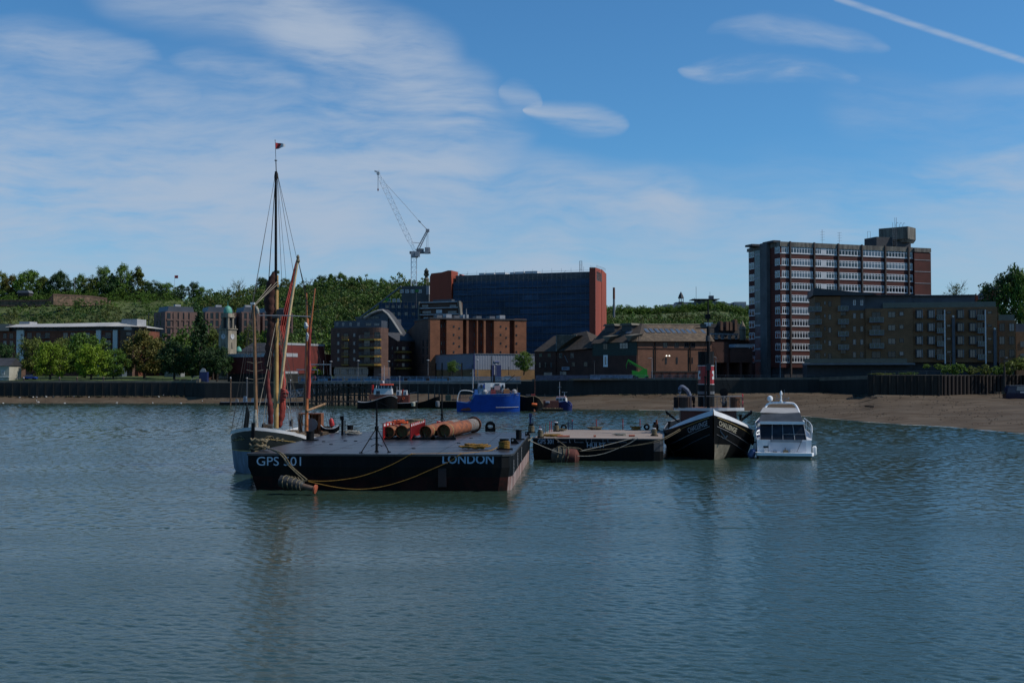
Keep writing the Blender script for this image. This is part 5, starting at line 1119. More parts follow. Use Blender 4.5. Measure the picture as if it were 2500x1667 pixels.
Yg = 340; f = Fr(2396, Yg, 2440, Yg, Z0); T = f.thing('house', 'gabled house roof with brick chimneys peeping over the flats at the right', 'house')
b = MB(); b.prism([(0, 0), (f.w, 0), (f.w, f.z(2440, 735)), (f.u(2440), f.z(2440, 700)), (f.u(2396), f.z(2400, 738))], 0, 8); b.build('wall', brickb, T)
b = MB(); b.add([(f.u(2392), -.3, f.z(2394, 736)), (f.u(2432), -.3, f.z(2432, 700)), (f.u(2432), 8, f.z(2432, 700)), (f.u(2392), 8, f.z(2394, 736)), (f.u(2392), -.3, f.z(2394, 739)), (f.u(2432), -.3, f.z(2432, 703)), (f.u(2432), 8, f.z(2432, 703)), (f.u(2392), 8, f.z(2394, 739))], [(0, 1, 2, 3), (7, 6, 5, 4), (0, 4, 5, 1), (3, 2, 6, 7)]); b.build('roof', slate, T)
for px, t_ in ((2390, 720), (2430, 706)):
    b = MB(); b.box(f.u(px - 3), f.u(px + 3), 1, 2.4, f.z(px, 745), f.z(px, t_)); b.cyl((f.u(px), 1.7, f.z(px, t_)), (f.u(px), 1.7, f.z(px, t_ - 4)), .2); b.build('chimney', brickr, T)

# ------------------------------------------------------------------ skyline pieces
Yk = 950; p0 = P(1499, 775, Yk); T = thing('chimney_stack', 'tall slim brown chimney standing alone above the wooded skyline', 'chimney', tuple(p0)); hk = Zp(702, Yk) - p0.z
b = MB(); b.cyl((0, 0, 0), (0, 0, hk * .62), .95, .9, 14); b.build('lower_stack', MAT['mid_grey'], T); b = MB(); b.cyl((0, 0, hk * .62), (0, 0, hk), 1.0, .95, 14); b.build('upper_stack', brickr, T)
Yh = 1255; f = Fr(1622, Yh, 1832, Yh, Zp(775, Yh)); T = f.thing('hospital', 'pale hospital building with spire and flat helipad on the far wooded hill', 'building'); ux = f.u; zz = f.z; whb = mat('far_white', (.34, .36, .4), .7, .1, .1)
b = MB(); b.box(ux(1624), ux(1700), 0, 20, 0, zz(1650, 743)); b.box(ux(1652), ux(1700), 4, 22, 0, zz(1650, 737)); b.box(ux(1740), ux(1771), 0, 20, 0, zz(1650, 736)); b.box(ux(1770.5), ux(1796), 2, 20, 0, zz(1650, 740)); b.box(ux(1793), ux(1822), -1, 20, 0, zz(1650, 737)); b.box(ux(1822), ux(1835), 3, 20, 0, zz(1650, 744)); b.build('wall', whb, T)
b = MB(); b.box(ux(1690), ux(1756), -4, 22, zz(1720, 731.5), zz(1720, 730)); b.build('helipad', MAT['dark_grey'], T)
b = MB()
for px in (1700, 1712, 1724, 1736, 1748): b.box(ux(px), ux(px) + .8, 0, 1, 0, zz(px, 731.6))
b.box(ux(1700), ux(1748), 3, 15, 0, zz(1720, 733)); b.build('pillar', MAT['mid_grey'], T)
b = MB(); b.box(ux(1734), ux(1745), 4, 10, zz(1720, 731), zz(1740, 721)); b.build('lift_tower', zinc, T)
b = MB(); c0 = ux(1664.5); zb = zz(1664, 738); b.box(c0 - 2.6, c0 + 2.6, 2, 7, zz(1664, 743), zz(1664, 736)); 
for dx in (-2.2, 0, 2.2): b.box(c0 + dx - .35, c0 + dx + .35, 2.2, 3, zz(1664, 736), zz(1664, 728))
b.box(c0 - 2.8, c0 + 2.8, 1.8, 7.2, zz(1664, 728), zz(1664, 727)); b.lathe([(3.4, 0), (2.2, 3.4), (.1, (727 - 711) * Yh / FP)], (c0, 4.5, zz(1664, 727)), 4); b.build('spire', slate, T)
for px, t_ in ((1702, 699), (1736, 712), (1698, 726)):
    b = MB(); b.bar((ux(px), 5, zz(px, 732)), (ux(px), 5, zz(px, t_)), .35); b.build('mast', MAT['mid_grey'], T)
wins(T, f, [1675, 1688, 1760, 1802, 1814], [742], 8, 3, 4, 1, 'frame_white', 'glass_pale', y=-1.05)
# fort wall and shed on the left hill
b = MB(); ft = [(-120, 724), (0, 724), (95, 722)]; 
T = thing('fort_wall', 'old brown brick fort wall running along the left hillside', 'wall', tuple(hl(120, .80))); o = Vector(T.location)
pts = [(-100, 746, 735), (60, 748, 736), (118, 747, 735), (130, 746, 721), (215, 746, 725), (234, 746, 727), (262, 741, 731)]
YF = lambda a_: 672 - 14 * max(0, min(1, (130 - a_) / 40)) * 0 + (22 * (a_ - 130) / 105 if a_ > 130 else 0) - 20; r1 = [P(a_, c_, YF(a_)) - o for a_, c_, d_ in pts]; r2 = [P(a_, d_, YF(a_)) - o for a_, c_, d_ in pts]
b.grid([r1, r2, [p + Vector((0, 6, 0)) for p in r2], [p + Vector((0, 6, 0)) for p in r1]]); b.build('wall_face', mat('fort_brick', (.24, .15, .10), .9, .35, .3, col2=(.06, .06, .03)), T)
b = MB(); b.grid([[p + Vector((0, -.2, 0)) for p in r2], [p + Vector((0, -.2, .9)) for p in r2], [p + Vector((0, 5, .9)) for p in r2]]); b.build('parapet', brickb, T)
f = Fr(40, 660, 68, 660, Zp(722, 660)); T = f.thing('shed', 'small hut with grey pitched roof on the left hilltop', 'shed'); body(T, f.w, 5, 0, 1.6, MAT['timber']); b = MB(); b.prism([(-.5, 1.6), (f.w + .5, 1.6), (f.w - .6, 3.2), (.6, 3.2)], -.5, 5.5); b.build('roof', MAT['mid_grey'], T)
def pole(px, py0, py1, Y, label, flag=None, r=.14):
    p0 = P(px, py0, Y); T = thing('flagpole', label, 'flagpole', tuple(p0)); h_ = Zp(py1, Y) - p0.z; b = MB(); b.cyl((0, 0, -.5), (0, 0, h_), r, r * .5, 8); b.build('pole', MAT['pale_grey'], T)
    if flag:
        b = MB(); b.grid([[(i * .45, .25 * math.sin(i * 1.1), h_ - .1 - j * .9) for i in range(6)] for j in range(3)] + [[(i * .45, .03 + .25 * math.sin(i * 1.1), h_ - .1 - j * .9) for i in range(6)] for j in (2, 1, 0)]); b.build('flag', flag, T)
    return T
pole(182, 712, 676, 700, 'white flagpole on the left hilltop among the trees')
pole(426, 706, 672, 700, 'thin pole flying a small red flag on the left hilltop', MAT['red_paint'], .12)
# ------------------------------------------------------------------ vessels in the foreground
hullk = mat('hull_black', (0.007, 0.008, 0.009), 0.55, 0.5, 0.5, col2=(0.034, 0.020, 0.014), thr=(.52, .8), spec=.12, streak=True)
deckm = mat('deck_steel', (0.060, 0.058, 0.066), 0.33, 0.35, 0.35, col2=(0.032, 0.032, 0.040), stretch=(0.3, 1, 1))
paintw = mat('letter_white', (0.75, 0.8, 0.9), 0.6, 0.1)
pale = mat('letter_pale', (0.5, 0.54, 0.62), 0.6, 0.25, 3)
rustp = mat('pipe_rust', (0.34, 0.10, 0.032), 0.8, 0.35, 1.2, col2=(0.15, 0.055, 0.03), bump=.4)
scafm = mat('worn_boot_top', (0.42, 0.33, 0.30), 0.75, 0.3, 0.8, col2=(0.20, 0.05, 0.035), streak=True, thr=(.45, .62))
bootr = mat('boot_top_red', (0.035, 0.010, 0.009), 0.8, 0.4, 0.7, col2=(0.010, 0.009, 0.009), spec=.1)
def rope(name, label, pts, r, m, group=None, sag=None, n=14):   # world coordinates
    pts = [Vector(p) for p in pts]
    if sag is not None: a, c = pts[0], pts[-1]; pts = [a.lerp(c, i / n) - Vector((0, 0, sag * 4 * (i / n) * (1 - i / n))) for i in range(n + 1)]
    o = pts[0].copy(); b = MB(); b.tube([p - o for p in pts], r, 6); k = b.build(name, m, smooth=True); k.location = o; tag(k, label, 'rope', group); return k
def smoothpts(pts, n=5):
    pts = [Vector(p) for p in pts]; out = []
    for i in range(len(pts) - 1):
        p0, p1, p2, p3 = pts[max(i - 1, 0)], pts[i], pts[i + 1], pts[min(i + 2, len(pts) - 1)]
        for j in range(n):
            t = j / n; out.append(.5 * ((2 * p1) + (p2 - p0) * t + (2 * p0 - 5 * p1 + 4 * p2 - p3) * t * t + (3 * p1 - p0 - 3 * p2 + p3) * t ** 3))
    return out + [pts[-1]]
def heap(name, label, c, rx, ry, rz, m, n=7, r=.06, seed=1, cat='rope'):  # coiled heap of rope
    g = random.Random(seed); b = MB()
    for k in range(n):
        ph = g.uniform(0, 6); a = g.uniform(.35, 1); cx, cy = g.uniform(-.35, .35) * rx, g.uniform(-.35, .35) * ry
        b.tube([(cx + rx * a * math.cos(t * .62 + ph) * .7, cy + ry * a * math.sin(t * .62 + ph) * .7, rz * (k / n) + r + .25 * rz * math.sin(t * 1.7 + ph) ** 2) for t in range(11)], r, 5)
    o = b.build(name, m, smooth=True); o.location = c; tag(o, label, cat); return o
# ---- big flat barge in front
A0 = Vector((Xp(605, 82.6, 1150), 82.6, 0)); RZ = R(-3.3); B5, L5, ZD = 19.35, 31.5, 2.65
T = thing('flat_barge', 'huge black flat topped barge lettered GPS 501 and LONDON', 'barge', tuple(A0), RZ)
M5 = Matrix.Translation(A0) @ Matrix.Rotation(RZ, 4, 'Z'); M5i = M5.inverted(); TB = T
top_ = [(0, 0), (B5 - .75, 0), (B5 - .2, .45), (B5, 1.3), (B5, L5), (.1, L5)]
mid_ = [(.02, 0), (B5 - .75, 0), (B5 - .2, .45), (B5, 1.3), (B5, L5), (.1, L5)]
bot_ = [(.75, .25), (B5 - 1.1, .25), (B5 - .45, .7), (B5 - .15, 1.5), (B5 - .1, L5), (.5, L5)]
def ring(poly, z): return [(x, y, z) for x, y in poly + poly[:1]]
b = MB(); b.grid([ring(top_, ZD - .01), ring(mid_, 1.7), ring([(a_ * .6 + c_ * .4, d_ * .6 + e_ * .4) for (a_, d_), (c_, e_) in zip(mid_, bot_)], 1.0)]); b.build('hull', hullk, T)
m1 = [(a_ * .6 + c_ * .4, d_ * .6 + e_ * .4) for (a_, d_), (c_, e_) in zip(mid_, bot_)]
b = MB(); r1_, r2_ = ring(m1, 1.0), ring(bot_, -.6); b.grid([r1_[:3], r2_[:3]]); b.grid([r1_[4:], r2_[4:]]); b.build('lower_hull', bootr, T)
b = MB(); b.grid([r1_[2:5], r2_[2:5]]); b.build('boot_top', scafm, T, label='worn pinkish white boot top on the sunlit side')
b = MB(); b.add(ring(top_, ZD)[:-1], [tuple(range(6))]); b.build('deck', deckm, T)
b = MB()
for p, q in zip(ring(top_, ZD - .06), ring(top_, ZD - .06)[1:]): b.bar(p, q, .14)
b.build('gunwale', mat('gunwale_steel', (.05, .05, .052), .4, .3, 1), T)
b = MB()
for i in range(1, 7): x = B5 * i / 7; b.box(x - .012, x + .012, .1, L5 - .1, ZD + .002, ZD + .008)
for j in range(1, 9): y = L5 * j / 9; b.box(.1, B5 - .1, y - .015, y + .015, ZD + .0085, ZD + .012)
b.build('deck_seam', MAT['black_steel'], T)
def fface(px, py, off=-.03): # point on the near face plane y=off (local)
    r = M5i.to_3x3() @ ray(px, py); o = M5i @ Vector((0, 0, CAMZ)); t = (off - o.y) / r.y; return o + r * t
def txt_face(txt, pa, pya, pb, pyb, bold, m):   # lower-left px, upper-right px
    a_ = fface(pa, pya); c_ = fface(pb, pyb); return lettering(txt, lambda x, y: (a_.x + (c_.x - a_.x) * x, -.03, a_.z + (c_.z - a_.z) * y), m, T, bold)
txt_face('GPS 501', 626.5, 1136, 735, 1115, .0, paintw); txt_face('LONDON', 1080, 1131.5, 1205.5, 1109.5, .018, mat('letter_blue', (.42, .60, .80), .6, .15, 3))
for k_, (y_, z0_, z1_) in enumerate([(1.9, .9, 2.15), (7.5, 1.2, 2.3), (13.5, 1.2, 2.35)]):
    b = MB(); n = 9
    for i in range(n): z = z0_ + (z1_ - z0_) * i / n; b.box(B5 + .005, B5 + .02, y_, y_ + (.28 if i % 2 else .42), z, z + (z1_ - z0_) / n * .7)
    b.build('draught_marks', MAT['pale_grey'], T)
b = MB(); a_ = fface(1070, 1190, .1); c_ = fface(1090, 1147, .1); b.box(a_.x, c_.x, -.02, .2, .3, 1.65); b.build('side_plate', mat('plate_faded', (.035, .018, .018), .7, .4, 1), T)
for px in (700, 820, 950, 1170): b = MB(); q_ = fface(px, 1130); b.box(q_.x - .02, q_.x + .02, -.03, 0, 1.6, 2.6); b.build('weld_seam', MAT['black_steel'], T)
dk = lambda px, py, z=ZD: W(px, py, z)
# bollards, brackets, eye on the deck
def bollard(px, pyb, pyt, wpx, label, name='bollard', m='black_steel', z=ZD, group='bollards on the barges', cap=None, ropem=None):
    p = W(px, pyb, z); s_ = p.y / FP; h_ = (pyb - pyt) * s_; r_ = wpx / 2 * s_; t = thing(name, label, 'bollard', tuple(p), 0, group)
    b = MB(); b.lathe([(r_ * 1.3, 0), (r_ * 1.3, .08), (r_ * .96, .1), (r_ * .96, h_ - .12), (r_ * 1.05, h_ - .1), (r_ * 1.05, h_ * 1.0)], n=20); b.build('post', MAT[m], t, True)
    b = MB(); b.box(-r_ * 1.7, r_ * 1.9, -r_ * 1.3, r_ * 1.3, .002, .10); b.build('base_plate', MAT['black_steel'], t)
    if cap: b = MB(); b.lathe([(r_ * 1.02, h_ + .003), (r_ * 1.02, h_ + .07), (r_ * .7, h_ + .1)], n=16); b.build('cap', MAT[cap], t, True)
    if ropem:
        b = MB()
        for k in range(5): b.tube([((r_ + .05) * math.cos(q * .524), (r_ + .05) * math.sin(q * .524), .16 + k * .11 + .03 * math.sin(q + k)) for q in range(13)], .055, 5)
        b.build('rope_turns', MAT[ropem], t, True)
    return t
bollard(1231, 1097, 1071, 22, 'squat black bollard wound with yellow rope at the near right corner of the biggest barge', ropem='rope_yellow')
bollard(1266.5, 1073, 1049, 14.5, 'plain black bollard halfway along the right edge of the biggest barge')
bollard(1297, 1056, 1034, 11, 'bollard wrapped in old rope at the far right corner of the biggest barge', ropem='rope')
bollard(855, 1059, 1038, 15, 'black drum bollard at the far left corner of the biggest barge')
bollard(757, 1075, 1052, 20, 'round black bollard on the left deck edge beside the sailing barge')
for px, pyb, px2, lb in ((1247, 1083, 1268, 'triangular black bracket with a round hole beside the roped corner bollard'), (1282, 1063, 1296, 'smaller triangular black bracket near the far right bollard')):
    p = dk(px, pyb); q = dk(px2, pyb); l = (q - p).length; o_ = MB(); hh_ = l * .68; n = 16; hc = (l * .22, hh_ * .62); rr_ = hh_ * .16
    outer = [(0, 0), (l, 0), (l * .42, hh_), (0, hh_)]; hole = [(hc[0] + rr_ * math.cos(2 * math.pi * i / n), hc[1] + rr_ * math.sin(2 * math.pi * i / n)) for i in range(n)]
    o_.prism(outer, -.06, .06); k = o_.build('bracket', hullk); k.location = p; tag(k, lb, 'bracket')
    c = MB(); c.cyl((hc[0], -.07, hc[1]), (hc[0], -.065, hc[1]), rr_, n=16); c.build('hole_ring', MAT['pale_grey'], k)
def ringeye(px, pyb, R_, label, cat='mooring eye'):
    p = dk(px, pyb); b = MB(); n = 20; pr = []
    t_ = thing('mooring_eye', label, cat, tuple(p)); out = [(R_ * math.cos(a), R_ * 1.0 + R_ * math.sin(a)) for a in [math.pi * i / n for i in range(n + 1)]]; out = [(R_, 0)] + out + [(-R_, 0)]
    rr_ = R_ * .5; inn = [(rr_ * math.cos(2 * math.pi * i / 24), R_ * 1.02 + rr_ * .72 * math.sin(2 * math.pi * i / 24)) for i in range(24)]
    def outerpt(a):
        c_, s_ = math.cos(a), math.sin(a)
        if s_ >= 0: return (R_ * c_, R_ * 1.02 + R_ * s_)
        k = min(R_ / max(abs(c_), 1e-6), R_ * 1.02 / max(-s_, 1e-6)); return (c_ * k, R_ * 1.02 + s_ * k)
    for i in range(24):
        a0, a1 = 2 * math.pi * i / 24, 2 * math.pi * (i + 1) / 24; o0, o1 = outerpt(a0), outerpt(a1); i0, i1 = inn[i], inn[(i + 1) % 24]
        b.prism([o0, o1, i1, i0], -.15, .15)
    b.build('plate', hullk, t_); return t_
ringeye(1197, 1053.5, .52, 'black arched mooring eye on the far edge of the biggest barge deck')
# thin signal post at far corners
for px, pb, pt, lb in ((836, 1062, 1017, 'black post with a small box head at the far left of the barge deck'), (1295, 1055, 1011, 'navy blue post with a box head at the far right corner of the biggest barge')):
    p = dk(px, pb); s_ = p.y / FP; t = thing('signal_post', lb, 'post', tuple(p)); h_ = (pb - pt) * s_; mm = navy if px > 1000 else MAT['black_steel']
    b = MB(); b.box(-.11, .11, -.11, .11, 0, h_); b.box(.2, .28, -.05, .05, 0, h_ * .8); b.build('post', mm, t); b = MB(); b.box(-.14 if px > 1000 else -.22, .16 if px > 1000 else .12, -.16, .16, h_ - .62 * .5, h_ + .06); b.build('head', mm, t)
# tripod masts
def tripod(px, pb, pt, py_leg, legs, label, arms=True):
    p = dk(px, pb); s_ = p.y / FP; h_ = (pb - pt) * s_; t = thing('tripod_mast', label, 'mast', tuple(p)); zl = (pb - py_leg) * s_
    b = MB(); b.cyl((0, 0, 0), (0, 0, h_), .095, .075, 8); b.cyl((0, 0, zl - .1), (0, 0, zl + .1), .15, n=8); b.build('pole', MAT['black_steel'], t)
    for (lx, ly) in legs:
        q = dk(lx, ly) - p; b = MB(); b.cyl((0, 0, zl), q, .04, n=6); b.box(q.x - .12, q.x + .12, q.y - .12, q.y + .12, q.z, q.z + .06); b.build('leg', MAT['black_steel'], t)
    b = MB(); b.box(-.14, .14, -.14, .14, 0, .08); b.build('base_plate', MAT['black_steel'], t)
    b = MB(); zc = zl * .3; 
    for a in (-1, 1): b.bar((0, 0, zc + .1), (a * .42, 0, zc - .12), .05); b.bar((-.25 * a, 0, zc * 1.9), (.25 * a, 0, zc * 1.9), .04)
    b.build('brace', MAT['black_steel'], t)
    if arms:
        b = MB(); b.bar((-.7, 0, h_), (1.0, 0, h_), .05); b.bar((0, 0, h_ + .55), (.95, .1, h_ + .1), .05); b.cyl((0, 0, h_), (0, 0, h_ + .6), .035, n=6); b.build('yard', MAT['black_steel'], t)
    return t
tripod(919.5, 1103, 997, 1044, ((881, 1105.5), (950, 1104), (921, 1088)), 'tall black tripod mast near the front edge of the biggest barge')
tripod(1079, 1049, 962, 1013, ((1065, 1051), (1093, 1049), (1080, 1046)), 'black tripod mast standing behind the rusty pipes')
# pipes
def pipe(pf, pyf, rpx, pe, pye, Yf, Ye, label, flange=None, grey=.45, name='steel_pipe', group='rusty steel pipes on the barge deck'):
    a = P(pf, pyf, Yf); e = P(pe, pye, Ye); r_ = rpx * Yf / FP; t = thing(name, label, 'pipe', tuple(a), 0, group); d = e - a; M_ = d.to_track_quat('Z', 'Y').to_matrix(); L_ = d.length
    b = MB(); b.lathe([(r_ * .93, L_ * .3), (r_ * .93, 0), (r_, 0), (r_, L_ * (1 - grey)), (r_ * .999, L_ * (1 - grey)), (r_, L_ * (1 - grey))][:4], n=28, M=M_); b.f = [f_ for f_ in b.f if len(f_) == 4]; b.build('casing', rustp, t, True)
    if grey > 0: b = MB(); b.lathe([(r_ * .999, L_ * (1 - grey) + .001), (r_ * .999, L_)], n=28, M=M_); b.build('grey_section', mat('pipe_grey', (.22, .22, .21), .8, .35, 1.5, col2=(.16, .08, .05)), t, True)
    b = MB(); b.lathe([(r_ * 1.03, .9), (r_ * 1.03, 1.1)], n=28, M=M_); b.build('weld_band', mat('weld', (.35, .26, .1), .7, .3, 3), t, True)
    b = MB()
    for q in (.6, 2.4, 4.3): b.bar(M_ @ Vector((0, 0, .25)), M_ @ Vector((r_ * .9 * math.cos(q), r_ * .9 * math.sin(q), .25)), .05)
    b.build('inner_brace', rustp, t)
    if flange: b = MB(); b.lathe([(r_ * .95, L_ - .1), (flange, L_ - .1), (flange, L_ + .08), (r_ * .5, L_ + .08)], n=32, M=M_); b.build('flange', MAT['rust'], t, True)
    return t
pipe(1083, 1052.5, 17, 1156, 1036.5, 102.6, 112.5, 'long rusty pipe with a grey far end and big round flange, rightmost on the deck', flange=.80, grey=.28)
pipe(1038.5, 1054.5, 15.5, 1113, 1037, 101.8, 112, 'long rusty pipe lying left of the flanged one, behind the second red barrier', flange=None, grey=.22)
pipe(1098, 1043, 15, 1118, 1039, 111.5, 113.0, 'short wide rusty pipe end standing behind the two long pipes', grey=0)
pipe(948.5, 1055, 14, 968, 1049, 100.4, 105.5, 'short dark rusty pipe beside the first red barrier', grey=0)
pipe(980.5, 1053.5, 15.5, 1004, 1046, 100.6, 107, 'short wide rusty pipe between the two red barriers', grey=0)
for (x0, x1, pyb, lb) in ((1003, 1062, 1073, 'black timber cradle under the left long pipe'), (1052, 1113, 1073, 'black timber cradle under the flanged pipe'), (938, 998, 1072, 'black timber bearer under the short left pipes')):
    p = dk(x0, pyb); q = dk(x1, pyb); b = MB(); l = (q - p).length; b.box(0, l, -.25, .25, .003, .2)
    for c_ in (.08, .5, .86): b.prism([(l * c_, .2), (l * (c_ + .1), .2), (l * (c_ + .05), .5)], -.2, .2)
    k = b.build('cradle', MAT['black_steel']); k.location = p; tag(k, lb, 'cradle', 'timber cradles under the pipes')
def barrier(p0, p1, label, h_=1.45):
    a, e = p0, p1; d = e - a; l = d.length; t = thing('barrier', label, 'barrier', tuple(a), math.atan2(d.y, d.x), 'red plastic barriers on the barge')
    red = MAT['red_paint']; b = MB(); b.box(0, .14, -.05, .05, 0, h_); b.box(l - .14, l, -.05, .05, 0, h_); b.box(.14, l - .14, -.04, .04, h_ * .12, h_ * .2); b.box(.14, l - .14, -.045, .045, h_ * .8, h_ * .99); b.build('frame', red, t)
    b = MB(); n = int(l / .32)
    for i in range(1, n): x = l * i / n; b.box(x - .04, x + .04, -.025, .025, h_ * .2, h_ * .8)
    b.build('bars', red, t)
    b = MB(); m_ = int(l / .7)
    for i in range(m_): 
        if i % 2 == 0: b.box(.14 + (l - .28) * i / m_, .14 + (l - .28) * (i + 1) / m_, -.05, .05, h_ * .83, h_ * .96)
    b.build('white_stripe', MAT['white_paint'], t); return t
barrier(dk(935, 1074), dk(977, 1062), 'red barrier fence at the left end of the short pipes')
barrier(dk(1002, 1074.5), dk(1037, 1060), 'red and white topped barrier fence right of the short pipes')
heap('rope_heap', 'orange red rope heaped on top of the short pipes', P(972, 1035, 103.5), 1.1, .8, .3, MAT['orange_paint'], 6, .06, 5)
heap('rope_heap', 'old green brown rope heap on top of the pipes by the barrier', P(1005, 1035, 106), 1.4, .9, .35, MAT['rope'], 7, .06, 6)
heap('rope_heap', 'yellow rope heap beside the roped corner bollard', dk(1163, 1096), 1.5, .8, .3, MAT['rope_yellow'], 9, .07, 7)
heap('rope_heap', 'bundle of old rope at the near left corner of the biggest barge', dk(637, 1100), .9, .9, .75, MAT['rope'], 9, .08, 8)
heap('rope_heap', 'red rags piled at the foot of the far tripod mast', P(1079, 1045, 112), .7, .6, .5, MAT['red_paint'], 6, .09, 9)
heap('rope_heap', 'pale rope and netting heap by the far left post', dk(860, 1061), 1.3, .5, .3, MAT['rope_pale'], 6, .06, 10)
for i, (px, py) in enumerate([(808, 1085), (843, 1076), (868, 1077), (905, 1072), (790, 1078), (1010, 1095), (1120, 1082), (1150, 1070)]): q_ = M5i @ dk(px, py); b = MB(); b.lathe([(.16, ZD + .004), (.16, ZD + .05), (.1, ZD + .06)], (q_.x, q_.y, 0), 10); b.build('deck_socket', MAT['black_steel'], TB)
for px, py, l_ in ((1085, 1091, 1.4), (835, 1094, .8), (1105, 1099, .7), (900, 1064, .9)): q_ = M5i @ dk(px, py); b = MB(); b.box(q_.x, q_.x + l_, q_.y, q_.y + .12, ZD + .002, ZD + .014); b.build('scuff_mark', MAT['mid_grey'], TB)
rope('mooring_rope', 'yellow rope laid along the deck edge and hanging in a long curve to the fender', smoothpts([dk(1222, 1096) + Vector((0, 0, .3)), dk(1190, 1101), dk(1100, 1106), dk(1012, 1107.5)] + [M5 @ fface(px, py, -.1) for px, py in ((1004, 1108), (985, 1119), (950, 1137), (905, 1155), (860, 1167), (800, 1174), (752, 1173))]), .036, MAT['rope_yellow'])
rope('mooring_rope', 'yellow rope crossing the letters of LONDON and drooping low to the fender', smoothpts([dk(1170, 1103), dk(1128, 1107.4)] + [M5 @ fface(px, py, -.14) for px, py in ((1123, 1108.5), (1098, 1126), (1050, 1147), (1000, 1168), (940, 1186), (880, 1194), (820, 1189), (753, 1175))]), .034, MAT['rope_yellow'])
rope('mooring_rope', 'dark rope falling from the corner rope bundle to the fender', smoothpts([dk(650, 1103) + Vector((0, 0, .3)), M5 @ fface(690, 1108, -.1), M5 @ fface(712, 1138, -.12), M5 @ fface(750, 1171, -.12)]), .05, MAT['rope'])
rope('mooring_rope', 'second dark rope beside it from the corner bundle to the fender', smoothpts([dk(640, 1100) + Vector((0, 0, .4)), M5 @ fface(684, 1109, -.1), M5 @ fface(704, 1135, -.16), M5 @ fface(742, 1172, -.15)]), .05, MAT['rope'])
rope('mooring_rope', 'thin line from the arched eye along the far deck edge to the far bollard', [P(1208, 1044, 114), P(1293, 1048, 112)], .03, MAT['rope'], sag=.1)
# tubular fender hanging on the near face
a = P(692, 1175, 79.6); e = P(771, 1194, 79.2); d = e - a; M_ = d.to_track_quat('Z', 'Y').to_matrix(); L_ = d.length
T = thing('fender', 'log shaped fender tied with rope, orange disc on its end, afloat before the biggest barge', 'fender', tuple(a))
b = MB(); b.lathe([(.22, -.3), (.39, -.25), (.43, .1), (.4, .7), (.36, 1.3), (.26, 1.5)], n=16, M=M_); b.build('body', mat('fender_dark', (.035, .036, .036), .6, .4, 2, col2=(.3, .3, .28), thr=(.6, .7)), T, True)
b = MB(); b.lathe([(.2, 1.4), (.17, L_ - .1)], n=12, M=M_); b.build('spar', mat('worn_wood', (.16, .10, .07), .8, .3, 2), T, True)
b = MB(); b.lathe([(.2, L_ - .1), (.33, L_ - .1), (.33, L_ + .02), (.1, L_ + .05)], n=18, M=M_); b.build('end_disc', mat('orange_worn', (.45, .11, .05), .7, .3, 2), T, True)
b = MB()
for k, q in enumerate((.1, .45, .8, 1.1, 1.35)): r_ = .46 - k * .025; b.tube([M_ @ Vector((r_ * math.cos(i * .524), r_ * math.sin(i * .524), q + .06 * math.sin(i))) for i in range(13)], .035, 5)
for k in range(4): b.tube(smoothpts([M_ @ Vector((.1 * k - .1, .5, .3 + .2 * k)), M_ @ Vector((.1, .62, .9 + .1 * k)) + Vector((0, -.1, -.35)), M_ @ Vector((.05, .45, 1.3 + .12 * k))], 4), .03, 5)
b.build('rope_lashing', MAT['rope'], T, True)

# ---- second barge
RZ2 = R(-7.8); A1 = Vector((Xp(1301, 111.6, 1110), 111.6, 0)); B3, L3, Z3 = 12.75, 17.4, 2.17
T = thing('flat_barge', 'smaller black barge lettered GPS 301 and HULST with pale timber deck', 'barge', tuple(A1), RZ2); M3 = Matrix.Translation(A1) @ Matrix.Rotation(RZ2, 4, 'Z'); M3i = M3.inverted()
t3 = [(0, 0), (B3 - .9, -.1), (B3 - .3, .15), (B3, .9), (B3, L3), (0, L3)]; bo = [(.15, .15), (B3 - .9, .05), (B3 - .3, .3), (B3 - .02, 1.0), (B3 - .02, L3), (.15, L3)]
b = MB(); b.grid([ring(t3, Z3 - .01), ring(t3, 1.0), ring(bo, -.6)]); b.build('hull', hullk, T)
b = MB(); b.grid([[(x + .012, y - .012, Z3 - .05) for x, y in t3[1:4]], [(x + .012, y - .012, .95) for x, y in t3[1:4]]]); b.build('corner_plate', MAT['dark_grey'], T)
b = MB(); b.add(ring(t3, Z3)[:-1], [tuple(range(6))]); b.build('deck', mat('pale_deck', (.36, .29, .24), .85, .2, .5, col2=(.27, .13, .08), stretch=(.2, 1.2, 1), thr=(.55, .7)), T)
b = MB()
for p, q in zip(ring(t3, Z3 - .05), ring(t3, Z3 - .05)[1:]): b.bar(p, q, .13)
b.build('gunwale', MAT['gunwale_steel'], T)
for j in range(1, 14): b = MB(); y = 2 + (L3 - 3) * j / 14; b.box(1.0, B3 - 1, y - .01, y + .01, Z3 + .003, Z3 + .006); b.build('deck_joint', MAT['timber'], T) if j % 3 == 0 else None
def f3(px, py, off=-.12):
    r = M3i.to_3x3() @ ray(px, py); o = M3i @ Vector((0, 0, CAMZ)); t = (off - o.y) / r.y; return o + r * t
def tx3(txt, pa, pya, pb, pyb, bold=0):
    a_ = f3(pa, pya); c_ = f3(pb, pyb); lettering(txt, lambda x, y: (a_.x + (c_.x - a_.x) * x, -.125, a_.z + (c_.z - a_.z) * y), pale, T, bold)
tx3('GPS 301', 1313, 1083, 1351, 1072, .012); tx3('HULST', 1433, 1092, 1478, 1081, .012)
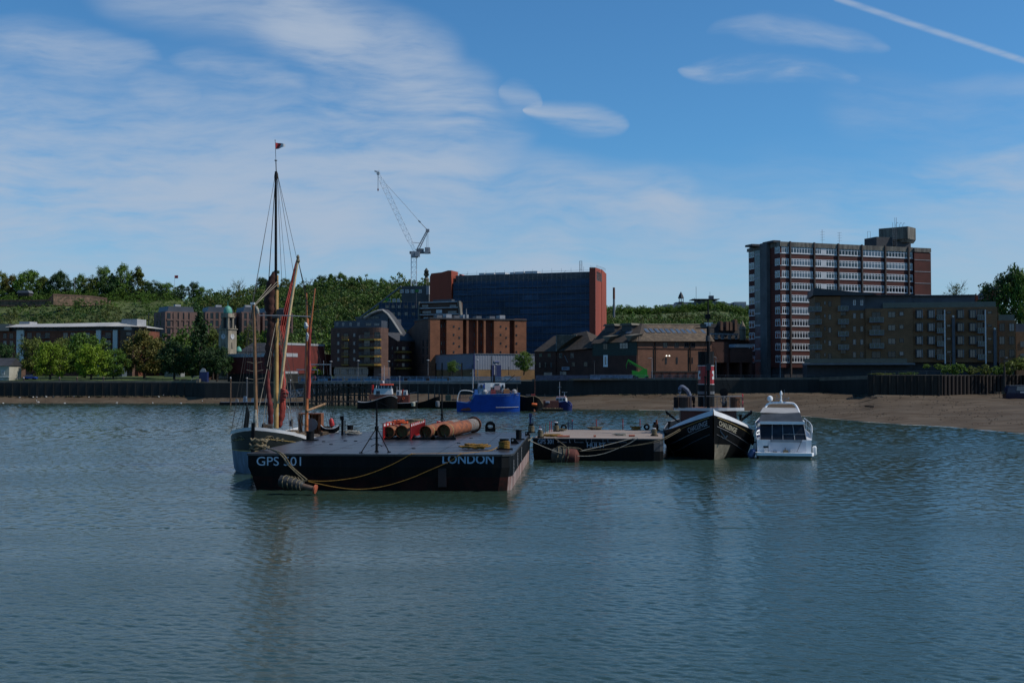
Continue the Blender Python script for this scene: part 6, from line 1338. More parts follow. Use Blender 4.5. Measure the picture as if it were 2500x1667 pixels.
for (x0, x1, x2) in ((1362, 1384, 0), (1390, 1394, 0), (1403, 1425, 0), (1431, 1437, 0), (1444, 1466, 0), (1472, 1480, 0), (1484, 1530, 0)):
    b = MB(); p0, p1, p2 = f3(x0, 1071.5), f3(x0, 1079.5), f3(x1, 1079.5); 
    for u_, v_ in ((p0, p1), (p1, p2)): b.bar((u_.x, -.11, u_.z), (v_.x, -.11, v_.z), .045, .02)
    b.build('painted_outline', pale, T)
for px, pb, pt, wd, lb in ((1319, 1068, 1049, 9, 'white capped roped bollard at the near left corner of the smaller barge'), (1358, 1053, 1032, 9, 'white capped roped bollard at the far left corner of the smaller barge'), (1597, 1064, 1047, 9.5, 'white capped roped bollard at the near right corner of the smaller barge'), (1600, 1050, 1030, 10, 'white capped bollard at the far right corner of the smaller barge')):
    bollard(px, pb, pt, wd, lb, z=Z3, cap='white_paint', ropem='rope')
d3 = lambda px, py: W(px, py, Z3)
def stanch(px, pyb, pyt, m, label, r=.03):
    p = d3(px, pyb); b = MB(); b.cyl((0, 0, 0), (0, 0, (pyb - pyt) * p.y / FP), r, n=6); k = b.build('rail_post', m); k.location = p; tag(k, label, 'post', 'thin rail posts round the smaller barge'); return k
side = [(1318, 1063, 1040, 0), (1321.5, 1062, 1038, 1), (1327, 1060, 1036, 1), (1332, 1058.5, 1033, 2), (1337.5, 1057, 1031, 3), (1342, 1055.5, 1029, 0), (1346.5, 1054, 1028, 0), (1351.5, 1052.5, 1027, 1), (1354.5, 1051, 1026, 0)]
ord_ = ['nearest', 'second nearest', 'third', 'fourth', 'fifth', 'sixth', 'seventh', 'eighth', 'farthest']
for i, (px, a_, c_, k) in enumerate(side): stanch(px, a_, c_, [MAT['red_paint'], MAT['mid_grey'], MAT['rope'], verdi][k], f'{ord_[i]} thin post in the row along the left side of the smaller barge')
back = [(1397, 1048.5, 1024, 'red post beside the small ladder on the smaller barge'), (1456, 1048, 1023.5, 'red post on the far edge of the smaller barge, right of the pale heap'), (1520.5, 1048, 1023, 'tall red post in the middle of the far edge of the smaller barge'), (1562.5, 1048, 1023, 'red post on the far edge nearest the yellow rope coils')]
for px, a_, c_, lb in back: stanch(px, a_, c_, MAT['red_paint'], lb, .05)
for k, z_ in enumerate((1026, 1036)): rope('guard_line', ['upper', 'lower'][k] + ' thin guard line strung between the red posts of the smaller barge', [P(px, z_ + (0 if i % 2 == 0 else 2), 129) for i, px in enumerate((1397, 1426, 1456, 1488, 1520.5, 1541, 1562.5, 1590))], .016, MAT['mid_grey'])
T = thing('ladder', 'short dark blue ladder standing at the far left of the smaller barge', 'ladder', tuple(d3(1387, 1049))); s_ = 129 / FP
b = MB(); b.box(-.03, .06, -.05, .05, 0, .9); b.box(.43, .52, -.05, .05, 0, .95)
for z_ in (.12, .38, .64): b.bar((.03, 0, z_), (.47, 0, z_), .06)
b.build('frame', navy, T)
def tyre(loc, R_, label, rot=None, parent=None):
    b = MB(); M_ = rot or Matrix.Rotation(math.pi / 2, 3, 'X'); n = 18; r_ = R_ * .3; vs = []
    rows = [[M_ @ Vector(((R_ - r_ + r_ * math.cos(j * math.pi / 3)) * math.cos(2 * math.pi * i / n), (R_ - r_ + r_ * math.cos(j * math.pi / 3)) * math.sin(2 * math.pi * i / n), r_ * .8 * math.sin(j * math.pi / 3))) for i in range(n + 1)] for j in range(7)]
    b.grid(rows); o = b.build('tyre', MAT['black_steel'], parent, True); o.location = loc
    if label: tag(o, label, 'tyre', 'old tyres used as fenders')
    return o
tyre(d3(1376.5, 1050) + Vector((0, 0, .32)), .36, 'old tyre standing left of the small ladder on the smaller barge'); tyre(d3(1579, 1049) + Vector((0, 0, .32)), .36, 'old tyre standing among the yellow rope coils on the smaller barge')
heap('rope_heap', 'yellow brown rope heap along the near left deck edge of the smaller barge', d3(1349, 1066), 1.3, .5, .18, MAT['rope_yellow'], 8, .05, 11); heap('rope_heap', 'pale frayed rope heap on the near right of the pale deck', d3(1514, 1063), .9, .5, .15, MAT['rope_pale'], 7, .045, 12)
heap('rope_heap', 'yellow green rope coils by the far right tyre', d3(1552, 1050), .8, .4, .35, MAT['rope_yellow'], 7, .06, 13); heap('rope_heap', 'low brown rope heap on the far edge of the pale deck', d3(1452, 1049), 1.1, .4, .25, MAT['rope'], 8, .06, 14); heap('rope_heap', 'tangle of rope between bollard and ladder on the smaller barge', d3(1368, 1052), .9, .5, .2, MAT['rope'], 7, .05, 15)
for px0, px1, py, lb in ((1361, 1391, 1067.5, 'long orange tube on the near deck edge of the smaller barge'), (1449, 1455, 1067, 'short orange tube on the near deck edge, middle of the smaller barge'), (1535, 1550, 1066, 'orange block on the near right deck edge of the smaller barge')):
    a_ = d3(px0, py) + Vector((0, 0, .12)); c_ = d3(px1, py) + Vector((0, 0, .12)); b = MB(); b.cyl((0, 0, 0), c_ - a_, .1, n=8); k = b.build('orange_tube', mat('faded_orange', (.42, .12, .07), .7, .2, 2)); k.location = a_; tag(k, lb, 'tube', 'orange tubes on the deck edge')
p = d3(1603, 1052); b = MB(); b.lathe([(.18, 0), (.24, .5), (.12, 1.0), (.1, 1.25)], n=8); k = b.build('rusty_post', MAT['rust']); k.location = p; tag(k, 'rusty orange post leaning by the far right bollard of the smaller barge', 'post')
# big round buoy at its near side
p = P(1380, 1115, 109.3); T = thing('mooring_buoy', 'big grey mooring buoy with red brown end, beside the smaller barge', 'buoy', tuple(p)); M_ = Vector((1, -.25, -.05)).to_track_quat('Z', 'Y').to_matrix()
b = MB(); b.lathe([(.3, -1.35), (.72, -1.25), (.86, -.9), (.88, 0), (.88, .15)], n=22, M=M_); b.build('body', mat('buoy_grey', (.10, .10, .08), .8, .3, 1.5), T, True)
b = MB(); b.lathe([(.881, .151), (.88, .7), (.8, 1.1), (.45, 1.3), (.1, 1.35)], n=22, M=M_); b.build('red_end', mat('buoy_red', (.13, .035, .025), .8, .3, 1.5), T, True)
b = MB()
for q in (-.6, -.1, .4): b.tube([M_ @ Vector((.93 * math.cos(i * .45), .93 * math.sin(i * .45), q + .1 * math.sin(i * 1.3))) for i in range(15)], .045, 5)
for k in range(4): b.tube(smoothpts([(-1.0 + .5 * k, -.1, .75), (-.6 + .45 * k, -.25, 1.05 - .05 * k), (.1 + .4 * k, -.3, .85), (.7 + .3 * k, -.25, .7)], 4), .05, 5)
b.build('rope_lashing', MAT['rope'], T, True)
Yr = 108.6
rope('mooring_rope', 'pale rope drooping from the biggest barge under the smaller one to the tug side', smoothpts([P(1290, 1072, 104)] + [P(px, py, Yr) for px, py in ((1308, 1082), (1360, 1103), (1393, 1111), (1434, 1113), (1474, 1107), (1514, 1092), (1540, 1080), (1557, 1069))]), .035, MAT['rope_pale'])
rope('mooring_rope', 'grey rope running straight from the buoy to the right edge of the smaller barge', [P(1420, 1100, Yr), P(1500, 1080, Yr + .6), P(1556, 1066, Yr + 1.6)], .035, MAT['rope_pale'], sag=.05)
rope('mooring_rope', 'yellow double rope from the tug bow past HULST', smoothpts([P(1660, 1047, 112)] + [P(px, py, Yr - .2) for px, py in ((1611, 1073), (1560, 1085), (1500, 1094), (1450, 1099), (1415, 1101))]), .028, MAT['rope'])
rope('mooring_rope', 'second yellow line from the tug bow just above the first', smoothpts([P(1662, 1050, 112)] + [P(px, py, Yr + .3) for px, py in ((1612, 1077), (1580, 1083), (1540, 1089))]), .024, MAT['rope'])
rope('mooring_rope', 'thin dark line from the near left of the smaller barge down to the buoy', [P(1352, 1068, 111), P(1376, 1085, 110.2), P(1392, 1099, 109.5)], .035, MAT['rope'])
rope('mooring_rope', 'rope slack between the two barges', [P(1262, 1062, 104), P(1300, 1066, 110)], .05, MAT['rope'], sag=.5)

# ---- tug CHALLENGE
def interp(tab, y):
    if y <= tab[0][0]: return tab[0][1]
    for (a, c), (d, e) in zip(tab, tab[1:]):
        if y <= d: return c + (e - c) * (y - a) / (d - a)
    return tab[-1][1]
class Hull:
    def __init__(s, dk_, wl, sh, rake=.6, pw=.7): s.dk, s.wl, s.sh, s.rake, s.pw = dk_, wl, sh, rake, pw
    def pt(s, side, y, z, off=0.0):
        zs_ = interp(s.sh, y); k = max(0, min(1, z / zs_)) ** s.pw if z > 0 else 0; x = interp(s.wl, y) * (1 - k) + interp(s.dk, y) * k
        if z < 0: x *= max(.2, 1 + z * .5)
        bow = max(0, 1 - y / 3.0); return Vector((side * (x + off), y - s.rake * k * bow - off * .5, z))
    def band(s, z0, z1, ys, n=4, off=0.0, sides=(-1, 1)):  # z0,z1 functions of y
        b = MB()
        for sd_ in sides: b.grid([[s.pt(sd_, y, z0(y) + (z1(y) - z0(y)) * i / n, off) for y in ys] for i in range(n + 1)])
        return b
T = thing('steam_tug', 'black tug lettered CHALLENGE with tall red banded funnel, bow on', 'tug', tuple(P(1741.5, 1120, 112)), R(-7)); MT = (Matrix.Translation(T.location) @ Matrix.Rotation(R(-7), 4, 'Z')).inverted(); T.location.z = 0
MT = (Matrix.Translation(T.location) @ Matrix.Rotation(R(-7), 4, 'Z')).inverted()
H = Hull([(0, .07), (.4, .75), (1, 1.7), (1.8, 2.6), (3, 3.55), (4.5, 4.2), (7, 4.65), (12, 4.75), (20, 4.6), (28, 4), (32, 2.2), (33.5, .3)], [(0, .05), (1, .62), (2.5, 1.6), (4.5, 2.8), (7, 3.8), (12, 4.3), (20, 4.3), (28, 3), (33, .5)], [(0, 4.98), (.5, 4.66), (1, 4.36), (1.8, 3.95), (3, 3.45), (4.5, 3.0), (7, 2.6), (12, 2.3), (20, 2.1), (28, 2.5), (33.5, 3)])
ys = [0, .2, .4, .7, 1, 1.4, 1.8, 2.4, 3, 3.7, 4.5, 5.7, 7, 9.5, 12, 16, 20, 24, 28, 30, 32, 33.5]
sh = lambda y: interp(H.sh, y)
H.band(lambda y: -.7, lambda y: sh(y) - .55 * max(0, 1 - y / 6.5) - .02, ys, 9).build('hull', hullk, T, True)
b = H.band(lambda y: sh(y) - .55 * max(0, 1 - y / 6.5), lambda y: sh(y) + .12 * max(0, 1 - y / 6.5), ys[:13], 1)
q_ = len(ys[:13]); b.v = [((x - math.copysign(min(abs(x) * .8, .5 * max(0, 1 - y / 7)), x), y + .15, z) if (i // q_) % 2 else (x, y, z)) for i, (x, y, z) in enumerate(b.v)]; b.build('white_bulwark', MAT['white_paint'], T, True)
b = MB()
for sd_ in (-1, 1): b.tube([H.pt(sd_, y, sh(y)) + Vector((0, 0, .03)) for y in ys[12:]], .07, 5)
b.build('rail_cap', MAT['mid_grey'], T, True)
gold = mat('gold_toned_line', (.55, .38, .12), .5, .1)
for dz, mm, nm, yy_ in ((.68, gold, 'gold_toned_line', ys[:16]), (1.55, MAT['pale_grey'], 'white_line', ys[:14]), (2.35, MAT['mid_grey'], 'rubbing_strake', ys[:14])):  # the upper line's gold is warm sunlight put into its colour
    for sd_ in (-1, 1):
        b = MB(); b.tube([H.pt(sd_, y, sh(y) - dz, .015) for y in yy_ if y > 0], .028, 4); b.build(nm, mm, T)
def nm_fn(side):
    def fn(u_, v_):
        k = u_ if side > 0 else 1 - u_; hb = .55 + 1.85 * k; a_, c_ = 0.0, 4.0
        for _ in range(30):
            y = (a_ + c_) / 2
            if H.pt(1, y, sh(y) - 1.1).x < hb: a_ = y
            else: c_ = y
        return H.pt(side, y, sh(y) - 1.38 + .50 * v_, .03)
    return fn
lettering('CHALLENGE', nm_fn(1), mat('letter_sunlit', (.75, .66, .48), .6, .1), T, .02); lettering('CHALLENGE', nm_fn(-1), pale, T, .0)  # one name, sunlit cream right, shaded pale left; light put into colour
H.band(lambda y: -.2, lambda y: 1.55 - .1 * y, [.05, .3, .6, .9, 1.3, 1.7], 3, .02, (1,)).build('bare_plate', mat('bare_plate', (.30, .26, .19), .8, .3, 1.2, col2=(.12, .07, .04), thr=(.55, .7)), T, True)
b = MB(); q = H.pt(1, .55, 2.65, .12); b.bar(q + Vector((-.25, 0, .25)), q + Vector((.3, 0, -.45)), .09); b.tube([q + Vector((.0, -.03, -.5)), q + Vector((.28, -.03, -.55)), q + Vector((.5, 0, -.25))], .07, 5); b.tube([q + Vector((-.1, -.03, .35)), q + Vector((-.35, -.03, .2)), q + Vector((-.3, -.03, 0))], .05, 5); b.build('anchor', MAT['mid_grey'], T)
b = MB(); b.grid([[H.pt(sd_, y, sh(y) - .7) * 1 for sd_ in (-1, 1)] for y in ys]); b.build('deck', mat('tug_deck', (.10, .06, .045), .8, .2), T)
wood_ = mat('teak', (.20, .085, .04), .6, .3, 2); maroon = mat('maroon', (.10, .02, .018), .5, .2)
tl = lambda px, py, Y: MT @ P(px, py, Y)
p0 = tl(1662, 1020, 122); p1 = tl(1797, 1020, 122); zb = p0.z
def arcpoly(x0, x1, y0, y1, bulge, n=8): c_ = (x0 + x1) / 2; return [(x0 + (x1 - x0) * i / n, y0 - bulge * (1 - (2 * i / n - 1) ** 2)) for i in range(n + 1)] + [(x1, y1), (x0, y1)]
zd = tl(1726, 996, 121).z; cx_ = (p0.x + p1.x) / 2; hw_ = (p1.x - p0.x) / 2
b = MB(); b.zprism(arcpoly(cx_ - hw_, cx_ + hw_, 9.6, 15, 1.2), 2.0, zd - .3); b.build('deckhouse', maroon, T)
b = MB(); b.zprism(arcpoly(cx_ - 3.7, cx_ + 3.75, 9.6, 14.5, 1.6), zd - .25, zd); b.build('bridge_deck', wood_, T)
b = MB(); pl = arcpoly(cx_ - 3.72, cx_ + 3.77, 9.58, 14.5, 1.62)[:9]; b.grid([[(x, y - .03, zd - .27) for x, y in pl], [(x, y - .03, zd + .05) for x, y in pl]]); b.build('bridge_fascia', MAT['white_paint'], T)
for sd_ in (-1, 1): b = MB(); b.add([(cx_ + sd_ * 3.0, 9.4, 3.2), (cx_ + sd_ * 3.15, 9.4, 3.2), (cx_ + sd_ * 4.6, 9.6, zd - .25), (cx_ + sd_ * 4.6, 9.6, zd - .6), (cx_ + sd_ * 3.0, 10.4, 3.2), (cx_ + sd_ * 4.6, 10.8, zd - .25)], [(0, 1, 3, 2), (4, 5, 2, 0), (1, 3, 5, 4)]); b.build('bracket', MAT['black_steel'], T)
for (xa, xb, mm, nm, lb) in ((1645, 1656, 'black_steel', 'side_light_box', None), (1657, 1689, None, 'bridge_dodger', 'shade darkened wooden dodger on the left side of the bridge'), (1783, 1807, 'teak_lit', 'bridge_dodger', 'varnished wooden dodger on the sunlit right side of the bridge')):
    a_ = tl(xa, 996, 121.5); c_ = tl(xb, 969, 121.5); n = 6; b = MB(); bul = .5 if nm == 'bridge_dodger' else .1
    b.zprism([(a_.x + (c_.x - a_.x) * i / n, a_.y - bul * math.sin(math.pi * i / n)) for i in range(n + 1)] + [(c_.x, a_.y + .9), (a_.x, a_.y + .9)], zd + .01, c_.z); b.build(nm, (wood_ if mm == 'teak_lit' else MAT[mm] if mm else mat('teak_shaded', (.05, .025, .018), .6, .3, 2)), T, label=lb)  # sun and shade put into the teak: brighter right dodger, darker left
    if nm == 'bridge_dodger':
        for i in range(1, n): b = MB(); x = a_.x + (c_.x - a_.x) * i / n; b.bar((x, a_.y - bul * math.sin(math.pi * i / n) - .02, zd + .05), (x, a_.y - bul * math.sin(math.pi * i / n) - .02, c_.z), .03); b.build('dodger_batten', MAT['timber'], T)
b = MB(); a_ = tl(1655, 967, 121); c_ = tl(1812, 967, 121); zr = a_.z; pl = arcpoly(a_.x, c_.x, 9.6, 14, 1.5, 10)[:11]; b.tube([(x, y, zr) for x, y in pl], .045, 5)
for x, y in pl[::2]: b.cyl((x, y, zd), (x, y, zr), .03, n=5)
b.build('bridge_rail', MAT['mid_grey'], T)
b = MB(); a_ = tl(1811, 981, 121.5); 
for k in range(2): b.tube([(a_.x + .08, a_.y + .3 * math.cos(i * .524), a_.z + (.5 if k else -.25) + .32 * math.sin(i * .524)) for i in range(13)], .07, 5)
b.build('lifebuoy', MAT['red_paint'], T, True)
# funnel
fc = tl(1724, 993, 126.5); r_ = 19.0 * 126.5 / FP; zF = lambda py: tl(1724, py, 126.5).z
def fun(z0_, z1_, rr, m, nm): b = MB(); b.lathe([(rr, z0_), (rr, z1_)], (fc.x, fc.y, 0), 28); return b.build(nm, m, T, True)
fun(zF(995) - 1.2, zF(938.5), r_ + .04, MAT['black_steel'], 'funnel'); fun(zF(938.5) + .001, zF(937), r_ + .05, MAT['white_paint'], 'funnel_ring'); fun(zF(937) + .001, zF(893.5), r_ + .0, mat('funnel_red', (.42, .012, .02), .35, .12), 'funnel_band'); fun(zF(893.5) + .001, zF(892), r_ + .05, MAT['white_paint'], 'funnel_ring')
b = MB(); b.lathe([(r_, zF(892) + .001), (r_, zF(858)), (r_ * .9, zF(858)), (r_ * .9, zF(866))], (fc.x, fc.y, 0), 28); b.build('funnel_top', MAT['black_steel'], T, True)
for sgn in (-1, 1):
    b = MB()
    for (ya, yb, w0, w1) in ((926, 919, .0, .5), (919, 912, .0, .22), (912, 905, .0, .5), (926, 905, -.22, 0)):
        rows = []
        for z_ in (zF(ya), zF(yb)): rows.append([(fc.x + sgn * (r_ + .012) * math.cos(q), fc.y - (r_ + .012) * math.sin(q), z_) for q in [(w0 + .24) + (w1 - w0) * i / 4 for i in range(5)]])
        b.grid(rows)
    b.build('funnel_emblem', MAT['white_paint'], T)
fun(zF(962), zF(955), r_ + .06, MAT['mid_grey'], 'funnel_ring')
# mast
mc = tl(1730, 1000, 120.5); zM = lambda py: tl(1730, py, 120.5).z
b = MB(); b.cyl((mc.x, mc.y, 3.5), (mc.x, mc.y, zM(800)), .20, .17, 10); b.cyl((mc.x, mc.y, zM(800)), (mc.x, mc.y, zM(733)), .10, .07, 8); b.build('mast', MAT['black_steel'], T, True)
b = MB(); a_, c_ = tl(1698, 801, 120.5), tl(1758, 800, 120.5); b.bar((a_.x, mc.y, a_.z), (mc.x, mc.y, a_.z), .1); b.bar((mc.x, mc.y, a_.z), (c_.x, mc.y, a_.z + .05), .05); a_ = tl(1695, 790, 120.5); b.bar((a_.x, mc.y, a_.z - .3), (mc.x, mc.y, a_.z + .1), .04); b.build('crosstree', MAT['black_steel'], T)
b = MB(); q = tl(1730, 793, 120); b.obox(q, .5, .4, .25, Matrix.Identity(3)); b.obox(q + Vector((0, 0, .18)), .9, .25, .12, Matrix.Identity(3)); b.build('radar', MAT['white_paint'], T)
b = MB(); q = tl(1728, 773, 120.3); b.obox(q, .55, .4, .5, Matrix.Identity(3)); b.bar(q + Vector((.1, 0, .25)), q + Vector((.85, 0, .25)), .04); b.bar(q + Vector((.85, 0, .25)), q + Vector((.85, 0, -.9)), .03); b.bar(q + Vector((.1, 0, .1)), q + Vector((.6, 0, -.5)), .03); b.build('lamp_cluster', MAT['black_steel'], T)
b = MB(); q = tl(1728, 826, 120.2); b.cyl(q - Vector((0, 0, .3)), q + Vector((0, 0, .3)), .22, n=8); q = tl(1730, 896, 120.2); b.obox(q, .5, .4, .7, Matrix.Identity(3)); b.build('mast_lamp', MAT['dark_grey'], T)
b = MB(); q0, q1 = tl(1722, 994, 119.5), tl(1722, 921, 119.5); b.cyl(q0, q1, .09, n=8); b.cyl(q1, q1 + Vector((0, 0, .1)), .18, n=8); q2 = tl(1723, 850, 120.1); b.cyl(q1, q2, .03, n=5); b.build('signal_pole', MAT['black_steel'], T)
b = MB()
for px, py in ((1668, 1000), (1802, 1000), (1690, 968), (1775, 970)): b.tube([tl(1729, 812, 120.4), tl(px, py, 123)], .018, 4)
b.tube([tl(1729, 775, 120.4), tl(1741, 1001, 112)], .02, 4); b.tube([tl(1726, 830, 120.4), tl(1700, 960, 126)], .018, 4); b.build('stay', MAT['black_steel'], T)
# davit with blue grey cover, cowl vents
b = MB(); q = [tl(px, py, 124) for px, py in ((1660, 958), (1660, 948), (1665, 944), (1672, 948), (1679, 955), (1684, 966))]; b.tube(smoothpts(q, 3), .2, 8, .24); b.build('davit', mat('davit_blue', (.14, .17, .25), .6, .15), T, True)
b = MB(); q = tl(1660, 957, 124); b.lathe([(.05, -.3), (.12, -.15), (.08, .1)], tuple(q), 8); b.tube([q, q - Vector((0, 0, 1.6))], .02, 4); b.build('davit_block', MAT['pale_grey'], T)
for px, pt_, Y_ in ((1769, 957, 124), (1694, 972, 124)):
    q = tl(px, 994, Y_); z_ = tl(px, pt_, Y_).z; b = MB(); rr = .28 if px > 1700 else .15; b.tube(smoothpts([(q.x, q.y, zd), (q.x, q.y, z_ - .4), (q.x, q.y - .1, z_ - .05), (q.x - .1, q.y - .4, z_)], 4), rr, 10); b.lathe([(rr, -.1), (rr * 1.7, .2), (rr * 1.3, .21)], (q.x - .1, q.y - .3, z_ - .05), 12, Vector((0, -1, .1)).to_track_quat('Z', 'Y').to_matrix()); b.build('cowl_vent', MAT['black_steel'], T, True)
b = MB(); q = tl(1766, 990, 122); b.cyl(q, q + Vector((0, 0, .9)), .12, n=8); b.tube([q + Vector((.35 * math.cos(i * .7), -.2, .6 + .35 * math.sin(i * .7))) for i in range(10)], .04, 5); b.build('telegraph', MAT['mid_grey'], T)
for px, py, k in ((1634, 1040, 0), (1808, 1024, 1)): b = MB(); q = tl(px, py + 8, 118); b.cyl(q, q + Vector((0, 0, .75)), .14, n=8); b.cyl(q + Vector((0, 0, .75)), q + Vector((0, 0, .85)), .2, n=8); b.build('bitt', MAT['black_steel'], T)
for i, (sd_, y, z_) in enumerate(((-1, 6.0, 1.6), (-1, 7.8, 1.5), (1, 6.3, 1.55), (1, 8.2, 1.5), (1, 5.0, 1.9))):
    q = H.pt(sd_, y, z_, .15); b = MB(); o_ = tyre(q, .5, None, Matrix.Rotation(math.pi / 2, 3, 'Y') @ Matrix.Rotation(.2, 3, 'X'), T)
b = MB(); b.tube([H.pt(-1, 5.5, 1.9, .2), H.pt(-1, 6.3, .9, .3), H.pt(-1, 6.0, .1, .25)], .04, 5); b.tube([H.pt(-1, 6.5, 1.9, .2), H.pt(-1, 6.0, .9, .35), H.pt(-1, 6.8, .1, .25)], .04, 5); b.build('hanging_rope', MAT['timber'], T)
rope('mooring_rope', 'dark line between the smaller barge and the tug', [P(1605, 1042, 127), P(1640, 1045, 117)], .03, MAT['rope'], sag=.15)

# ---- motor cruiser, stern on
T = thing('motor_cruiser', 'white motor cruiser with grey canopy and radar arch seen from the stern', 'motorboat', tuple(P(1914.5, 1118, 113.8)), R(-12)); T.location.z = 0; s_ = 113.8 / FP
def cz(py): return Zp(py, 113.8) - 0.0
def cx(px): return (px - 1914.5) * s_
wh = mat('gelcoat', (1.2, 1.21, 1.22), .22, .05)
secs = [(0, 2.55, 2.7), (2, 2.7, 2.8), (5, 2.65, 2.75), (8.5, 1.7, 2.3), (11, .5, 1.3), (12.3, .05, .2)]
b = MB(); zr_ = [-.4, .15, 1.0, 1.86]
for sd_ in (-1, 1): b.grid([[Vector((sd_ * (a_ * (1 - k) + c_ * k), y, z_ + (.1 * y * k if y > 4 else 0))) for y, a_, c_ in secs] for k, z_ in zip((0, .2, .7, 1), zr_)])
b.add([(-2.55, 0, -.4), (2.55, 0, -.4), (2.6, 0, .3), (2.7, .02, 1.86), (-2.7, .02, 1.86), (-2.6, 0, .3)], [(0, 1, 2, 3, 4, 5)]); b.build('hull', wh, T, True)
b = MB(); b.grid([[(-2.72, 0, 1.86), (-2.8, 2, 1.87), (-2.75, 5, 1.96), (-2.3, 8.5, 2.7), (-1.3, 11, 2.95), (-.2, 12.3, 3.08)], [(2.72, 0, 1.86), (2.8, 2, 1.87), (2.75, 5, 1.96), (2.3, 8.5, 2.7), (1.3, 11, 2.95), (.2, 12.3, 3.08)]]); b.build('deck', wh, T)
b = MB(); b.zprism([(cx(1850), -1.0), (cx(1979), -1.0), (cx(1984), -.5), (cx(1984), 0), (cx(1846), 0), (cx(1846), -.6)], .32, .62); b.build('swim_platform', wh, T)
b = MB(); b.zprism([(cx(1854), -.85), (cx(1976), -.85), (cx(1980), 0), (cx(1850), 0)], -.3, .3); b.build('antifouling', mat('boot_dirty', (.16, .16, .11), .7, .3, 2), T)
b = MB(); b.box(cx(1878), cx(1966), -.1, -.01, cz(1106), cz(1076)); b.build('transom_panel', mat('gelcoat_grey', (.85, .88, .95), .3, .05), T)
b = MB(); b.box(cx(1882), cx(1956), -.14, -.101, cz(1076) - .12, cz(1073)); b.build('transom_cushion', MAT['pale_grey'], T)
b = MB(); b.box(cx(1865), cx(1877), -.06, -.01, cz(1093), cz(1089)); b.build('vent_grille', MAT['black_steel'], T)
for x0_, x1_, zt_, mm in ((1867, 1876, 1095, 'white_paint'), (1887, 1897, 1101, 'mid_grey'), (1912, 1924, 1098, 'rope'), (1929, 1938, 1096, 'white_paint')): b = MB(); b.box(cx(x0_), cx(x1_), -.5, -.25, .63, cz(zt_)); b.build('locker', MAT[mm], T)
b = MB(); b.tube([(cx(1957), -.15, cz(1073)), (cx(1957), -.3, cz(1073) + .05), (cx(1944), -.6, .7)], .035, 5); b.cyl((cx(1917), -.4, .62), (cx(1917), -.4, 1.1), .05, n=6); b.build('crane_arm', MAT['mid_grey'], T)
b = MB(); b.lathe([(.12, -.45), (.2, -.3), (.2, .4), (.1, .5)], (cx(1984) + .12, .5, .75), 10); b.build('side_fender', wh, T, True)
# cockpit enclosure with clear panels, then fly bridge
b = MB(); b.add([(cx(1858), .15, cz(1073)), (cx(1968), .15, cz(1073)), (cx(1962), .8, cz(1036)), (cx(1857), .8, cz(1036)), (cx(1858), 4.4, cz(1073)), (cx(1968), 4.4, cz(1073)), (cx(1962), 4.2, cz(1036)), (cx(1857), 4.2, cz(1036))], [(0, 1, 2, 3), (1, 5, 6, 2), (5, 4, 7, 6), (4, 0, 3, 7)]); b.build('clear_screen', mat('clear_vinyl', (.02, .024, .034), .3, .5, 1.2, col2=(.16, .18, .22), thr=(.6, .8), spec=.3), T)
for px0, px1 in ((1858, 1857), (1886, 1887), (1912, 1912), (1940, 1936), (1968, 1962)): b = MB(); b.bar((cx(px0), .12, cz(1073)), (cx(px1), .77, cz(1036)), .05); b.build('canopy_pole', MAT['pale_grey'], T)
b = MB(); b.bar((cx(1912), .3, cz(1060)), (cx(1965), .3, cz(1060)), .035); b.build('screen_rail', MAT['pale_grey'], T)
b = MB(); b.prism([(cx(1856), cz(1036)), (cx(1963), cz(1036)), (cx(1965), cz(1029)), (cx(1855), cz(1029))], .4, 5.5); b.build('flybridge', wh, T)
cover = mat('grey_canvas', (.17, .175, .19), .85, .15, 1)
b = MB(); b.add([(cx(1851), .45, cz(1029)), (cx(1961), .45, cz(1029)), (cx(1953), .75, cz(1007)), (cx(1862), .75, cz(1012)), (cx(1856), 5.0, cz(1029)), (cx(1958), 5.0, cz(1029)), (cx(1950), 4.8, cz(1007)), (cx(1864), 4.8, cz(1007))], [(0, 1, 2, 3), (1, 5, 6, 2), (5, 4, 7, 6), (4, 0, 3, 7), (3, 2, 6, 7)]); b.build('canvas_cover', cover, T)
b = MB(); b.add([(cx(1858), .9, cz(1008)), (cx(1952), .9, cz(1010)), (cx(1946), 2.2, cz(997)), (cx(1866), 2.2, cz(996)), (cx(1860), 4.6, cz(1006)), (cx(1950), 4.6, cz(1006))], [(0, 1, 2, 3), (3, 2, 5, 4), (0, 3, 4), (1, 5, 2)]); b.build('cover_top', mat('pale_canvas', (.42, .42, .42), .85, .1, 1), T)
b = MB(); b.tube(smoothpts([(cx(1866), 2.3, cz(1012)), (cx(1871), 2.6, cz(998)), (cx(1878), 2.9, cz(988)), (cx(1890), 3.0, cz(985.5)), (cx(1930), 3.0, cz(985.5)), (cx(1942), 2.9, cz(988)), (cx(1949), 2.6, cz(998)), (cx(1953), 2.3, cz(1010))], 4), .11, 8); b.build('radar_arch', wh, T, True)
q = (cx(1883), 2.9, cz(984)); b = MB(); b.cyl(q, (q[0], q[1], q[2] + .15), .07, n=8); b.lathe([(.1, .1), (.26, .2), (.3, .42), (.22, .62), (.05, .7)], q, 14); b.build('radome', wh, T, True)
b = MB(); b.lathe([(.14, 0), (.14, .25), (.08, .3), (.08, .8), (.14, .85), (.12, 1.05), (.05, 1.25)], (cx(1910), 3.0, cz(985)), 10); b.build('mast_light', wh, T, True)
b = MB(); z_ = cz(975); b.bar((cx(1896), 3, z_), (cx(1930), 3, z_), .05)
for px, t_ in ((1897, 978), (1928, 972), (1922, 966), (1900, 966), (1934, 980), (1918, 952)): b.bar((cx(px), 3.05, cz(985)), (cx(px), 3.05, cz(t_)), .025)
